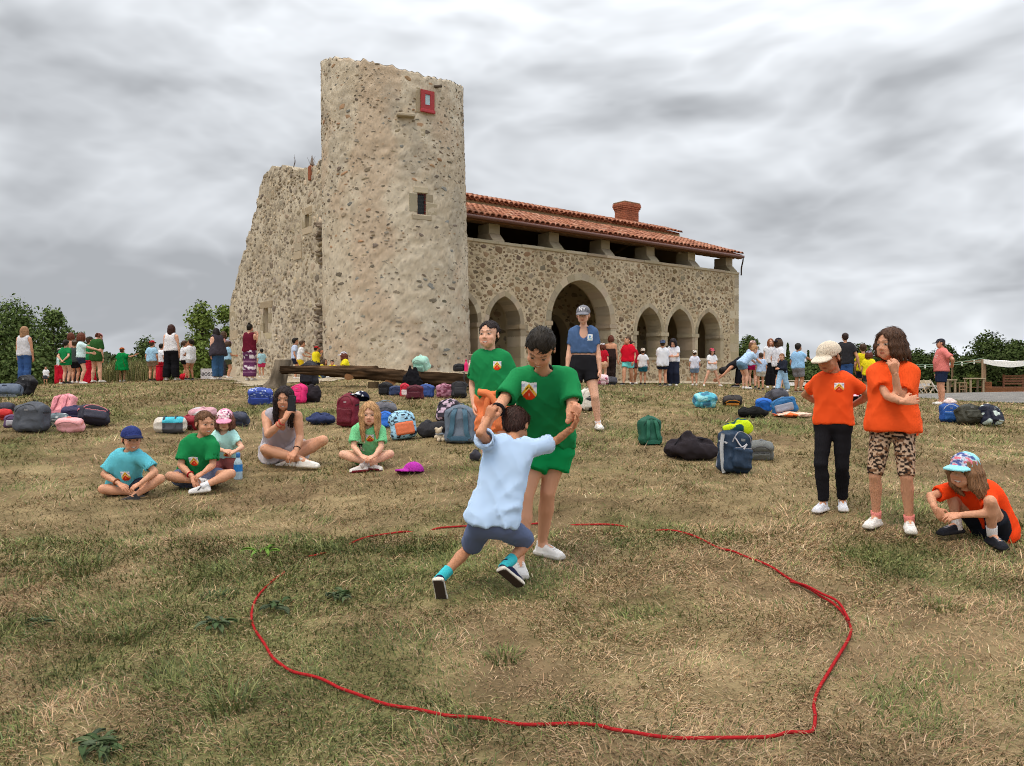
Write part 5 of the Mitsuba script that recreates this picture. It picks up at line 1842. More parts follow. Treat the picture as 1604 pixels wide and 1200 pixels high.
def crest(a, b):
    """A small shield: white ground, yellow roof shape and an orange-red pointed field with dark strokes."""
    c = np.tile(lin(226, 228, 232), (len(a), 1))
    x = np.abs(a - .5)
    c[b < .97 - 1.15 * x] = lin(232, 182, 44)
    c[b < .72 - 1.02 * x] = lin(244, 214, 160)
    c[b < .66 - 1.02 * x] = lin(205, 62, 30)
    c[(np.abs(b - (.80 - .9 * x)) < .035) & (x > .06) & (x < .22)] = lin(70, 40, 30)
    c[(x < .07) & (np.abs(b - .34) < .08)] = lin(226, 150, 130)
    c[(b > .76) & (x > .30) & (b < .90)] = lin(176, 180, 210)
    gone = (b < .30) & (x > .5 * np.sqrt(np.clip(b / .30, 0, 1)) * .98 + .02)
    c[gone] = np.nan
    return c


def sticker(a, b):
    c = np.tile(lin(232, 236, 240), (len(a), 1))
    c[np.hypot(a - .45, b - .62) < .2] = lin(90, 150, 210)
    c[(np.abs(a - .5) < .3) & (b < .35) & (b > .15)] = lin(120, 180, 190)
    return c


class Person:
    pass


def ik(s, w, la, lb, pole):
    """Elbow or knee for a chain s -> w with bone lengths la, lb, bent towards pole."""
    s, w = A(s, float), A(w, float)
    d = w - s
    L = np.linalg.norm(d)
    if L > (la + lb) * .998:
        w = s + d / L * (la + lb) * .998
        d = w - s
        L = np.linalg.norm(d)
    L = max(L, abs(la - lb) * 1.02 + 1e-6)
    a = (la * la - lb * lb + L * L) / (2 * L)
    h = math.sqrt(max(la * la - a * a, 0))
    u = d / L
    p = A(pole, float) - u * (A(pole, float) @ u)
    return s + u * a + unit(p) * h, w


def build_person(label, J, S, hh, head_f, head_up=(0, 0, 1), skin=(.50, .31, .22), hair=(.045, .03, .022), style='short', kind='child', top=None, bottom=None, shoes=None, socks=None, cap=None,
                 hands=None, fine=True, b=1.0, group=None, lips=None, drift=(0, 0), hair_seed=1, wrinkle=.008, sp=None, cat='person'):
    """J: joints in the world (pel, nk, hd and sh, el, wr, hp, kn, an, to with L or R). Returns the person's key and what was built."""
    R = Person()
    key = R.key = numbered('person')
    tag(key, label, cat, group)
    J = {k: A(v, float) for k, v in J.items()}
    R.J = J
    up = unit(J['nk'] - J['pel'])
    latS, latH = unit(J['shR'] - J['shL']), unit(J['hpR'] - J['hpL'])
    fwd = R.fwd = unit(np.cross(up, latS + latH))
    R.up, R.lat = up, unit(latS + latH)
    HR = frame_from(head_f, head_up)
    R.HR, R.hh = HR, hh
    ctrl = (J['pel'] + J['nk']) / 2 if sp is None else A(sp)
    C = lambda t: J['pel'] * (1 - t) ** 2 + 2 * ctrl * t * (1 - t) + J['nk'] * t * t if 0 <= t <= 1 else (J['pel'] + unit(ctrl - J['pel']) * np.linalg.norm(J['nk'] - J['pel']) * t if t < 0 else J['nk'] + up * np.linalg.norm(J['nk'] - J['pel']) * (t - 1))
    Lat = lambda t: unit(latH * (1 - min(max(t, 0), 1)) + latS * min(max(t, 0), 1))
    shw = np.linalg.norm(J['shR'] - J['shL']) / 2 / S
    hw = lambda t: np.interp(t, [-.3, 0, .3, .55, .8, .93, 1.0], [.044, .044, .037, .038, .046, shw * .62, shw * .34]) * S
    rr_ = lambda t: np.interp(t, [-.3, 0, .3, .55, .8, .93, 1.0], [.057, .059, .050, .052, .051, .034, .022]) * S * b
    res = .016 if fine else .025
    cres = .0118 if fine else .022
    pts = A(list(J.values()))
    lo, hi = pts.min(0) - .12 * S, pts.max(0) + .12 * S
    head_at = lambda p: J['hd'] + (A(p) * hh) @ HR
    # ---- the body
    B = SDF(lo, hi, res)
    k = .03 * S
    under = .007
    for t in np.linspace(0, 1, 11):
        B.cone(C(t) - Lat(t) * hw(t), C(t) + Lat(t) * hw(t), rr_(t) - under, rr_(t) - under, k=k)
    B.cone(J['nk'] - up * .02 * S, head_at((0, -.09, -.26)), .185 * hh, .175 * hh, k=.02)
    for s_ in 'LR':
        sh, el, wr = J['sh' + s_], J['el' + s_], J['wr' + s_]
        B.cone(sh, sh * .6 + el * .4, .031 * S * b, .029 * S * b, k=.02)
        B.cone(sh * .6 + el * .4, el, .029 * S * b, .0225 * S * b, k=.01)
        B.cone(el, el * .68 + wr * .32, .023 * S * b, .0238 * S * b, k=.01)
        B.cone(el * .68 + wr * .32, wr, .0238 * S * b, .0165 * S, k=.01)
        hp, kn, an = J['hp' + s_], J['kn' + s_], J['an' + s_]
        B.cone(hp, hp * .5 + kn * .5, .051 * S * b, .043 * S * b, k=.03)
        B.cone(hp * .5 + kn * .5, kn, .043 * S * b, .033 * S * b, k=.01)
        bend = unit(kn - (hp + an) / 2) if np.linalg.norm(kn - (hp + an) / 2) > .02 * S else unit(J['to' + s_])
        cf = kn * .70 + an * .30 - bend * .008 * S
        B.cone(kn, cf, .032 * S * b, .0345 * S * b, k=.01)
        B.cone(cf, an, .0345 * S * b, .0205 * S * b, k=.01)
        td = unit(J['to' + s_])
        B.cone(an - A([0, 0, .008 * S]), an + td * .06 * S - A([0, 0, .02 * S]), .023 * S, .016 * S, k=.01)
    bv, bf = B.mesh()
    skin = A(skin)
    bc = np.tile(skin, (len(bv), 1)) * (1 + .07 * (meshkit.noise(bv * 16) - .5) + .05 * (meshkit.noise(bv * 4) - .5))[:, None]
    div = 38 if fine else 16
    hv, hf = cached(('head', div, kind), lambda: head_local(div, kind))
    parts = [(bv, bf, bc), (J['hd'] + (hv * hh) @ HR, hf, head_colors(hv, skin, hair, kind, lips))]
    L = .105 * S * (1.0 if fine else 1.05)
    hands = hands or {}
    for s_ in 'LR':
        hd_ = hands.get(s_, {})
        d = unit(hd_.get('dir', J['wr' + s_] - J['el' + s_]))
        sgn = 1 if s_ == 'R' else -1
        nb = A(hd_.get('back', R.lat * sgn), float)
        nb = unit(nb - d * (nb @ d))
        x = np.cross(d, nb)
        gv, gf = cached(('hand', round(hd_.get('curl', .28), 2), hd_.get('spread', .5), fine), lambda: hand_local(hd_.get('curl', .28), hd_.get('spread', .5), 21 if fine else 13))
        gv = gv * [sgn, 1, 1] if sgn < 0 else gv
        w_, f_ = J['wr' + s_] + (gv[:, :1] * x + gv[:, 1:2] * d + gv[:, 2:] * nb) * L, gf
        if sgn < 0:
            f_ = f_[:, ::-1]
        parts.append((w_, f_, np.tile(skin * [1.02, .95, .93], (len(w_), 1))))
    v, f, c = join(parts)
    scene[key] = mikit.ply((v, f), 'skin', smooth=True, color=np.clip(c, .003, .9))
    R.parts = {}

    def sub(name, mesh, mat, color, **kw):
        if len(mesh[0]):
            R.parts[name] = put(name, mesh, mat, key, color=color, smooth=True, **kw)
            return R.parts[name]
    # ---- hair and cap
    if style and cap:
        style = style + '+hat'
    if style:
        dv = 30 if fine else 14
        v, f = cached(('hair', style, dv, hair_seed % 4, drift), lambda: hair_local(style, dv, hair_seed % 4, drift))
        a = np.arctan2(v[:, 0], -v[:, 1])
        tone = .75 + .6 * meshkit.noise(np.c_[a * 16 + v[:, 2] * .8, v[:, 2] * 1.3, a * 0]) + .25 * (meshkit.noise(np.c_[a * 40, v[:, 2] * 2, a * 0 + 3]) - .5)
        sv, sf = cached(('strands', style, dv, hair_seed % 4, drift), lambda: hair_strands(v, f, (380 if 'tight' in style else 900) if fine else 140, style, hair_seed))
        tone = np.r_[tone, np.repeat(np.random.default_rng(hair_seed).uniform(.6, 1.5, len(sv) // 4), 4)]
        v, f = np.vstack([v, sv]), np.vstack([f, sf + len(v)])
        sub('hair', (J['hd'] + (v * hh) @ HR, f), 'hair', (A(hair), tone))
    if cap:
        dv = 30 if fine else 14
        v, f = cached(('cap', dv, cap.get('back', False)), lambda: cap_local(dv, cap.get('back', False)))
        vb = v if not cap.get('back') else (v - [0, -.12, 0]) * [-1, -1, 1]
        brim = (vb[:, 2] < .30) & (vb[:, 1] > .2) & ((((vb - [0, -.07, .15]) / [.405, .485, .415]) ** 2).sum(1) > 1.10)
        c = np.tile(A(cap['color']), (len(v), 1))
        if 'front' in cap and not cap.get('back'):
            fr = (v[:, 1] > .06) & (np.abs(v[:, 0]) < .30) & ~brim
            c[fr] = cap['front']
        if 'spots' in cap:
            fr = (v[:, 1] > .0) & ~brim
            nz = meshkit.noise(v * cap.get('freq', 17))
            c[fr & (nz > .56)] = cap['spots'][0]
            c[fr & (nz < .36)] = cap['spots'][1]
        if 'brim' in cap:
            c[brim] = cap['brim']
        c = c * (1 + .03 * (meshkit.noise(v * 12) - .5))[:, None]
        CR = HR
        if cap.get('tilt'):
            ca, sa = math.cos(cap['tilt']), math.sin(cap['tilt'])
            CR = np.stack([HR[0], HR[1] * ca + HR[2] * sa, HR[2] * ca - HR[1] * sa])
        R.cap_frame = CR
        sub('cap', (J['hd'] + (v * hh) @ CR, f), 'cloth', c)
    # ---- top
    R.top = None
    if top:
        e = top.get('loose', .014)
        hem, sl = top.get('hem', -.12), top.get('sleeve', .55)
        q_ = A([J[n_] for n_ in ('pel', 'nk', 'shL', 'shR', 'elL', 'elR') + (('wrL', 'wrR') if sl > 1 else ())] + [C(hem)])
        D = SDF(q_.min(0) - .14 * S, q_.max(0) + .14 * S, cres)
        tt = np.arange(hem - .04, .99, .06)
        fl = top.get('flare', .0)
        for t in tt:
            ex = e + fl * max(0, .6 - t) * S
            D.cone(C(t) - Lat(t) * hw(t), C(t) + Lat(t) * hw(t), rr_(t) + ex, rr_(t) + ex, k=.03 * S)
        if 'belly' in top:
            D.ell(C(.38) + fwd * .03 * S, A([.085, .075, .12]) * S * top['belly'], np.stack([R.lat, fwd, up]), k=.04)
        down = A(top['hem_dir'], float) if 'hem_dir' in top else -unit(C(hem + .12) - C(hem))
        if sl > 0:
            D.cone(J['shL'] + latS * .012 * S, J['shR'] - latS * .012 * S, .030 * S * b + e * .6, .030 * S * b + e * .6, k=.025)
        D.cut(C(hem), down)
        if top.get('tube') is not None:
            D.cut(C(top['tube']), up)
        for s_ in 'LR':
            sh, el, wr = J['sh' + s_], J['el' + s_], J['wr' + s_]
            if sl <= 0:
                continue
            q_ = A([sh, el, wr if sl > 1 else el])
            Sl = D.part(q_.min(0) - .1 * S, q_.max(0) + .1 * S)
            ea = unit(el - sh)
            f1 = min(sl, 1.0)
            end = sh + (el - sh) * f1
            Sl.cone(sh, sh + (el - sh) * (f1 + .06),  .033 * S * b + e * .7, (.033 - .005 * f1) * S * b + e * (.8 + top.get('cuff', .35)), k=.01)
            if sl > 1:
                Sl.cone(el, el + (wr - el) * (sl - 1), .033 * S * b + e * .6, .026 * S * b + e * .6, k=.02)
                Sl.cut(el + (wr - el) * (sl - 1), wr - el)
            else:
                Sl.cut(end, ea, .045 if fine else 0)
            D.merge(Sl, .022)
        nr = top.get('neck', 1.0)
        D.cone(J['nk'] - up * .012 * S, J['nk'] + up * .1 * S, .225 * hh * nr, .26 * hh * nr, k=.008, kind='s')
        if sl <= 0:
            for s_ in 'LR':
                out_ = R.lat * (1 if s_ == 'R' else -1)
                D.ell(J['sh' + s_] + out_ * .026 * S - up * .018 * S, A([.040, .075, .075]) * S * top.get('armhole', 1.0), np.stack([R.lat, fwd, up]), k=.012, kind='s')
        if 'scoop' in top:
            D.ell(J['nk'] + fwd * .075 * S - up * .02 * S * top['scoop'], A([.042, .055, .055 * top['scoop']]) * S, np.stack([R.lat, fwd, up]), k=.01, kind='s')
        if wrinkle:
            w0, w1 = R.lat, fwd

            def folds(P):
                q = P - J['pel']
                a, c_, h_ = q @ w0, q @ w1, q @ up
                wp = .09 * (meshkit.noise(np.c_[a * 5, c_ * 5, h_ * 5]) - .5)
                n1 = meshkit.noise(np.c_[(a + wp) * 13 + h_ * 6, c_ * 9, h_ * 3.2])
                n2 = meshkit.noise(np.c_[(a - wp) * 11 - h_ * 9 + 5, c_ * 9, h_ * 4.2 + a * 3])
                n3 = meshkit.noise(np.c_[a * 5, c_ * 5, h_ * 20 + wp * 40])
                rid = lambda n: np.exp(-((n - .5) / .15) ** 2)
                low_ = np.clip(1.15 - h_ / (.34 * S), .45, 1.3)
                return -wrinkle * low_ * (1.0 * rid(n1) + .9 * rid(n2) + .45 * rid(n3) - .70)
            D.wrinkle(folds)
        v, f = D.mesh()
        col = top['color']
        if callable(col):
            col = col(v, R)
        sub(top.get('name', 'shirt'), (v, f), 'cloth', col)
        R.top = D
        if top.get('collar') is not None:
            cc = J['nk'] + up * .006 * S
            ring = []
            for a in np.linspace(0, 2 * np.pi, 22):
                ring.append(cc + (R.lat * math.cos(a) + fwd * math.sin(a)) * .232 * hh * nr + up * (.004 - .016 * math.sin(a)) * S)
            v, f = tube(ring, .0085 * S / 1.3, 8, cap=False)
            sub('collar', (v, f), 'cloth', top['collar'])
    # ---- bottom
    if bottom:
        e = bottom.get('loose', .010)
        ln = bottom.get('len', .6)
        fl = bottom.get('flare', 0.0)
        q_ = A([J[n_] for n_ in ('pel', 'hpL', 'hpR', 'knL', 'knR') + (('anL', 'anR') if ln > 1 else ())] + [C(.25)])
        D = SDF(q_.min(0) - .14 * S, q_.max(0) + .14 * S, bottom.get('res', cres))
        D.cone(J['hpL'], J['hpR'], .061 * S * b + e, .061 * S * b + e, k=.03)
        for t in (0, .08, .16, .24):
            D.cone(C(t) - Lat(t) * hw(t), C(t) + Lat(t) * hw(t), rr_(t) + e * .7, rr_(t) + e * .7, k=.03)
        D.cut(C(bottom.get('waist', .16)), up)
        for s_ in 'LR':
            hp, kn, an = J['hp' + s_], J['kn' + s_], J['an' + s_]
            q_ = A([hp, kn, an if ln > 1 else kn])
            Sl = D.part(q_.min(0) - .16 * S, q_.max(0) + .16 * S)
            f1 = min(ln, 1.0)
            hm = hp * .5 + kn * .5
            Sl.cone(hp, hm, .055 * S * b + e, .046 * S * b + e + fl * S * .5, k=.02)
            Sl.cone(hm, kn, .046 * S * b + e + fl * S * .5, .036 * S * b + e + fl * S, k=.01)
            if ln > 1:
                g = ln - 1
                bend = unit(kn - (hp + an) / 2) if np.linalg.norm(kn - (hp + an) / 2) > .02 * S else unit(J['to' + s_])
                cf = kn * .70 + an * .30 - bend * .008 * S
                r0 = .036 * S * b + e + fl * S
                Sl.cone(kn, cf, r0, .0375 * S * b + e + fl * S * 1.3, k=.01)
                Sl.cone(cf, an, .0375 * S * b + e + fl * S * 1.3, .026 * S * b + e + fl * S * 2, k=.01)
                Sl.cut(kn + (an - kn) * g, an - kn)
            else:
                Sl.cut(hp + (kn - hp) * f1, kn - hp)
            D.merge(Sl, .015)
        if bottom.get('wrinkle', wrinkle * .7):
            aw = bottom.get('wrinkle', wrinkle * .7)
            D.wrinkle(lambda P: -aw * (1.3 * (1 - np.abs(2 * meshkit.noise((P - J['pel']) * [8, 8, 12]) - 1)) ** 2))
        v, f = D.mesh()
        col = bottom['color']
        if callable(col):
            col = col(v, R)
        sub(bottom.get('name', 'shorts'), (v, f), 'cloth', col)
        R.bottom = D
    # ---- feet
    for s_ in 'LR':
        sk = shoes
        if socks:
            an, kn = J['an' + s_], J['kn' + s_]
            v, f = tube([an - unit(kn - an) * .03 * S, an + unit(kn - an) * .01 * S, an + unit(kn - an) * socks.get('h', .045) * S], [.0235 * S, .0240 * S, .0260 * S], 14)
            sub('sock', (v, f), 'cloth', socks['color'])
        if sk:
            FL = sk.get('size', .143) * S
            f3 = unit(J['to' + s_])
            fu = A(sk.get('up' + s_, (0, 0, 1)), float)
            fr = frame_from(f3, fu)
            kd = sk.get('kind', 'low')
            dv = 24 if fine else 12
            v, f = cached(('shoe', dv, kd), lambda: shoe_local(dv, kd))
            c = np.tile(A(sk['color']), (len(v), 1))
            lace = (np.abs(v[:, 0]) < .085) & (v[:, 1] > -.12) & (v[:, 1] < .26) & (v[:, 2] > .16)
            c[lace & (np.sin(v[:, 1] * 62) > -.1)] = sk.get('lace', A(sk['color']) * .8)
            c[v[:, 2] < .11] = sk.get('sole', (.62, .60, .57))
            if 'under' in sk:
                c[v[:, 2] < .022] = sk['under']
            if 'toe' in sk:
                c[(v[:, 1] > .40) & (v[:, 2] > .04)] = sk['toe']
            if 'stripe' in sk:
                c[(np.abs(v[:, 0]) > .10) & (v[:, 2] > .12) & (np.abs(v[:, 1] - .02 + .8 * (v[:, 2] - .2)) < .045)] = sk['stripe']
            o = J['an' + s_] - (A([0, -.26, .33]) * FL) @ fr
            sub('shoe', (o + (v * FL) @ fr, f), 'cloth', c)
    return R


def badge(R, c, w, h, paint=crest, n=22, name='crest_badge', up=None, right=None):
    """A printed badge on the top; c: a point near it."""
    u_ = R.up if up is None else unit(up)
    r_ = -R.lat if right is None else unit(right)        # to the right as one looks at the chest
    u_ = unit(u_ - r_ * (u_ @ r_))
    P, F, C = patch_on(R.top, c, r_, u_, w, h, n, paint)
    return put(name, (P, F), 'matte', R.key, color=C, smooth=True)


# ------------------------------------------------------------------ standing figures from a template
def stand(u, v, v_top, head, y=None, S=None, lean=0.0, side=0.0, armL='down', armR='down', step=0.0, spread=0.0, turn=0.0, pitch=0.0, hhf=None, child=True, look=None):
    """Joints of a standing person whose feet show at (u, v) and head top at v_top; head: compass of the body, 0 = away from the viewer, 90 = to the right."""
    base = on_ground(u, v) if y is None else at(u, v, y)
    base[2] = float(ground(base[0], base[1]))
    S_px = (EYE + (V0 - v_top) / FPX * base[1]) - base[2]
    S = S_px if S is None else S
    hh = (hhf or (.165 if child else .137)) * S
    f = A([math.sin(math.radians(head)), math.cos(math.radians(head)), 0])
    r = A([f[1], -f[0], 0])
    W = lambda x, y_, z: base + (r * x + f * y_ + DZ * z) * S
    ld = math.radians(lean)
    nkz = 1 - hh / S - .040
    hipz = .495 if child else .515

    def UP(x, y_, z):                                    # rotates the trunk about the hips
        dz = z - hipz
        yy, zz = y_ * math.cos(ld) + dz * math.sin(ld), dz * math.cos(ld) - y_ * math.sin(ld)
        xx = x + side * dz
        return W(xx, yy - .10 * math.sin(ld), hipz + zz)
    J = {'pel': W(0, -.10 * math.sin(ld), hipz + .02), 'nk': UP(0, -.005, nkz), 'hd': None}
    hb = UP(0, .0, nkz + .040)
    pit = ld * .55 + math.radians(pitch)
    ta = math.radians(head + (turn if look is None else look - head))
    hf = A([math.sin(ta) * math.cos(pit), math.cos(ta) * math.cos(pit), -math.sin(pit)])
    hu = unit(A([0, 0, 1.0]) + f * math.sin(ld) * .4)
    HR = frame_from(hf, hu)
    J['hd'] = hb + (A([0, .10, .46]) * hh) @ HR
    swx = .084 if child else .096
    for s_, q in (('L', -1), ('R', 1)):
        J['sh' + s_] = UP(q * swx, -.005, nkz - .034)
        J['hp' + s_] = W(q * .048, -.10 * math.sin(ld), hipz)
        ay = q * step * .5
        J['an' + s_] = W(q * (.052 + spread * .5), ay, .052)
        kn, an = ik(J['hp' + s_], J['an' + s_], .235 * S, .225 * S, f + r * q * .15)
        J['kn' + s_] = kn
        J['an' + s_] = an
        td = unit(f + r * q * .22)
        J['to' + s_] = td
        mode = armL if s_ == 'L' else armR
        la, lb = .165 * S, .145 * S
        sh = J['sh' + s_]
        tx = {'down': (q * .13, .03, .475), 'front': (q * .03, .19, .60), 'hip': (q * .11, .02, .54), 'back': (q * .02, -.11, .53), 'phone': (q * .04, .19, .80), 'mouth': (q * .03, .135, .775), 'out': (q * .36, .05, .74), 'fwd': (q * .09, .30, .66),
              'fold': (-q * .08, .20, .64), 'reach': (q * .08, .22, .36), 'floor': (q * .07, .2, .07), 'point': (q * .38, .02, .78), 'side': (q * .2, .0, .50), 'behind': (q * .06, -.13, .60)}[mode]
        tgt = UP(*tx) if mode not in ('reach', 'floor') else W(tx[0], tx[1] + (.28 if lean > 30 else 0), tx[2])
        pole = -f * .8 + r * q * .6 - DZ * .3
        if mode in ('hip', 'back', 'behind'):
            pole = r * q - f * .3
        if mode in ('out', 'point', 'mouth', 'phone'):
            pole = -DZ - f * .2
        el, wr = ik(sh, tgt, la, lb, pole)
        J['el' + s_], J['wr' + s_] = el, wr
    return J, S, hh, hf, hu


# ================================================================== BAGS AND SMALL THINGS
def rot_(rz=0, rx=0, ry=0):
    """Columns: the turned x, y, z axes (degrees): lean rx about x, then ry about y, then rz about z."""
    a, b, c = map(math.radians, (rz, rx, ry))
    Rx = A([[1, 0, 0], [0, math.cos(b), -math.sin(b)], [0, math.sin(b), math.cos(b)]])
    Ry = A([[math.cos(c), 0, math.sin(c)], [0, 1, 0], [-math.sin(c), 0, math.cos(c)]])
    Rz = A([[math.cos(a), -math.sin(a), 0], [math.sin(a), math.cos(a), 0], [0, 0, 1]])
    return Rz @ Ry @ Rx


class Kit:
    """Collects the parts of a thing in local coordinates, then stands it on the ground (or on a point)."""

    def __init__(s, name, label, cat):
        s.key, s.parts = thing(name, label, cat), []

    def add(s, name, mesh, mat, color, smooth=True, label=None):
        s.parts.append((name, (A(mesh[0]), mesh[1]), mat, color, smooth, label))
        return s

    def stand(s, p, M=None, sink=.012, rest=True):
        M = np.eye(3) if M is None else M
        low = min((q[1][0] @ M.T)[:, 2].min() for q in s.parts if len(q[1][0])) if rest else 0
        o = A(p, float) - A([0, 0, low + sink * rest])
        for name, (v, f), mat, color, smooth, label in s.parts:
            if len(v):
                put(name, (v @ M.T + o, f), mat, s.key, color=color(v) if callable(color) else color, smooth=smooth, label=label)
        return o


def march(s, P, d):
    """Moves points along d until they lie on the surface."""
    P = A(P, float)
    for _ in range(50):
        P = P + A(d) * np.clip(sample(s, P), -.01, .03)[:, None] * .9
    return P


def spot(u, v, y=None):
    return on_ground(u, v) if y is None else at(u, v, y)


def backpack(label, u, v, w, h, d=None, rz=0, rx=0, ry=0, main=(.05, .05, .06), pocket=None, strap_c=None, trim=None, back=False, pattern=None, y=None, on=None, seed=0, fine=True, straps=True, soft=.006, cat='backpack', name='backpack', n_pocket=1):
    """w, h in pixels of the photograph where it stands. back: the carrying straps face the viewer."""
    p = spot(u, v, y) if on is None else A(on)
    k = p[1] / FPX
    w, h = w * k, h * k
    d = min(w, h) * .5 if d is None else d * k
    trim = A(main) * .55 if trim is None else trim
    strap_c = A(main) * .8 if strap_c is None else strap_c
    res = max(.0105 if fine else .014, max(w, h) / 46)
    s = SDF((-w * .62, -d * 1.1, -h * .56), (w * .62, d * .9, h * .6), res)
    s.rbox((0, 0, -.06 * h), (w * .48, d * .46, h * .42), round_=min(w, d) * .22, k=.02)
    s.ell((0, .02 * d, h * .22), (w * .44, d * .42, h * .30), k=.05)
    s.ell((0, 0, -h * .30), (w * .50, d * .52, h * .18), k=.04)
    r = np.random.default_rng(seed + 90)
    o_ = r.uniform(0, 50, 3)
    s.wrinkle(lambda P: -soft * (1.6 * (1 - np.abs(2 * meshkit.noise((P + o_) * [13, 13, 9]) - 1)) ** 2 - .5) + .022 * (meshkit.noise((P + o_) * 5.5) - .5) * min(1, w / .3))
    K = Kit(name, label, cat)
    mc = main if pattern is None else (lambda vv: pattern(vv, main))
    K.add('shell', s.mesh(), 'nylon', mc)
    side = 1 if back else -1
    fy = side * d                                             # the face away from the viewer carries the straps unless back
    if n_pocket and not back:
        g = SDF((-w * .5, -d * 1.1, -h * .5), (w * .5, 0, h * .3), res)
        g.rbox((0, -d * .52, -h * .18), (w * .36, d * .16, h * .22), round_=d * .11, k=.01)
        g.wrinkle(lambda P: -soft * .8 * (1.6 * (1 - np.abs(2 * meshkit.noise((P + o_) * 15) - 1)) ** 2 - .5))
        K.add('pocket', g.mesh(), 'nylon', pocket if pocket is not None else mc)
        z = march(s, [(x * w, -d, -h * .18 + .20 * h + .012) for x in np.linspace(-.33, .33, 9)], (0, 1, 0))
        z[:, 1] = np.minimum(z[:, 1], -d * .60)
        K.add('zip', tube(z, .0045, 6), 'nylon', trim)
    th = np.linspace(.10 * np.pi, .90 * np.pi, 15)
    z = march(s, np.c_[np.cos(th) * w * .40, np.full(15, -d), .05 * h + np.sin(th) * h * .36], (0, 1, 0))
    K.add('main_zip', tube(z - [0, .002, 0], .005, 6), 'nylon', trim)
    hz = h * .5
    if fine and not back:
        for q in (-1, 1):
            z = march(s, [(q * w * .56, y_, zz) for y_, zz in ((-.10 * d, .16 * h), (-.32 * d, .13 * h), (.2 * d, .18 * h))], (-q, 0, 0))
            K.add('compression_strap', strap(z[[1, 0, 2]] + [q * .004, 0, 0], .018, .005, (0, 0, 1), 10), 'nylon', strap_c)
        if h > .3:
            lb = march(s, [(x * w, -d, zz * h) for x, zz in ((-.07, .20), (.07, .20), (.07, .255), (-.07, .255))], (0, 1, 0)) - [0, .004, 0]
            K.add('logo_patch', (np.vstack([lb, lb + [0, .003, 0]]), A([[0, 1, 2], [0, 2, 3], [4, 6, 5], [4, 7, 6], [0, 4, 5], [0, 5, 1], [1, 5, 6], [1, 6, 2], [2, 6, 7], [2, 7, 3], [3, 7, 4], [3, 4, 0]])), 'nylon', np.clip(A(main) * .5 + .18, 0, .8), False)
    if back:
        z = march(s, [(x * w, -d, -.40 * h) for x in (-.3, -.1, .1, .3)], (0, 1, 0)) - [0, .006, 0]
        K.add('base_panel', strap(z, .05, .008, (0, 0, 1), 10), 'nylon', A(strap_c) * .8)
    K.add('handle', strap([(-w * .10, side * -d * .0 + d * .2, hz * .93), (-w * .06, d * .2, hz + .05 * h), (w * .06, d * .2, hz + .05 * h), (w * .10, d * .2, hz * .93)], .022, .006, (0, 1, 0), 12), 'nylon', strap_c)
    if straps:
        by = d if not back else -d
        for q in (-1, 1):
            pts = march(s, [(q * w * .14, by, h * .38), (q * w * .20, by, h * .20), (q * w * .22, by, -.02 * h), (q * w * .25, by, -.24 * h), (q * w * .33, by, -.40 * h)], (0, -1 if by > 0 else 1, 0))
            pts[1:4, 1] += (.016 if by > 0 else -.016)
            K.add('shoulder_strap', strap(pts, w * .15, .014, (1, 0, 0), 18), 'nylon', strap_c)
    K.stand(p, rot_(rz, rx, ry))
    return K.key


def heap(label, u, v, w, h, color, cat='jacket', name='folded_jacket', n=7, seed=0, y=None, rz=0, on=None, depth=.8, pattern=None, extra=None):
    """A crumpled garment or soft bag lying on the ground; w, h in pixels."""
    p = spot(u, v, y) if on is None else A(on)
    k = p[1] / FPX
    w, h = w * k, h * k
    r = np.random.default_rng(seed + 300)
    s = SDF((-w * .6, -w * .5 * depth - .02, -.03), (w * .6, w * .5 * depth + .02, h * 1.25), max(.010, w / 46))
    for q in range(n):
        x, yy = r.uniform(-.33, .33) * w, r.uniform(-.2, .2) * w * depth
        hh_ = h * r.uniform(.55, 1.0) * (1 - .9 * abs(x / w))
        s.ell((x, yy, hh_ * .35), (w * r.uniform(.14, .26), w * depth * r.uniform(.14, .24), hh_ * .65), k=.03)
    s.ell((0, 0, h * .2), (w * .48, w * depth * .34, h * .26), k=.03)
    o_ = r.uniform(0, 50, 3)
    s.wrinkle(lambda P: -.012 * (1.8 * (1 - np.abs(2 * meshkit.fbm((P + o_) * 9, 2) - 1)) ** 2 - .6))
    K = Kit(name, label, cat)
    K.add('cloth', s.mesh(), 'cloth', color if pattern is None else (lambda vv: pattern(vv, color)))
    pts = march(s, [(x * w, yy * w, h * 1.2) for x, yy in ((-.34, -.1), (-.1, .02), (.12, -.04), (.34, .08))], (0, 0, -1))
    K.add('seam', tube(spline(pts, 14), .006, 6), 'cloth', A(color) * .6)
    if extra:
        extra(K, s, w, h)
    K.stand(p, rot_(rz))
    return K.key


def spots(c1, f=22, lo=.60, c2=None):
    def fn(v, base):
        n = meshkit.noise(v * f)
        c = np.tile(A(base), (len(v), 1))
        c[n > lo] = c1
        if c2 is not None:
            c[n < 1 - lo] = c2
        return c
    return fn


def bottle(label, p, h, r, body, cap_c, mat='satin', band=None, M=None, name='water_bottle'):
    K = Kit(name, label, 'bottle')
    zz = A([0, .02, .06, .5, .62, .70, .80, .84]) * h
    rr = A([.8, 1, 1, 1, .97, .8, .45, .42]) * r
    K.add('bottle_body', tube(np.c_[zz * 0, zz * 0, zz], rr, 18), mat, body)
    K.add('bottle_cap', tube([(0, 0, .83 * h), (0, 0, .97 * h), (0, 0, h)], [r * .5, r * .5, r * .4], 14), 'satin', cap_c)
    if band is not None:
        K.add('label_band', tube([(0, 0, .32 * h), (0, 0, .58 * h)], r * 1.015, 20, cap=False), 'matte', band)
    K.stand(p, M)


N_ = lin(28, 32, 52)
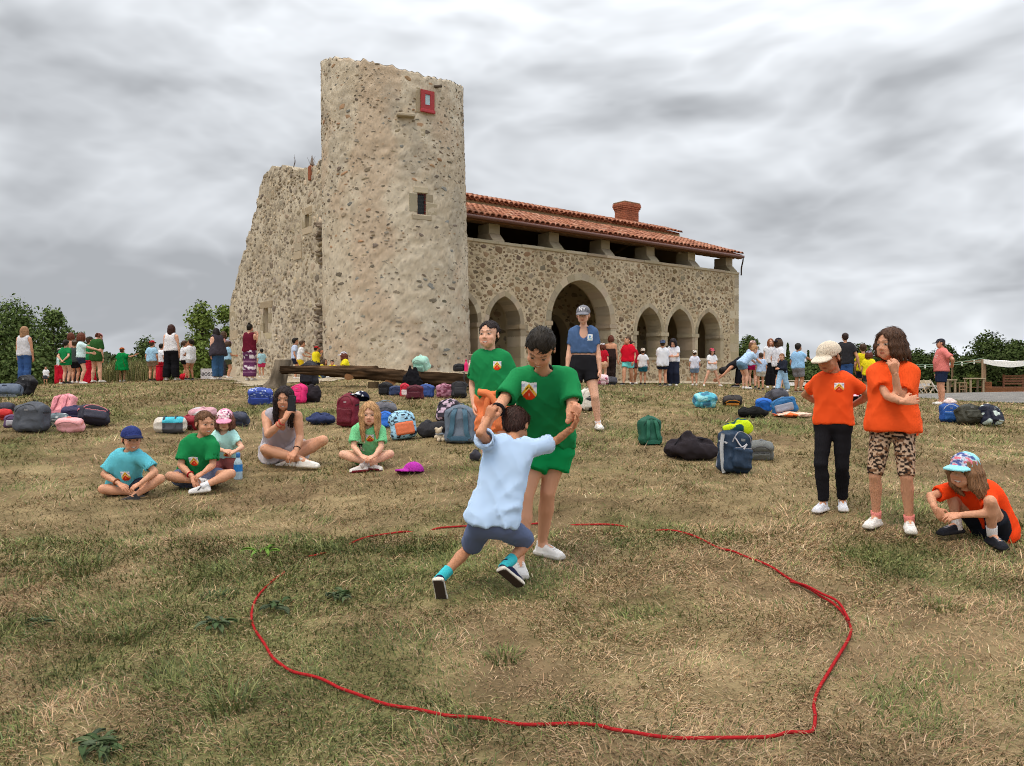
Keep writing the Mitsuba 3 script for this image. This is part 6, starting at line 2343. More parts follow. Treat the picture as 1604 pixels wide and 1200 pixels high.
# --- far left group
backpack('grey and blue holdall lying at the left edge behind the black backpack', 10, 623, 44, 17, 17, rz=10, rx=62, main=lin(92, 108, 128), pocket=lin(165, 175, 185), strap_c=lin(40, 50, 70), seed=1, name='holdall', cat='bag')
backpack('plain black backpack at the left edge in front of the woman in jeans', 41, 620, 33, 31, 16, rz=-25, rx=-18, ry=12, main=lin(22, 23, 27), seed=2)
heap('dark red and blue jacket lying behind the black backpack', 13, 604, 22, 9, lin(70, 45, 62), seed=3, pattern=spots(lin(110, 40, 50), 14, .58, lin(40, 55, 80)))
backpack('dark purple-grey bag cut by the left edge', 9, 646, 24, 12, 12, rx=70, main=lin(58, 56, 70), seed=4, straps=False, name='soft_bag', cat='bag')
backpack('red bag cut by the left edge', 6, 658, 22, 16, 12, rx=50, rz=20, main=lin(190, 40, 38), pocket=lin(205, 70, 60), seed=5, straps=False, name='soft_bag', cat='bag')
backpack('small purple and white bag left of the dark grey backpack', 18, 669, 19, 19, 12, rz=30, rx=-10, main=lin(92, 72, 108), pocket=lin(170, 165, 175), seed=6)
backpack('dark grey roll-top backpack in front of the pink one', 50, 676, 51, 46, 26, rz=-8, rx=-6, main=lin(72, 76, 84), strap_c=lin(45, 47, 52), n_pocket=0, seed=7, soft=.010)
backpack('pink backpack leaning back with its straps to the viewer', 100, 652, 36, 36, 15, rz=-10, rx=-24, main=lin(226, 150, 160), strap_c=lin(205, 128, 140), back=True, seed=8)
backpack('navy blue bag between the pink backpack and the black-and-pink one', 118, 657, 36, 18, 16, rz=15, rx=30, main=lin(42, 40, 78), seed=9, straps=False, name='soft_bag', cat='bag')
backpack('black backpack with pink trim at the right end of the left bag group', 147, 668, 44, 30, 22, rz=35, rx=-28, ry=10, main=lin(40, 40, 52), pocket=lin(52, 52, 66), strap_c=lin(205, 120, 130), trim=lin(220, 130, 140), seed=10)
backpack('grey teal patterned bag behind the pink pouch', 91, 669, 34, 20, 15, rz=-6, rx=35, main=lin(96, 110, 118), pattern=spots(lin(190, 196, 198), 30, .66), n_pocket=0, straps=False, seed=11, name='soft_bag', cat='bag')
backpack('small light pink pouch at the front of the left bag group', 109, 677, 40, 20, 15, rz=6, rx=28, main=lin(232, 168, 172), n_pocket=0, strap_c=lin(220, 140, 130), straps=False, seed=12, name='pouch', cat='bag')


# --- between the boys and the woman
def duffel(label, u, v, w, h, c_top, c_body, c_end, rz):
    p = spot(u, v)
    k = p[1] / FPX
    w, h = w * k, h * k
    s = SDF((-w * .6, -h * .7, -h * .6), (w * .6, h * .7, h * .65), .009)
    s.rbox((0, 0, 0), (w * .5, h * .52, h * .48), round_=h * .34, k=.01)
    s.wrinkle(lambda P: -.007 * (1.6 * (1 - np.abs(2 * meshkit.noise(P * [9, 14, 14]) - 1)) ** 2 - .5))
    v_, f_ = s.mesh()
    c = np.tile(A(c_body), (len(v_), 1))
    c[v_[:, 2] > h * .16] = c_top
    c[v_[:, 0] < -w * .22] = c_end
    c[v_[:, 0] > w * .44] = c_end
    K = Kit('duffel_bag', label, 'bag')
    K.add('shell', (v_, f_), 'nylon', c)
    for x in (-.16, .2):
        K.add('web_strap', strap([(x * w, -h * .55, -h * .1), (x * w, -h * .40, h * .44), (x * w, h * .1, h * .55), (x * w, h * .50, h * .2)], .02, .006, (1, 0, 0), 16), 'nylon', lin(50, 52, 58))
    K.add('zip', tube([(-w * .4, 0, h * .50), (w * .42, 0, h * .50)], .006, 6), 'nylon', lin(40, 60, 70))
    K.stand(p, rot_(rz))


duffel('barrel sports bag in turquoise, grey and cream behind the boys', 267, 677, 46, 25, lin(62, 178, 200), lin(78, 80, 88), lin(205, 198, 188), 12)
backpack('dark red and black bag beside the turquoise sports bag', 296, 673, 26, 22, 14, rz=-12, rx=30, main=lin(140, 30, 42), pocket=lin(60, 22, 30), seed=13, y=None)
heap('pale pink towel and grey cloth behind the boy in green', 318, 655, 42, 17, lin(205, 160, 170), 'towel', 'crumpled_towel', seed=14, pattern=spots(lin(190, 190, 192), 9, .55))
backpack('dark navy backpack lying behind the girl in the pink cap', 375, 668, 30, 23, 14, rz=-20, rx=40, main=lin(58, 64, 82), seed=15)
backpack('blue bag with small light dots left of the woman with the phone', 408, 634, 38, 27, 16, rz=10, rx=25, main=lin(58, 82, 168), pocket=lin(58, 82, 168), pattern=spots(lin(190, 205, 235), 45, .70), strap_c=lin(30, 32, 40), seed=16, name='soft_bag', cat='bag')
backpack('bright pink backpack half hidden by the hair of the woman with the phone', 468, 631, 26, 30, 13, rz=-20, rx=-10, main=lin(215, 40, 110), seed=17)
heap('black jacket thrown over bags right of the woman with the phone', 484, 630, 38, 32, lin(38, 36, 40), seed=18)
heap('navy cloth bundle on the grass between the woman and the maroon backpack', 501, 665, 44, 16, lin(48, 56, 92), 'cloth bundle', 'cloth_bundle', seed=19)
backpack('tall maroon backpack left of the girl in mint green', 545, 668, 33, 52, 20, rz=-18, rx=-6, main=lin(112, 26, 44), pocket=lin(98, 22, 38), strap_c=lin(30, 24, 28), seed=20)
backpack('grey rucksack with a looped strap behind the girl in mint green', 600, 663, 42, 34, 20, rz=25, rx=35, main=lin(98, 100, 106), strap_c=lin(110, 122, 130), seed=21)
p = on_ground(604, 650)
k = p[1] / FPX
K = Kit('strap_loop', 'stiff grey carrying loop standing up above the grey rucksack', 'strap')
K.add('webbing', strap([(-22 * k, 0, 12 * k), (-14 * k, 0, 24 * k), (2 * k, 0, 28 * k), (14 * k, 0, 20 * k), (17 * k, 0, 4 * k)], .035, .01, (0, 1, 0), 22), 'nylon', lin(112, 124, 134))
K.stand(p + [0, .05, 0])
backpack('small bright blue bag between girl in mint green and leopard print backpack', 603, 669, 22, 24, 13, rz=8, rx=-8, main=lin(38, 105, 200), n_pocket=0, straps=False, seed=22, name='soft_bag', cat='bag')
backpack('light blue leopard print backpack with an orange patch', 630, 688, 40, 44, 24, rz=22, rx=-14, ry=-8, main=lin(158, 205, 232), pattern=spots(lin(38, 44, 58), 40, .62), pocket=lin(214, 116, 78), strap_c=lin(60, 62, 70), seed=23)
p = at(565, 628, on_ground(565, 668)[1] + .05)


def loose_cap(label, p, size, color, M, under=None, spots_=None):
    v, f = cap_local(30)
    c = np.tile(A(color), (len(v), 1))
    if spots_ is not None:
        c[(meshkit.noise(v * 9) > .6) & (v[:, 1] > .1)] = spots_
    K = Kit('baseball_cap', label, 'cap')
    K.add('crown', (v * size, f), 'cloth', c)
    K.add('button', (lambda q: (q[0], q[1]))(tube([(0, -.07 * size, .565 * size), (0, -.07 * size, .60 * size)], .03 * size, 8)), 'cloth', A(color) * .7)
    K.stand(p, M)


loose_cap('navy cap with a white mark lying on top of the maroon backpack', p, .24, lin(28, 32, 56), rot_(150, 20, 15), spots_=lin(220, 222, 228))
loose_cap('purple cap lying alone on the grass right of the girl in mint green', on_ground(645, 740), .22, lin(170, 50, 160), rot_(120, 10, 8))

# --- under and on the log
LB = 15.35
for q, (lb, u, v, w, h, c, kw) in enumerate((
        ('black bag under the log left of the blue and red ones', 604, 619, 22, 20, lin(24, 24, 28), {}),
        ('dark blue bag under the log beside the red flask bag', 621, 619, 22, 15, lin(48, 62, 100), {}),
        ('maroon bag under the black jacket that hangs on the log', 650, 625, 26, 22, lin(86, 28, 46), {}),
        ('blue drawstring bag with white cords under the log', 667, 622, 26, 20, lin(48, 78, 138), dict(strap_c=lin(210, 215, 220))),
        ('mauve patterned bag under the log', 697, 623, 28, 22, lin(176, 122, 142), dict(pattern=spots(lin(110, 50, 70), 26, .58))),
        ('black rucksack leaning under the right end of the log', 719, 623, 24, 27, lin(34, 32, 38), dict(rx=-20)))):
    backpack(lb, u, v, w, h, rz=(q * 37) % 50 - 25, main=c, seed=30 + q, fine=False, **{**dict(name='soft_bag', cat='bag'), **kw})
backpack('red and white bag under the log with a flask in it', 634, 621, 14, 21, rz=10, main=lin(198, 40, 62), pocket=lin(220, 205, 205), seed=40, fine=False, straps=False, name='soft_bag', cat='bag')
zl = lambda u: at(u, 584, 15.7)
heap('black jacket hanging over the log', 646, 612, 30, 42, lin(20, 20, 24), seed=41, on=at(646, 612, 15.45), depth=.55)
backpack('mint green lunch bag lying on the log', 660, 583, 25, 23, 18, rz=-30, rx=28, main=lin(160, 205, 190), pocket=lin(150, 196, 182), strap_c=lin(190, 220, 210), seed=42, on=at(660, 582, 15.75), name='lunch_bag', cat='bag', straps=False)
backpack('small black pouch on the right end of the log', 719, 584, 17, 11, 10, rz=15, main=lin(34, 34, 38), seed=43, on=at(719, 581, 15.75), fine=False, straps=False, name='pouch', cat='bag')
bottle('bright pink flask standing on the log', at(730, 581, 15.7), .24, .037, lin(226, 36, 110), lin(200, 30, 95))
bottle('pale pink flask standing on the log beside the bright one', at(736, 581, 15.78), .22, .034, lin(226, 196, 196), lin(215, 180, 182))
K = Kit('carabiner_cord', 'dark braided cord with a ring hanging from the black pouch', 'cord')
pp = at(727, 588, 15.4)
K.add('braid', tube(spline([(0, 0, .06), (.005, -.01, 0), (.0, -.015, -.08), (.03, -.01, -.16)], 14), .014, 6), 'nylon', lin(60, 58, 60))
K.add('ring', tube([(.03 + .035 * math.cos(a), -.01, -.19 + .035 * math.sin(a)) for a in np.linspace(0, 6.28, 16)], .006, 6), 'satin', lin(90, 92, 96))
K.stand(pp, rest=False)
backpack('black backpack standing behind the left part of the log', 485, 588, 27, 38, 18, rz=-15, rx=-4, main=lin(34, 36, 44), seed=44, y=None, on=A([*at(485, 588, 17.0)[:2], float(ground(*at(485, 588, 17.0)[:2]))]), fine=False)

# --- centre, left of the standing boy
backpack('black floral backpack behind the grey-blue one', 702, 661, 34, 36, 18, rz=-20, rx=-16, main=lin(42, 36, 48), pattern=spots(lin(196, 172, 192), 22, .63), strap_c=lin(190, 175, 190), seed=50)
backpack('grey-blue backpack with its carrying straps to the viewer', 721, 693, 48, 60, 20, rz=-6, rx=-12, main=lin(92, 108, 122), strap_c=lin(62, 96, 120), back=True, seed=51)
backpack('dark purple backpack hidden beside the grey-blue one', 751, 686, 26, 46, 16, rz=12, rx=-8, main=lin(60, 42, 60), seed=52)
heap('black jacket lying flat at the foot of the grey-blue backpack', 680, 684, 56, 25, lin(52, 52, 56), seed=53, depth=.6)
K = Kit('plush_toy', 'small cream plush toy with a grey scarf beside the grey-blue backpack', 'toy')
p = on_ground(688, 690)
s = SDF((-.1, -.08, -.02), (.1, .08, .2), .006)
for c_, r_ in (((0, 0, .05), .045), ((-.015, -.02, .115), .038), ((-.045, -.02, .145), .018), ((.02, -.02, .15), .018), ((-.05, -.02, .05), .02), ((.045, -.03, .055), .02), ((-.025, -.05, .015), .022), ((.03, -.05, .015), .022)):
    s.ell(c_, (r_, r_, r_), k=.015)
K.add('plush_body', s.mesh(), 'cloth', lin(206, 190, 168))
K.add('scarf', tube([(.035 * math.cos(a), -.01 + .035 * math.sin(a), .085) for a in np.linspace(0, 6.28, 14)] + [(.05, -.04, .05), (.07, -.05, .01)], .013, 8), 'cloth', lin(150, 158, 170))
K.stand(p, rot_(25))
heap('small dark cloth on the grass by the hip of the lunging boy', 745, 722, 13, 9, lin(62, 64, 74), 'cloth', 'dark_cloth', seed=54)
heap('dark red cloth between backpack and lunging boy', 756, 693, 18, 20, lin(96, 24, 34), 'cloth', 'red_cloth', seed=55)

# --- behind the girl in the blue top
backpack('white backpack with black drawing behind the leg of the girl in the blue top', 921, 643, 30, 36, 17, rz=20, rx=-10, main=lin(206, 200, 190), pattern=spots(lin(40, 38, 40), 12, .68), seed=60)
backpack('pink and white bag near the arcade behind the girl in the blue top', 939, 603, 28, 14, 14, rz=-10, rx=40, main=lin(226, 196, 204), pattern=spots(lin(160, 70, 100), 10, .64), seed=61, fine=False, straps=False, name='soft_bag', cat='bag')
backpack('dark grey bag lying at the foot of the arcade', 957, 603, 20, 9, 11, rx=60, main=lin(62, 64, 70), seed=62, fine=False, straps=False, name='soft_bag', cat='bag')

# --- right of centre
backpack('dark green backpack standing alone with straps to the viewer', 1018, 697, 36, 45, 18, rz=14, rx=-10, main=lin(28, 84, 66), strap_c=lin(34, 98, 78), back=True, seed=70)
heap('black jackets in a heap left of the hiking pack', 1082, 719, 80, 40, lin(42, 40, 46), seed=71, depth=.6, n=9)
hk2 = backpack('navy hiking pack with grey straps leaning to the left', 1150, 740, 50, 70, 34, rz=28, rx=-4, ry=7, main=lin(34, 52, 78), pocket=lin(34, 52, 78), strap_c=lin(168, 170, 176), trim=lin(150, 152, 158), seed=72, soft=.009)
p = on_ground(1150, 740)
k = p[1] / FPX
P3 = lambda a, b, c_: p + A([a, b, c_]) * k
put('side_strap', strap([P3(-22, -16, 62), P3(-25, -19, 40), P3(-23, -19, 12), P3(-21, -18, 2)], .035, .012, (1, .3, 0), 20), 'nylon', hk2, color=lin(182, 184, 190), smooth=True)
put('cord', tube(spline([P3(-4, -19, 56), P3(6, -20, 42), P3(14, -20.5, 46), P3(8, -20.5, 36), P3(4, -20, 22)], 20), .007, 6), 'nylon', hk2, color=lin(205, 206, 210), smooth=True)
put('tan_tag', placed(boxm((-.03, -.022, -.004), (.03, .022, .004), .004), P3(-5, -20.5, 33), (1, .1, -.25), (.25, 0, 1), (0, -1, 0)), 'matte', hk2, color=lin(196, 150, 80))
heap('neon yellow and dark teal pullover stuffed in the top of the hiking pack', 1159, 684, 46, 22, lin(190, 215, 30), 'pullover', 'pullover', seed=73, on=P3(6, 4, 58), depth=.7, pattern=spots(lin(28, 66, 76), 11, .52))
backpack('grey bag lying behind the hiking pack', 1192, 720, 36, 30, 18, rz=-15, rx=30, main=lin(108, 110, 112), seed=74)
backpack('turquoise patterned bag lying alone in front of the arcade', 1105, 638, 38, 21, 18, rz=20, rx=35, main=lin(88, 178, 200), pattern=spots(lin(60, 110, 140), 12, .6, lin(150, 210, 215)), seed=75)
backpack('black bag with orange piping lying on the grass', 1147, 636, 28, 14, 14, rz=-10, rx=45, main=lin(48, 42, 42), pocket=lin(200, 130, 60), trim=lin(220, 140, 40), seed=76, straps=False)
heap('black fleece lying in front of the blue bags', 1181, 654, 46, 17, lin(26, 22, 26), seed=77)
backpack('bright blue bag left of the large grey rucksack', 1196, 644, 24, 20, 14, rz=-12, rx=10, main=lin(30, 100, 190), n_pocket=0, seed=78, straps=False, name='soft_bag', cat='bag')
backpack('dark grey rucksack with its top fallen back', 1218, 634, 34, 24, 18, rz=30, rx=55, main=lin(72, 72, 80), seed=79)
backpack('blue and grey rucksack in front of the dark grey one', 1228, 651, 38, 26, 18, rz=-20, rx=-12, ry=-15, main=lin(36, 96, 152), pocket=lin(140, 142, 158), strap_c=lin(200, 204, 210), seed=80)
heap('white and orange cloth edge sticking out under the rucksacks', 1240, 653, 50, 5, lin(224, 190, 170), 'cloth', 'pale_cloth', seed=81, pattern=spots(lin(225, 110, 60), 8, .55))

# --- right edge
backpack('blue cool bag with a light stripe near the man in pink', 1488, 661, 28, 30, 18, rz=-14, rx=-4, main=lin(30, 78, 150), pocket=lin(34, 84, 156), trim=lin(190, 200, 212), seed=85, name='soft_bag', cat='bag')
heap('pale pink cloth on top of the blue cool bag', 1496, 640, 20, 9, lin(222, 200, 198), 'cloth', 'pink_cloth', seed=86, on=on_ground(1490, 661) + [0, .05, .26])
backpack('dark olive bag with a white tag between the blue and the patterned one', 1518, 665, 40, 30, 20, rz=10, rx=-26, main=lin(58, 58, 48), seed=87, soft=.012, name='soft_bag', cat='bag')
p = on_ground(1518, 665)
put('white_tag', placed(boxm((-.022, -.03, -.003), (.022, .03, .003)), p + A([.05, -.105, .17]), (.95, .2, -.2), (.2, .1, 1), (.1, -1, .2)), 'matte', 'soft_bag_' + f"{_taken['soft_bag'] - 1:03d}", color=lin(220, 222, 225))
backpack('navy bag with white branch pattern at the right', 1551, 667, 34, 34, 20, rz=24, rx=-20, ry=8, main=lin(30, 34, 52), pattern=spots(lin(198, 214, 210), 13, .62), seed=88)
p = on_ground(1333, 629)
heap('black bag on the grass between the two standing girls in orange', 1335, 629, 26, 13, lin(28, 26, 32), 'bag', 'soft_bag', seed=89)
loose_cap('pink sun hat lying on the black bag between the standing girls', p + [0, 0, .13], .27, lin(230, 150, 165), rot_(200, 0, 0), spots_=lin(245, 215, 220))
bottle('clear plastic water bottle with a blue label beside the girl in the pink cap', on_ground(373, 750), .26, .04, lin(165, 190, 205), lin(60, 120, 190), band=lin(60, 130, 205))
# cloth sacks
for q, (u, v, w, h, lb) in enumerate(((92, 596, 12, 30, 'red sack worn up to the waist by the child in the white cap'), (140, 601, 21, 36, 'red sack in front of the boy in green'), (250, 590, 11, 24, 'red sack beside the woman in black trousers'))):
    p = at(u, v, 24.6)
    p[2] = float(ground(p[0], p[1]))
    k = 24.6 / FPX
    w, h = w * k, h * k
    s = SDF((-w * .6, -w * .5, 0), (w * .6, w * .5, h), .014)
    s.cone((0, 0, .05), (0, 0, h * .95), w * .46, w * .42, k=.02)
    s.cut((0, 0, h * .93), (0, 0, 1))
    s.wrinkle(lambda P: -.012 * (1.6 * (1 - np.abs(2 * meshkit.noise(P * [11, 11, 4]) - 1)) ** 2 - .5))
    K = Kit('cloth_sack', lb, 'sack')
    K.add('sack_body', s.mesh(), 'cloth', lin(196, 26, 48))
    K.add('hem', tube([(w * .44 * math.cos(a), w * .44 * math.sin(a), h * .92) for a in np.linspace(0, 6.283, 18)], .014, 6), 'cloth', lin(170, 22, 42))
    K.stand(p)
heap('red sack dropped on the grass beside the girl in white', 288, 595, 14, 10, lin(200, 36, 52), 'sack', 'dropped_sack', seed=91, y=None)


# ================================================================== PEOPLE: who is there
SK_FAIR, SK_TAN, SK_MID = lin(222, 172, 146), lin(184, 130, 98), lin(204, 150, 120)
BLACK, NAVY, WHITE = lin(24, 24, 28), lin(34, 38, 58), lin(228, 230, 236)
GREEN_T, ORANGE_T, SKY_T = lin(22, 126, 74), lin(236, 86, 34), lin(150, 190, 228)
BROWN_H, DARK_H, BLOND_H, RED_H = lin(74, 52, 38), lin(36, 27, 24), lin(166, 128, 88), lin(92, 48, 34)
WSHOE = dict(color=lin(222, 220, 218), lace=lin(168, 166, 164), sole=lin(196, 192, 184))
BSHOE = dict(color=lin(36, 36, 40), sole=lin(190, 188, 184), lace=lin(120, 120, 122))


def joints(Y, **kw):
    return {k: at(q[0], q[1], Y + q[2]) for k, q in kw.items() if len(q) == 3}


def band_on(R, s_, name, color, f=.04, r=.0215, w=.008, S=1.2, mat='cloth'):
    """A bracelet or watch strap round the wrist."""
    wr, el = R.J['wr' + s_], R.J['el' + s_]
    d = unit(el - wr)
    c = wr + d * f * S
    a = unit(np.cross(d, [0, .3, 1]))
    b_ = np.cross(d, a)
    P = [c + (a * math.cos(q) + b_ * math.sin(q)) * r * S for q in np.linspace(0, 6.283, 20)]
    return put(name, tube(P, w, 8, cap=False), mat, R.key, color=color, smooth=True)


# ---- the girl in green who wrestles
J = joints(4.85, pel=(856, 697, .02), nk=(851, 586, -.24), hd=(846, 546, -.40), shR=(812, 592, -.20), shL=(890, 592, -.22), elR=(787, 629, -.36), wrR=(774, 652, -.50), elL=(897, 637, -.36), wrL=(893, 655, -.46),
           hpR=(841, 704, 0), hpL=(872, 704, 0), knR=(823, 780, -.14), anR=(813, 877, -.24), knL=(858, 771, -.04), anL=(849, 852, .08))
J.update(toR=A([.12, -1, -.04]), toL=A([.72, -.68, -.03]))
R = build_person('girl in loose green tee and green shorts gripping the hands of a small boy', J, 1.50, .222, (-.18, -.58, -.80), (0, -.80, .58), SK_MID, DARK_H, 'tight', 'child smile',
                 top=dict(color=GREEN_T, loose=.018, sleeve=.84, hem=.0, hem_dir=(0, .1, -1), collar=lin(18, 20, 24), neck=1.06, flare=.006, cuff=.5), bottom=dict(color=lin(6, 138, 78), len=.46, loose=.020, flare=.012), shoes=WSHOE,
                 hands={'R': dict(dir=(-.75, .25, -.35), back=(.2, -.6, .75), curl=.62), 'L': dict(dir=(.35, .1, .5), back=(.5, -.85, .1), curl=.66)}, wrinkle=.012, hair_seed=2, b=.94)
badge(R, at(829, 607, 4.6), .088, .105)
w_ = band_on(R, 'R', 'watch', lin(28, 30, 32), .05, .022, .011, 1.5)
GIRL = R
# ---- the boy in light blue
J = joints(4.25, pel=(771, 812, 0), nk=(803, 692, .12), hd=(808, 667, .23), shL=(770, 696, .08), shR=(838, 702, .12), elL=(751, 679, -.08), wrL=(764, 656, .08), elR=(872, 690, .22), wrR=(897, 670, .14),
           hpL=(757, 820, 0), hpR=(786, 822, 0), knL=(735, 858, .18), anL=(690, 906, -.02), knR=(827, 850, .22), anR=(793, 885, .0))
J.update(toL=A([.12, .42, -.90]), toR=A([.62, .42, -.62]))
R = build_person('small boy in pale blue tee and grey shorts, seen from behind, lunging forward', J, 1.24, .198, (.34, .78, -.50), (.1, .45, .85), SK_TAN, lin(52, 36, 28), 'short', 'child',
                 top=dict(color=lin(176, 203, 236), loose=.016, sleeve=.62, hem=-.05, cuff=.9, flare=.012, hem_dir=(-.20, .05, -1)), bottom=dict(color=lin(92, 108, 138), len=.84, loose=.012, flare=.006, waist=.02), socks=dict(color=lin(60, 178, 190), h=.058),
                 shoes=dict(color=lin(26, 32, 62), sole=lin(214, 210, 200), lace=lin(150, 155, 170), under=lin(62, 52, 46), toe=lin(214, 210, 200), upL=(.1, .90, .42), upR=(.25, .80, .55), kind='high'),
                 hands={'L': dict(dir=(.3, .1, .9), back=(-.3, -.9, .1), curl=.6), 'R': dict(dir=(.35, -.1, .85), back=(.7, .3, -.2), curl=.55)}, wrinkle=.011, hair_seed=3, b=.80)

# ---- the boy with the orange jacket round his waist
J, S, hh, hf, hu = stand(776, 756, 499, 190, S=1.5, look=202, armL='down', armR='down', spread=-.03, side=.10)
R = build_person('smiling boy in green tee with an orange jacket tied round his waist', J, S, hh, hf, hu, SK_FAIR, lin(40, 30, 28), 'crop', 'child smile',
                 top=dict(color=GREEN_T, loose=.018, sleeve=.78, hem=.02, collar=lin(20, 22, 26), cuff=.6), bottom=dict(color=lin(226, 128, 82), len=.74, loose=.018, flare=.012, waist=.12, wrinkle=.016, name='tied_jacket'), shoes=WSHOE, wrinkle=.010)
badge(R, R.J['nk'] * .72 + R.J['pel'] * .28 + R.fwd * .1 + R.lat * -.07, .075, .085)
kn = R.J['pel'] + R.fwd * .135 + DZ * .045
put('jacket_knot', tube(spline([kn - R.lat * .12 + DZ * .02, kn - R.lat * .03, kn + R.lat * .02 - DZ * .01, kn + R.lat * .05 - DZ * .10 + R.fwd * .01, kn + R.lat * .06 - DZ * .27], 18), np.linspace(.034, .03, 18), 10), 'cloth', R.key, color=lin(222, 122, 78), smooth=True)
put('jacket_sleeve', tube(spline([kn + R.lat * .13 + DZ * .02, kn + R.lat * .03 + R.fwd * .012, kn - R.lat * .04 - DZ * .10 + R.fwd * .012, kn - R.lat * .06 - DZ * .30], 18), np.linspace(.032, .036, 18), 10), 'cloth', R.key, color=lin(230, 132, 86), smooth=True)

# ---- the girl in the grey cap
J, S, hh, hf, hu = stand(914, 673, 484, 186, look=192, S=1.60, armL='down', armR='down', spread=.13, hhf=.142, pitch=6)
R = build_person('girl in grey cap, blue cropped top and black denim shorts standing behind the wrestlers', J, S, hh, hf, hu, SK_FAIR, lin(150, 112, 80), 'tight', 'child',
                 top=dict(color=lin(74, 96, 138), loose=.008, sleeve=.62, hem=.34, neck=1.35, scoop=1.2, cuff=.5), bottom=dict(color=lin(28, 28, 32), len=.44, loose=.014, waist=.27, flare=.006), shoes=WSHOE, socks=dict(color=WHITE, h=.02),
                 cap=dict(color=lin(118, 118, 126), tilt=-.05))
badge(R, R.J['nk'] * .74 + R.J['pel'] * .26 + R.fwd * .1 - R.lat * -.085 * -1, .066, .080, sticker, name='sticker')
tmm = meshkit.text_mesh('NY', .045, .004, bold=True)
tv = A(tmm.vertices)
tv[:, 0] -= (tv[:, 0].max() + tv[:, 0].min()) / 2
CF = R.cap_frame
put('cap_letters', placed((tv, A(tmm.faces)), R.J['hd'] + (A([0, .385, .29]) * hh) @ CF, -CF[0], unit(CF[2] - .45 * CF[1]), unit(CF[1] + .45 * CF[2])), 'cloth', R.key, color=lin(225, 225, 230))

# ---- the girls in orange
J, S, hh, hf, hu = stand(1305, 800, 534, 212, look=236, pitch=22, armL='behind', armR='behind', S=1.26, spread=-.02, step=.12)
R = build_person('girl in orange tee, black leggings and beige cap with her hands behind her back', J, S, hh, hf, hu, SK_TAN, DARK_H, 'tight+pony', 'child',
                 top=dict(color=ORANGE_T, loose=.010, sleeve=.60, hem=-.02, cuff=.5), bottom=dict(color=lin(22, 22, 28), len=1.93, loose=.004, waist=.12, name='leggings', wrinkle=.004),
                 shoes=dict(color=lin(206, 210, 220), lace=lin(190, 195, 208), sole=lin(216, 216, 220)), cap=dict(color=lin(206, 194, 176), brim=lin(210, 200, 184), tilt=.0), drift=(0, 0), b=.88)
badge(R, R.J['nk'] * .74 + R.J['pel'] * .26 + R.fwd * .1 - R.lat * .055, .066, .07)
J, S, hh, hf, hu = stand(1398, 829, 517, 214, look=246, armL='mouth', armR='fold', S=1.345, hhf=.152, pitch=4, spread=.05, step=-.03)
leopard = lambda v, R_: np.where((meshkit.noise(v * 75) > .56)[:, None], lin(40, 30, 26), np.where((meshkit.noise(v * 55 + 9) > .60)[:, None], lin(120, 86, 62), lin(190, 162, 138)))
R = build_person('girl in orange tee and leopard print shorts with her fingers at her mouth', J, S, hh, hf, hu, SK_MID, lin(70, 48, 36), 'bob', 'child',
                 top=dict(color=ORANGE_T, loose=.018, sleeve=.66, hem=-.10, flare=.018, cuff=.8), bottom=dict(color=leopard, len=.98, loose=.006, waist=.1, wrinkle=.003, res=.0055), shoes=WSHOE, socks=dict(color=lin(226, 140, 130), h=.03),
                 hands={'L': dict(dir=(-.35, -.25, .9), back=(-.2, -.95, .1), curl=.75), 'R': dict(dir=(.9, .1, .15), back=(.1, -.95, .3), curl=.25)}, drift=(-.12, -.10), hair_seed=1, b=.86)
P_ = R.J
v_, f_ = [], []
n = 14
for i in range(n):
    t = i / (n - 1)
    for q, w in enumerate(np.linspace(0, 1, 9)):
        c_ = P_['nk'] * (1 - t) + P_['pel'] * t - R.fwd * (.085 + .03 * t) + R.lat * (-.045 - .055 * w - .04 * t * w) + DZ * (-.02 - .05 * t) + R.fwd * -.03 * math.sin(w * 5 + t * 2) * t
        v_.append(c_)
v_ = A(v_)
i, j = np.meshgrid(np.arange(n - 1), np.arange(8), indexing='ij')
q = np.stack([i * 9 + j, (i + 1) * 9 + j, (i + 1) * 9 + j + 1, i * 9 + j + 1], -1).reshape(-1, 4)
q = np.vstack([q[:, [0, 1, 2]], q[:, [0, 2, 3]]])
nv = len(v_)
put('shirt_back_panel', (np.vstack([v_, v_ - R.fwd * .004]), np.vstack([q, q[:, ::-1] + nv])), 'cloth', R.key, color=ORANGE_T, smooth=True)
J = joints(5.0, pel=(1557, 827, .08), nk=(1521, 759, .01), hd=(1510, 737, -.05), shR=(1497, 765, .08), shL=(1544, 770, -.05), elR=(1457, 777, .03), wrR=(1465, 797, -.06), elL=(1553, 804, -.16), wrL=(1503, 807, -.20),
           hpR=(1542, 828, .12), hpL=(1566, 833, .01), knR=(1490, 768, .08), anR=(1499, 821, .05), knL=(1551, 785, -.20), anL=(1554, 838, -.12))
J.update(toR=A([-.95, -.22, -.06]), toL=A([-.02, -1, -.08]))
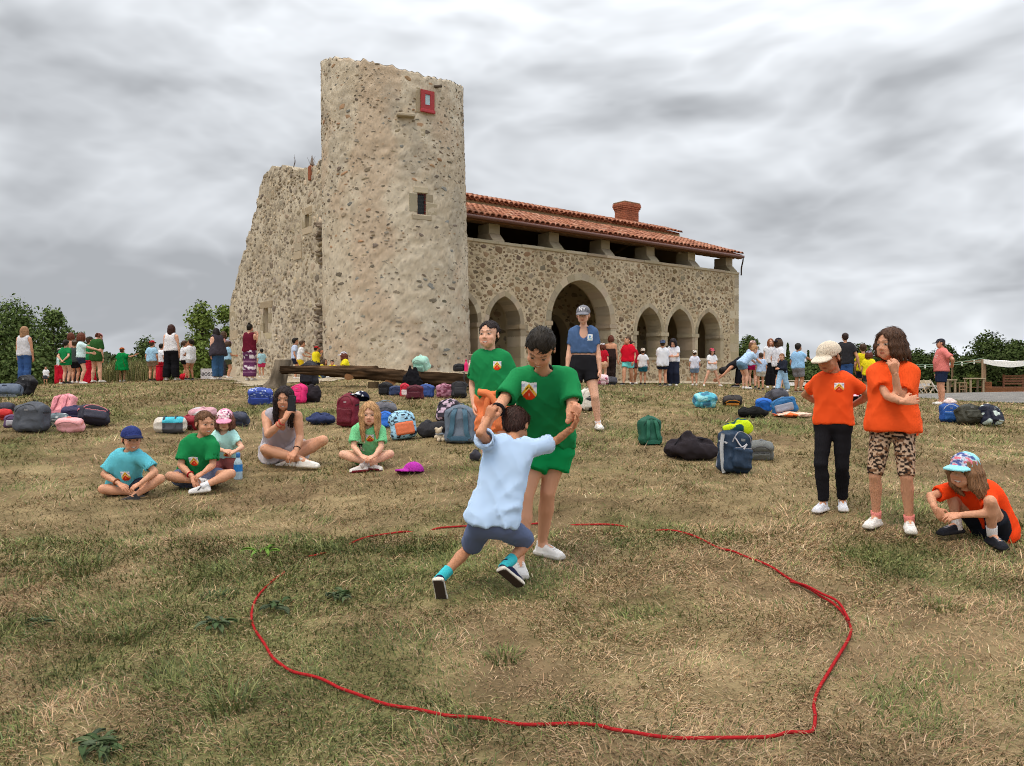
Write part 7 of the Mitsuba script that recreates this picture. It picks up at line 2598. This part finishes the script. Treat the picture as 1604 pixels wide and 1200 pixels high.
R = build_person('squatting girl in orange tee and light blue cap laughing at the right edge', J, 1.24, .208, (-.84, -.52, -.06), (.05, 0, 1), SK_MID, lin(128, 92, 68), 'mid', 'child smile',
                 top=dict(color=lin(246, 74, 22), loose=.014, sleeve=.72, hem=-.18, cuff=.6), bottom=dict(color=lin(26, 28, 38), len=.5, loose=.012), socks=dict(color=lin(218, 214, 214), h=.05), shoes=dict(color=lin(34, 36, 44), sole=lin(40, 40, 44), lace=lin(150, 152, 158)),
                 cap=dict(color=lin(148, 212, 222), front=lin(190, 196, 214), spots=(lin(78, 92, 150), lin(214, 120, 140)), brim=lin(142, 212, 222), freq=10, tilt=.04), drift=(-.20, -.25),
                 hands={'R': dict(dir=(.55, -.2, -.8), back=(-.5, -.8, .1), curl=.35), 'L': dict(dir=(-.95, -.1, -.1), back=(-.1, -.6, .8), curl=.5)}, sp=at(1549, 790, 5.06), hair_seed=1, b=.86)

# ---- the seated children and the woman
J = joints(6.85, pel=(194, 763, .1), nk=(201, 710, .0), hd=(206, 688, -.03), shR=(181, 718, .0), shL=(222, 717, -.05), elR=(163, 743, -.03), wrR=(187, 758, -.13), elL=(243, 739, -.07), wrL=(220, 757, -.18),
           hpR=(184, 768, .08), hpL=(206, 768, .08), knR=(161, 766, -.10), knL=(251, 750, -.06), anL=(212, 776, -.14), anR=(207, 772, -.03))
J.update(toL=A([-.95, -.2, -.08]), toR=A([.95, .0, -.08]))
R = build_person('boy in turquoise tee and navy cap sitting cross-legged, leftmost of the seated children', J, 1.18, .206, (.62, -.77, -.10), (0, 0, 1), SK_MID, lin(40, 28, 24), 'short', 'child smile',
                 top=dict(color=lin(92, 186, 206), loose=.015, sleeve=.74, hem=-.10, cuff=.7), bottom=dict(color=lin(40, 44, 60), len=.42, loose=.014), shoes=dict(color=lin(62, 62, 66), sole=lin(48, 48, 52), lace=lin(80, 80, 84)),
                 cap=dict(color=lin(44, 56, 112), brim=lin(30, 36, 66), tilt=.10), hands={'R': dict(dir=(.8, -.45, -.35), back=(.1, -.5, .85), curl=.3), 'L': dict(dir=(-.7, -.5, -.45), back=(-.1, -.6, .8), curl=.35)}, wrinkle=.009)
badge(R, R.J['nk'] * .45 + R.J['pel'] * .55 + R.fwd * .11 - R.lat * .055, .08, .09)
band_on(R, 'R', 'bracelet', lin(150, 90, 60), .035, .0215, .006, 1.18)
J = joints(7.15, pel=(304, 743, .12), nk=(315, 688, .0), hd=(321, 663, -.03), shR=(292, 696, .02), shL=(334, 698, -.04), elR=(283, 729, -.05), wrR=(302, 747, -.16), elL=(333, 729, -.08), wrL=(319, 740, -.17),
           hpR=(294, 750, .1), hpL=(316, 750, .1), knR=(266, 746, -.08), knL=(362, 742, -.07), anL=(322, 760, -.19), anR=(316, 754, -.04))
J.update(toL=A([-.95, -.25, -.08]), toR=A([.86, -.12, .30]))
R = build_person('boy in green tee with cropped brown hair sitting cross-legged in white trainers', J, 1.27, .212, (.74, -.66, -.14), (0, 0, 1), SK_MID, lin(96, 66, 46), 'crop', 'child smile',
                 top=dict(color=GREEN_T, loose=.016, sleeve=.74, hem=-.08, cuff=.7), bottom=dict(color=lin(96, 108, 136), len=.6, loose=.014), shoes=dict(color=lin(224, 224, 226), lace=lin(110, 112, 120), sole=lin(214, 212, 210), stripe=lin(70, 72, 80)), socks=dict(color=WHITE, h=.02),
                 hands={'R': dict(dir=(.5, -.5, -.7), back=(.1, -.7, .7), curl=.3), 'L': dict(dir=(-.75, -.4, -.5), back=(-.1, -.6, .8), curl=.4)}, wrinkle=.010)
badge(R, R.J['nk'] * .50 + R.J['pel'] * .50 + R.fwd * .11 - R.lat * .02, .082, .09)
band_on(R, 'R', 'bracelet', lin(170, 30, 40), .035, .0215, .006, 1.27)
J = joints(7.72, pel=(352, 717, .10), nk=(352, 678, .0), hd=(352, 658, -.02), shR=(340, 683, 0), shL=(365, 683, 0), elR=(336, 702, -.08), wrR=(351, 706, -.17), elL=(379, 701, -.05), wrL=(370, 706, -.16),
           hpR=(345, 723, .1), hpL=(359, 723, .1), knR=(339, 736, -.12), knL=(369, 736, -.12), anR=(342, 742, .12), anL=(362, 742, .12))
J.update(toR=A([0, .95, -.1]), toL=A([0, .95, -.1]))
R = build_person('small girl in mint tee and pink patterned cap kneeling behind the boy in green', J, 1.06, .195, (.22, -.95, -.20), (0, 0, 1), SK_FAIR, lin(110, 74, 56), 'bob', 'child',
                 top=dict(color=lin(176, 226, 222), loose=.012, sleeve=.6, hem=-.05, neck=1.2, cuff=.6), bottom=dict(color=lin(112, 58, 58), len=1.9, loose=.012, name='trousers'), shoes=dict(color=lin(190, 130, 140)),
                 cap=dict(color=lin(222, 150, 178), front=lin(226, 160, 184), spots=(lin(246, 236, 238), lin(96, 52, 88)), brim=lin(228, 148, 176), freq=13, tilt=-.08), hands={'R': dict(dir=(.8, -.4, -.1), curl=.45, back=(0, -.7, .7)), 'L': dict(dir=(-.7, -.5, -.3), curl=.45, back=(0, -.6, .8))})
badge(R, R.J['nk'] * .30 + R.J['pel'] * .70 + R.fwd * .1 - R.lat * .05, .07, .06)
J = joints(8.25, pel=(437, 705, .14), nk=(441, 645, -.18), hd=(445, 624, -.24), shR=(417, 650, -.14), shL=(466, 651, -.18), elR=(420, 681, -.32), wrR=(446, 657, -.40), elL=(470, 684, -.20), wrL=(464, 706, -.34),
           hpR=(427, 712, .1), hpL=(448, 712, .1), knR=(416, 704, -.26), knL=(506, 690, -.10), anR=(473, 720, -.30), anL=(455, 722, -.10))
J.update(toR=A([.97, -.1, -.04]), toL=A([-.95, .1, -.06]))
R = build_person('seated woman with long dark hair and grey tank top filming with a phone', J, 1.64, .226, (.10, -.96, -.20), (.05, -.1, 1), SK_MID, lin(34, 25, 24), 'long', 'adult smile',
                 top=dict(color=lin(170, 165, 178), loose=.006, sleeve=0, hem=.02, neck=1.5, scoop=1.5), bottom=dict(color=lin(192, 190, 198), len=.42, loose=.022, flare=.02, waist=.2, wrinkle=.014), shoes=dict(color=lin(226, 224, 220), lace=lin(214, 212, 206), sole=lin(214, 208, 198)),
                 hands={'R': dict(dir=(.40, .15, .9), back=(-.5, -.8, .2), curl=.55), 'L': dict(dir=(-.35, -.6, -.55), back=(.1, -.7, .7), curl=.45)}, hair_seed=1, drift=(-.02, .14))
band_on(R, 'R', 'bracelet', lin(176, 76, 66), .03, .019, .009, 1.64)
band_on(R, 'R', 'bracelet', lin(190, 96, 80), .055, .020, .007, 1.64)
band_on(R, 'L', 'bracelet', lin(40, 32, 34), .02, .0185, .005, 1.64)
K = Kit('phone', 'black phone held up in front of the face of the seated woman', 'phone')
K.add('body', boxm((-.038, -.005, -.078), (.038, .005, .078), .004), 'satin', lin(20, 20, 24), False)
K.add('camera_lens', tube([(.022, -.004, .058), (.022, -.0075, .058)], .007, 12), 'satin', lin(60, 62, 68), 40)
K.stand(at(457, 632, 8.25 - .44), rot_(-8, -6, 5), rest=False)
J = joints(8.0, pel=(574, 709, .12), nk=(577, 669, -.08), hd=(579, 648, -.12), shR=(558, 675, -.05), shL=(597, 675, -.05), elR=(554, 700, -.12), wrR=(566, 714, -.24), elL=(597, 700, -.12), wrL=(587, 714, -.24),
           hpR=(566, 715, .1), hpL=(584, 715, .1), knR=(537, 712, -.08), knL=(611, 711, -.08), anR=(579, 726, -.15), anL=(570, 729, -.22))
J.update(toR=A([.92, -.25, -.06]), toL=A([-.92, -.25, -.06]))
R = build_person('fair-haired girl in mint green printed tee sitting cross-legged right of the woman with the phone', J, 1.26, .222, (.10, -.98, -.16), (0, 0, 1), SK_FAIR, lin(176, 140, 98), 'long', 'child',
                 top=dict(color=lin(118, 206, 148), loose=.014, sleeve=.72, hem=-.08, cuff=.6), bottom=dict(color=lin(110, 180, 130), len=.4, loose=.012), shoes=dict(color=lin(214, 210, 208), lace=lin(90, 40, 50), sole=lin(120, 40, 52), toe=lin(220, 216, 210)), socks=dict(color=lin(190, 180, 180), h=.04),
                 hands={'R': dict(dir=(.75, -.45, -.3), back=(0, -.6, .8), curl=.5), 'L': dict(dir=(-.75, -.45, -.3), back=(0, -.6, .8), curl=.5)}, drift=(-.06, .08), hair_seed=2)
badge(R, R.J['nk'] * .80 + R.J['pel'] * .20 + R.fwd * .11 - R.lat * .035, .08, .085)


def tee_print(a, b):
    """A blotchy black and white figure print under the lettering."""
    c = np.full((len(a), 3), np.nan)
    n_ = meshkit.noise(np.c_[a * 7, b * 7, a * 0 + 2])
    m = np.hypot((a - .4) / .32, (b - .74) / .2) < 1
    c[m] = lin(24, 26, 26)
    m = np.hypot((a - .42) / .24, (b - .46) / .22) < 1
    c[m] = lin(226, 228, 226)
    c[m & (n_ > .55)] = lin(30, 32, 32)
    m = (b < .30) & (np.abs(a - .45) < .33)
    c[m & (n_ > .42)] = lin(224, 228, 226)
    c[m & (n_ < .33)] = lin(34, 36, 36)
    return c


badge(R, R.J['nk'] * .50 + R.J['pel'] * .50 + R.fwd * .11 + R.lat * .045, .09, .12, tee_print, name='chest_print')


def lettering(a, b, rows=('BOB', '  OVE')):
    from PIL import Image, ImageDraw, ImageFont
    import glob
    im = Image.new('L', (96, 64), 0)
    fo = ImageFont.truetype(glob.glob('/opt/blender-*/*/datafiles/fonts/Inter.woff2')[0], 27)
    d = ImageDraw.Draw(im)
    for q, t in enumerate(rows):
        d.text((2, 2 + q * 30), t, 255, font=fo, stroke_width=1)
    g = np.asarray(im)[np.clip(((1 - b) * 63).astype(int), 0, 63), np.clip((a * 95).astype(int), 0, 95)]
    c = np.full((len(a), 3), np.nan)
    c[g > 100] = lin(236, 240, 238)
    return c


badge(R, R.J['nk'] * .72 + R.J['pel'] * .28 + R.fwd * .11 + R.lat * .035, .13, .065, lettering, n=44, name='chest_lettering')

# ------------------------------------------------------------------ the people further back
def sit(u, v, v_top, head, y):
    """Joints of a person sitting with knees drawn up."""
    base = at(u, v, y)
    base[2] = float(ground(base[0], base[1]))
    S = (EYE + (V0 - v_top) / FPX * y - base[2]) / .55
    hh = .165 * S
    f = A([math.sin(math.radians(head)), math.cos(math.radians(head)), 0])
    r = A([f[1], -f[0], 0])
    W = lambda x, y_, z: base + (r * x + f * y_ + DZ * z) * S
    J = {'pel': W(0, 0, .07), 'nk': W(0, .06, .38), 'hd': W(0, .085, .48)}
    for s_, q in (('L', -1), ('R', 1)):
        J['sh' + s_], J['hp' + s_] = W(q * .092, .05, .345), W(q * .045, .02, .065)
        J['an' + s_] = W(q * .05, .30, .05)
        J['kn' + s_], J['an' + s_] = ik(J['hp' + s_], J['an' + s_], .235 * S, .225 * S, DZ + r * q * .3)
        J['to' + s_] = unit(f + r * q * .1)
        J['el' + s_], J['wr' + s_] = ik(J['sh' + s_], W(q * .05, .22, .24), .165 * S, .145 * S, r * q - DZ)
    return J, S, hh, unit(f - DZ * .1), DZ


def far(label, u, v, v_top, y, head, style, hair, topc, botc, top=None, bottom=None, shoes=None, skin=SK_MID, kind='child', seated=False, st=None, **kw):
    J, S, hh, hf, hu = sit(u, v, v_top, head, y) if seated else stand(u, v, v_top, head, y=y, child='child' in kind, **(st or {}))
    t = None if topc is None else {**dict(color=topc, loose=.016, sleeve=.62, hem=-.10, cuff=.6), **(top or {})}
    b_ = None if botc is None else {**dict(color=botc, len=.55, loose=.016, flare=.006), **(bottom or {})}
    kw.setdefault('wrinkle', .008)
    return build_person(label, J, S, hh, hf, hu, skin, hair, style, kind, top=t, bottom=b_, shoes=shoes or WSHOE, fine=False, **kw)


JEANS = lin(52, 84, 138)
LONG = dict(len=1.95, loose=.012, name='trousers')
TANK = dict(sleeve=0, neck=1.5, loose=.010)
far('woman with long blonde hair, white tank top and blue jeans at the far left', 38, 600, 511, 24.0, 0, 'long', lin(150, 116, 86), lin(206, 204, 212), JEANS, TANK, {**LONG, 'name': 'jeans'}, kind='adult', hair_seed=2)
far('tiny child in white tee on the crest beyond the blonde woman', 72, 594, 574, 26.0, 170, 'crop', BROWN_H, WHITE, lin(60, 62, 70))
far('child in white cap and mint top standing in a red sack', 94, 598, 545, 24.5, 60, 'bob', DARK_H, lin(196, 224, 222), lin(196, 26, 48), TANK, dict(len=1.6, flare=.01), cap=dict(color=lin(226, 222, 220)), st=dict(armL='front', armR='front'))
far('girl in green tee with dark tied hair holding her hands behind her back', 103, 601, 532, 23.3, 6, 'tight+pony', DARK_H, GREEN_T, lin(206, 186, 180), dict(hem=-.3), dict(len=.3), BSHOE, SK_FAIR, st=dict(armL='back', armR='back'))
far('woman with auburn bob and bare shoulders behind the girl in green tee', 111, 597, 521, 25.4, 10, 'bob', RED_H, lin(200, 150, 132), lin(90, 70, 70), TANK, LONG, skin=SK_FAIR, kind='adult')
far('child in grey cap and dark grey tee beside the girl in green tee', 117, 600, 532, 24.4, 0, 'tight', BROWN_H, lin(62, 70, 70), BLACK, cap=dict(color=lin(128, 116, 112)))
far('girl with reddish bob in mint tee and navy shorts turned to the right', 127, 605, 521, 22.9, 62, 'bob', RED_H, lin(206, 230, 232), lin(44, 52, 72), dict(hem=.0), dict(len=.42), skin=SK_FAIR, st=dict(armL='front', armR='fwd'))
far('boy in green tee and dark cap behind the red sack', 140, 597, 527, 25.2, 45, 'short', BROWN_H, GREEN_T, lin(40, 46, 70), cap=dict(color=lin(54, 60, 56)), st=dict(armL='front', armR='front'))
far('adult in dark green polo and pink cap looking down with legs apart', 151, 601, 520, 24.0, 20, 'tight+pony', RED_H, lin(44, 84, 40), BLACK, dict(hem=-.34, loose=.03, sleeve=.8), dict(len=.36), skin=SK_FAIR, kind='adult', cap=dict(color=lin(226, 180, 190), spots=(lin(240, 220, 224), lin(200, 120, 140)), tilt=-.3), st=dict(spread=.10, armL='down', armR='down', pitch=40, side=.05), b=1.12)
far('girl in long green tee and orange cap stretching one arm out to the right', 191, 598, 544, 25.6, 0, 'tight', BROWN_H, lin(0, 128, 62), lin(0, 110, 60), dict(hem=-.62, loose=.035, flare=.03), dict(len=.3), cap=dict(color=lin(216, 110, 40)), st=dict(armR='point', armL='down'))
far('boy in red cap and light blue tee seen from behind', 238, 593, 533, 25.0, 0, 'crop', BROWN_H, lin(160, 200, 230), lin(142, 124, 104), shoes=BSHOE, cap=dict(color=lin(206, 26, 44)), b=1.08)
far('child in white tee hidden behind the woman in black trousers', 253, 593, 538, 25.6, 30, 'short', DARK_H, WHITE, lin(200, 30, 50), None, dict(len=1.7))
far('woman in white tank top and wide black trousers with curly brown hair, seen from behind', 268, 598, 508, 24.2, 0, 'mid', lin(62, 40, 34), lin(226, 226, 232), lin(20, 20, 24), dict(sleeve=0, neck=1.7, loose=.012, hem=-.02, armhole=1.2), dict(len=1.97, loose=.020, flare=.014, waist=.2, name='trousers'), kind='adult', skin=SK_FAIR, hair_seed=3, st=dict(spread=.06), b=1.05)
far('girl in white tee and black shorts, half turned away beside the woman in black trousers', 289, 592, 533, 25.2, 40, 'tight+pony', BROWN_H, WHITE, BLACK, None, dict(len=.4), BSHOE, st=dict(armL='front', armR='front'))
far('girl in white tee and white shorts with dark ponytail facing left', 299, 594, 530, 24.4, 300, 'tight+pony', DARK_H, WHITE, lin(214, 216, 222), None, dict(len=.34), BSHOE, SK_TAN, st=dict(armL='front', armR='front'))
far('woman in dark sleeveless top and jeans leaning to the left beside the BOSS box', 341, 596, 513, 24.2, 310, 'mid', lin(28, 22, 24), lin(56, 52, 62), lin(58, 92, 136), dict(sleeve=0, neck=1.4, loose=.035, hem=-.26, flare=.03, armhole=1.2), {**LONG, 'name': 'jeans'}, kind='adult', skin=SK_FAIR, st=dict(lean=10, pitch=4, armL='down', armR='front'), b=1.16)
far('child in light blue tee and mauve hat behind the woman in jeans', 357, 591, 533, 25.6, 60, 'bob', BROWN_H, lin(158, 200, 230), lin(72, 82, 62), cap=dict(color=lin(150, 130, 146)), st=dict(armL='front', armR='front'))
far('woman with brown hair mostly hidden behind the woman in jeans', 350, 591, 519, 26.3, 70, 'mid', BROWN_H, lin(190, 140, 136), lin(64, 64, 70), TANK, LONG, kind='adult', skin=SK_FAIR)


def knit(v, R_):
    """Bands of white signs on purple."""
    z = v[:, 2] - R_.J['anL'][2]
    c = np.tile(lin(98, 52, 92), (len(v), 1))
    c[np.abs(z - .62) < .05] = lin(206, 196, 206)
    c[(np.abs(z - .80) < .06) & (meshkit.noise(v * 16) > .5)] = lin(226, 220, 226)
    c[(np.abs(z - .62) < .05) & (meshkit.noise(v * [24, 24, 5]) > .55)] = lin(80, 44, 76)
    c[(np.abs(z - .30) < .07) & (meshkit.noise(v * 16 + 5) > .52)] = lin(216, 206, 216)
    c[np.abs(z - .48) < .018] = lin(160, 120, 150)
    c[np.abs(z - .16) < .02] = lin(150, 110, 140)
    return c


far('woman in maroon tank top and purple patterned trousers with her hair in a bun', 391, 598, 507, 23.3, 12, 'tight+bun', DARK_H, lin(96, 24, 42), knit, dict(sleeve=0, neck=1.2, loose=.012, hem=-.1), dict(len=1.9, loose=.022, flare=.012, name='trousers'), kind='adult', skin=SK_FAIR, st=dict(armL='phone', armR='phone'), b=1.08)
far('child in light blue tee and pink shorts at the foot of the ruined wall', 410, 589, 546, 26.0, 330, 'short', DARK_H, lin(160, 200, 216), lin(206, 60, 110))
far('boy in pale blue tee standing by the ruined wall in profile', 462, 592, 529, 23.8, 70, 'short', DARK_H, lin(190, 206, 232), NAVY)
far('boy in white tee and yellow shorts beside the boy in pale blue', 471, 592, 533, 23.2, 75, 'short', BROWN_H, WHITE, lin(226, 196, 40), st=dict(lean=6, armL='fwd', armR='front'))
far('child in red cap and yellow tee behind the black backpack at the log', 495, 592, 542, 21.8, 40, 'short', DARK_H, lin(226, 210, 40), NAVY, cap=dict(color=lin(214, 36, 48)), st=dict(armL='phone', armR='phone'))
far('child with brown hair sitting behind the log, next to the black backpack', 505, 599, 563, 19.3, 120, 'mid', BROWN_H, lin(224, 206, 60), lin(90, 110, 140), seated=True)
far('dark haired child in yellow sitting behind the middle of the log', 522, 599, 565, 19.0, 190, 'short', DARK_H, lin(222, 202, 50), lin(70, 80, 110), seated=True)
far('girl in yellow tee and white cap with a long plait sitting against the tower', 544, 598, 552, 18.2, 250, 'mid', RED_H, lin(228, 212, 40), lin(40, 40, 48), seated=True, cap=dict(color=lin(206, 206, 216)))
# right of the centre
far('girl in red tee, peach shorts and white cap seen from behind at the arcade', 944, 602, 537, 23.4, 18, 'bob', RED_H, lin(186, 24, 46), lin(232, 190, 160), dict(hem=.05), dict(len=.4), skin=SK_FAIR, cap=dict(color=WHITE))
far('woman with auburn bob in dark backless outfit beside the girl in red', 957, 603, 525, 24.2, 22, 'bob', RED_H, lin(52, 38, 38), lin(44, 34, 34), dict(sleeve=0, neck=1.0, loose=.006, tube=.62, hem=-.02), dict(len=1.96, loose=.006, waist=.3, name='trousers'), BSHOE, SK_MID, kind='adult')
far('boy in bright red tee and turquoise shorts striding', 984, 604, 527, 22.4, 212, 'crop', BROWN_H, lin(206, 20, 44), lin(112, 206, 208), dict(loose=.03, hem=-.14), dict(len=.6), BSHOE, SK_MID, st=dict(step=.22, look=245, armR='side'), b=1.16)
far('child hidden behind the boy in bright red tee', 991, 602, 535, 23.4, 170, 'tight', DARK_H, lin(180, 24, 46), lin(90, 60, 60), skin=SK_TAN)
far('boy in white cap, white tee and teal shorts seen from behind before the parapet', 1007, 605, 545, 22.9, 10, 'short', BROWN_H, WHITE, lin(46, 112, 130), cap=dict(color=lin(228, 218, 204), back=True), shoes=BSHOE)
far('child in long white tee and blue cap seen from behind at the first pier', 1038, 607, 532, 22.3, 12, 'crop', BROWN_H, lin(224, 226, 238), NAVY, dict(hem=-.30, loose=.024), None, BSHOE, cap=dict(color=lin(72, 92, 128), back=True), st=dict(armL='front', armR='front'))
far('child in white polo and grey shorts between the blue cap and the long-haired girl', 1047, 605, 541, 23.0, 340, 'short', DARK_H, WHITE, lin(150, 160, 180), None, None, BSHOE)
far('girl with long dark hair in white polo and navy wide trousers bowing her head', 1055, 605, 528, 22.6, 200, 'long', lin(34, 28, 32), lin(222, 226, 238), NAVY, None, dict(len=1.96, loose=.018, flare=.016, name='trousers'), SK_FAIR is None or WSHOE, SK_FAIR, st=dict(pitch=42, armL='front', armR='front'), hair_seed=1)
far('boy in white cap turned backwards, white tee and pale denim shorts before the parapet', 1088, 604, 548, 23.5, 5, 'short', BROWN_H, lin(214, 220, 236), lin(128, 150, 180), cap=dict(color=lin(232, 228, 224), back=True))
far('girl in pink cap and white tee facing the viewer with legs wide apart', 1115, 605, 545, 23.0, 176, 'bob', BROWN_H, WHITE, lin(220, 222, 228), dict(hem=-.22), dict(len=.28), skin=SK_FAIR, cap=dict(color=lin(206, 80, 104), brim=lin(214, 110, 130)), st=dict(spread=.32, armL='front', armR='front'))
far('woman in black bending down to the ground with her dark hair hanging', 1155, 604, 524, 23.2, 272, 'mid', lin(30, 24, 24), lin(28, 28, 34), lin(24, 26, 34), dict(sleeve=0, neck=1.5, loose=.010, hem=-.02), dict(len=1.9, loose=.012, name='trousers'), BSHOE, SK_MID, kind='adult', st=dict(lean=120, armL='floor', armR='floor', pitch=34, S=1.55), hair_seed=2)
far('girl in light blue tee and denim shorts leaning forward with white trainers', 1167, 612, 540, 22.2, 72, 'tight+bun', BLOND_H, lin(172, 200, 232), lin(100, 130, 158), dict(loose=.012), dict(len=.42), WSHOE, SK_FAIR, st=dict(lean=46, armL='reach', armR='reach', S=1.42))
far('girl in pink and white cap, light blue tee and magenta shorts with long hair', 1179, 608, 533, 23.3, 10, 'long', lin(122, 84, 62), lin(186, 206, 232), lin(190, 30, 100), None, dict(len=.42), BSHOE, SK_FAIR, cap=dict(color=lin(232, 206, 204)))
far('boy in light blue tee and cream shorts seen from behind', 1192, 610, 552, 22.3, 4, 'crop', BROWN_H, lin(176, 202, 234), lin(206, 200, 190), shoes=BSHOE)
far('woman with long reddish hair in black dungarees and white top facing the viewer', 1207, 604, 530, 24.4, 188, 'long', lin(132, 82, 54), lin(216, 218, 228), BLACK, dict(sleeve=.3, neck=1.3), dict(len=1.95, loose=.014, waist=.36, name='trousers'), WSHOE, SK_FAIR, kind='adult smile', hair_seed=2)
far('teenager in white tee with black cap turned backwards and black shorts', 1219, 609, 529, 22.9, 60, 'bob', BROWN_H, lin(222, 226, 238), BLACK, dict(hem=-.2), dict(len=.8), BSHOE, SK_FAIR, cap=dict(color=lin(30, 34, 50), back=True))
far('girl with ponytail in light blue outfit and black cardigan walking to the right', 1226, 613, 553, 21.7, 236, 'tight+pony', lin(128, 88, 62), lin(36, 38, 52), lin(160, 196, 230), dict(sleeve=1.85, loose=.014), dict(len=1.9, loose=.018, name='trousers'), dict(color=lin(226, 226, 230), lace=lin(60, 60, 70), stripe=lin(50, 52, 60)), SK_FAIR, st=dict(step=.30, armR='mouth', armL='front', pitch=20))
far('stocky boy in light blue tee and grey shorts with one arm held forward', 1250, 613, 537, 22.5, 50, 'crop', DARK_H, lin(148, 194, 232), lin(132, 132, 138), dict(loose=.02), dict(len=.75), dict(color=lin(92, 58, 42)), SK_TAN, st=dict(armR='fwd'), b=1.12)
far('man in black tee and jeans seen from behind between the standing girls', 1324, 612, 521, 22.2, 14, 'crop', lin(52, 40, 36), lin(44, 44, 48), JEANS, None, {**LONG, 'name': 'jeans'}, BSHOE, SK_MID, kind='adult', st=dict(armR='side'), b=1.1)
far('child in yellow tee behind the shoulder of the girl with the leopard print', 1352, 612, 538, 22.6, 20, 'short', BROWN_H, lin(216, 200, 30), NAVY)
far('child in yellow tee and patterned cap next to another child in yellow', 1361, 612, 549, 22.0, 40, 'bob', RED_H, lin(232, 216, 40), lin(60, 60, 70), cap=dict(color=lin(150, 150, 176), spots=(lin(220, 220, 230), lin(90, 90, 130))))
R = far('stout man in salmon pink tee, navy shorts and dark cap, hand on hip', 1475, 636, 530, 20.3, 285, 'crop', lin(70, 60, 56), lin(214, 122, 120), lin(34, 42, 70), dict(loose=.022, hem=-.10, belly=1.15, sleeve=.75), dict(len=.72, loose=.018), WSHOE, lin(206, 150, 124), kind='adult', cap=dict(color=lin(48, 52, 66)), st=dict(armL='behind', armR='down', pitch=6), b=1.12)
badge(R, R.J['nk'] * .68 + R.J['pel'] * .32 + R.fwd * .14 - R.lat * .03, .22, .10, lambda a, b: np.where(((meshkit.noise(np.c_[a * 9, b * 5, a * 0]) > .45) & (np.abs(b - .5) < .42))[:, None], lin(232, 206, 204), np.nan), name='chest_print')
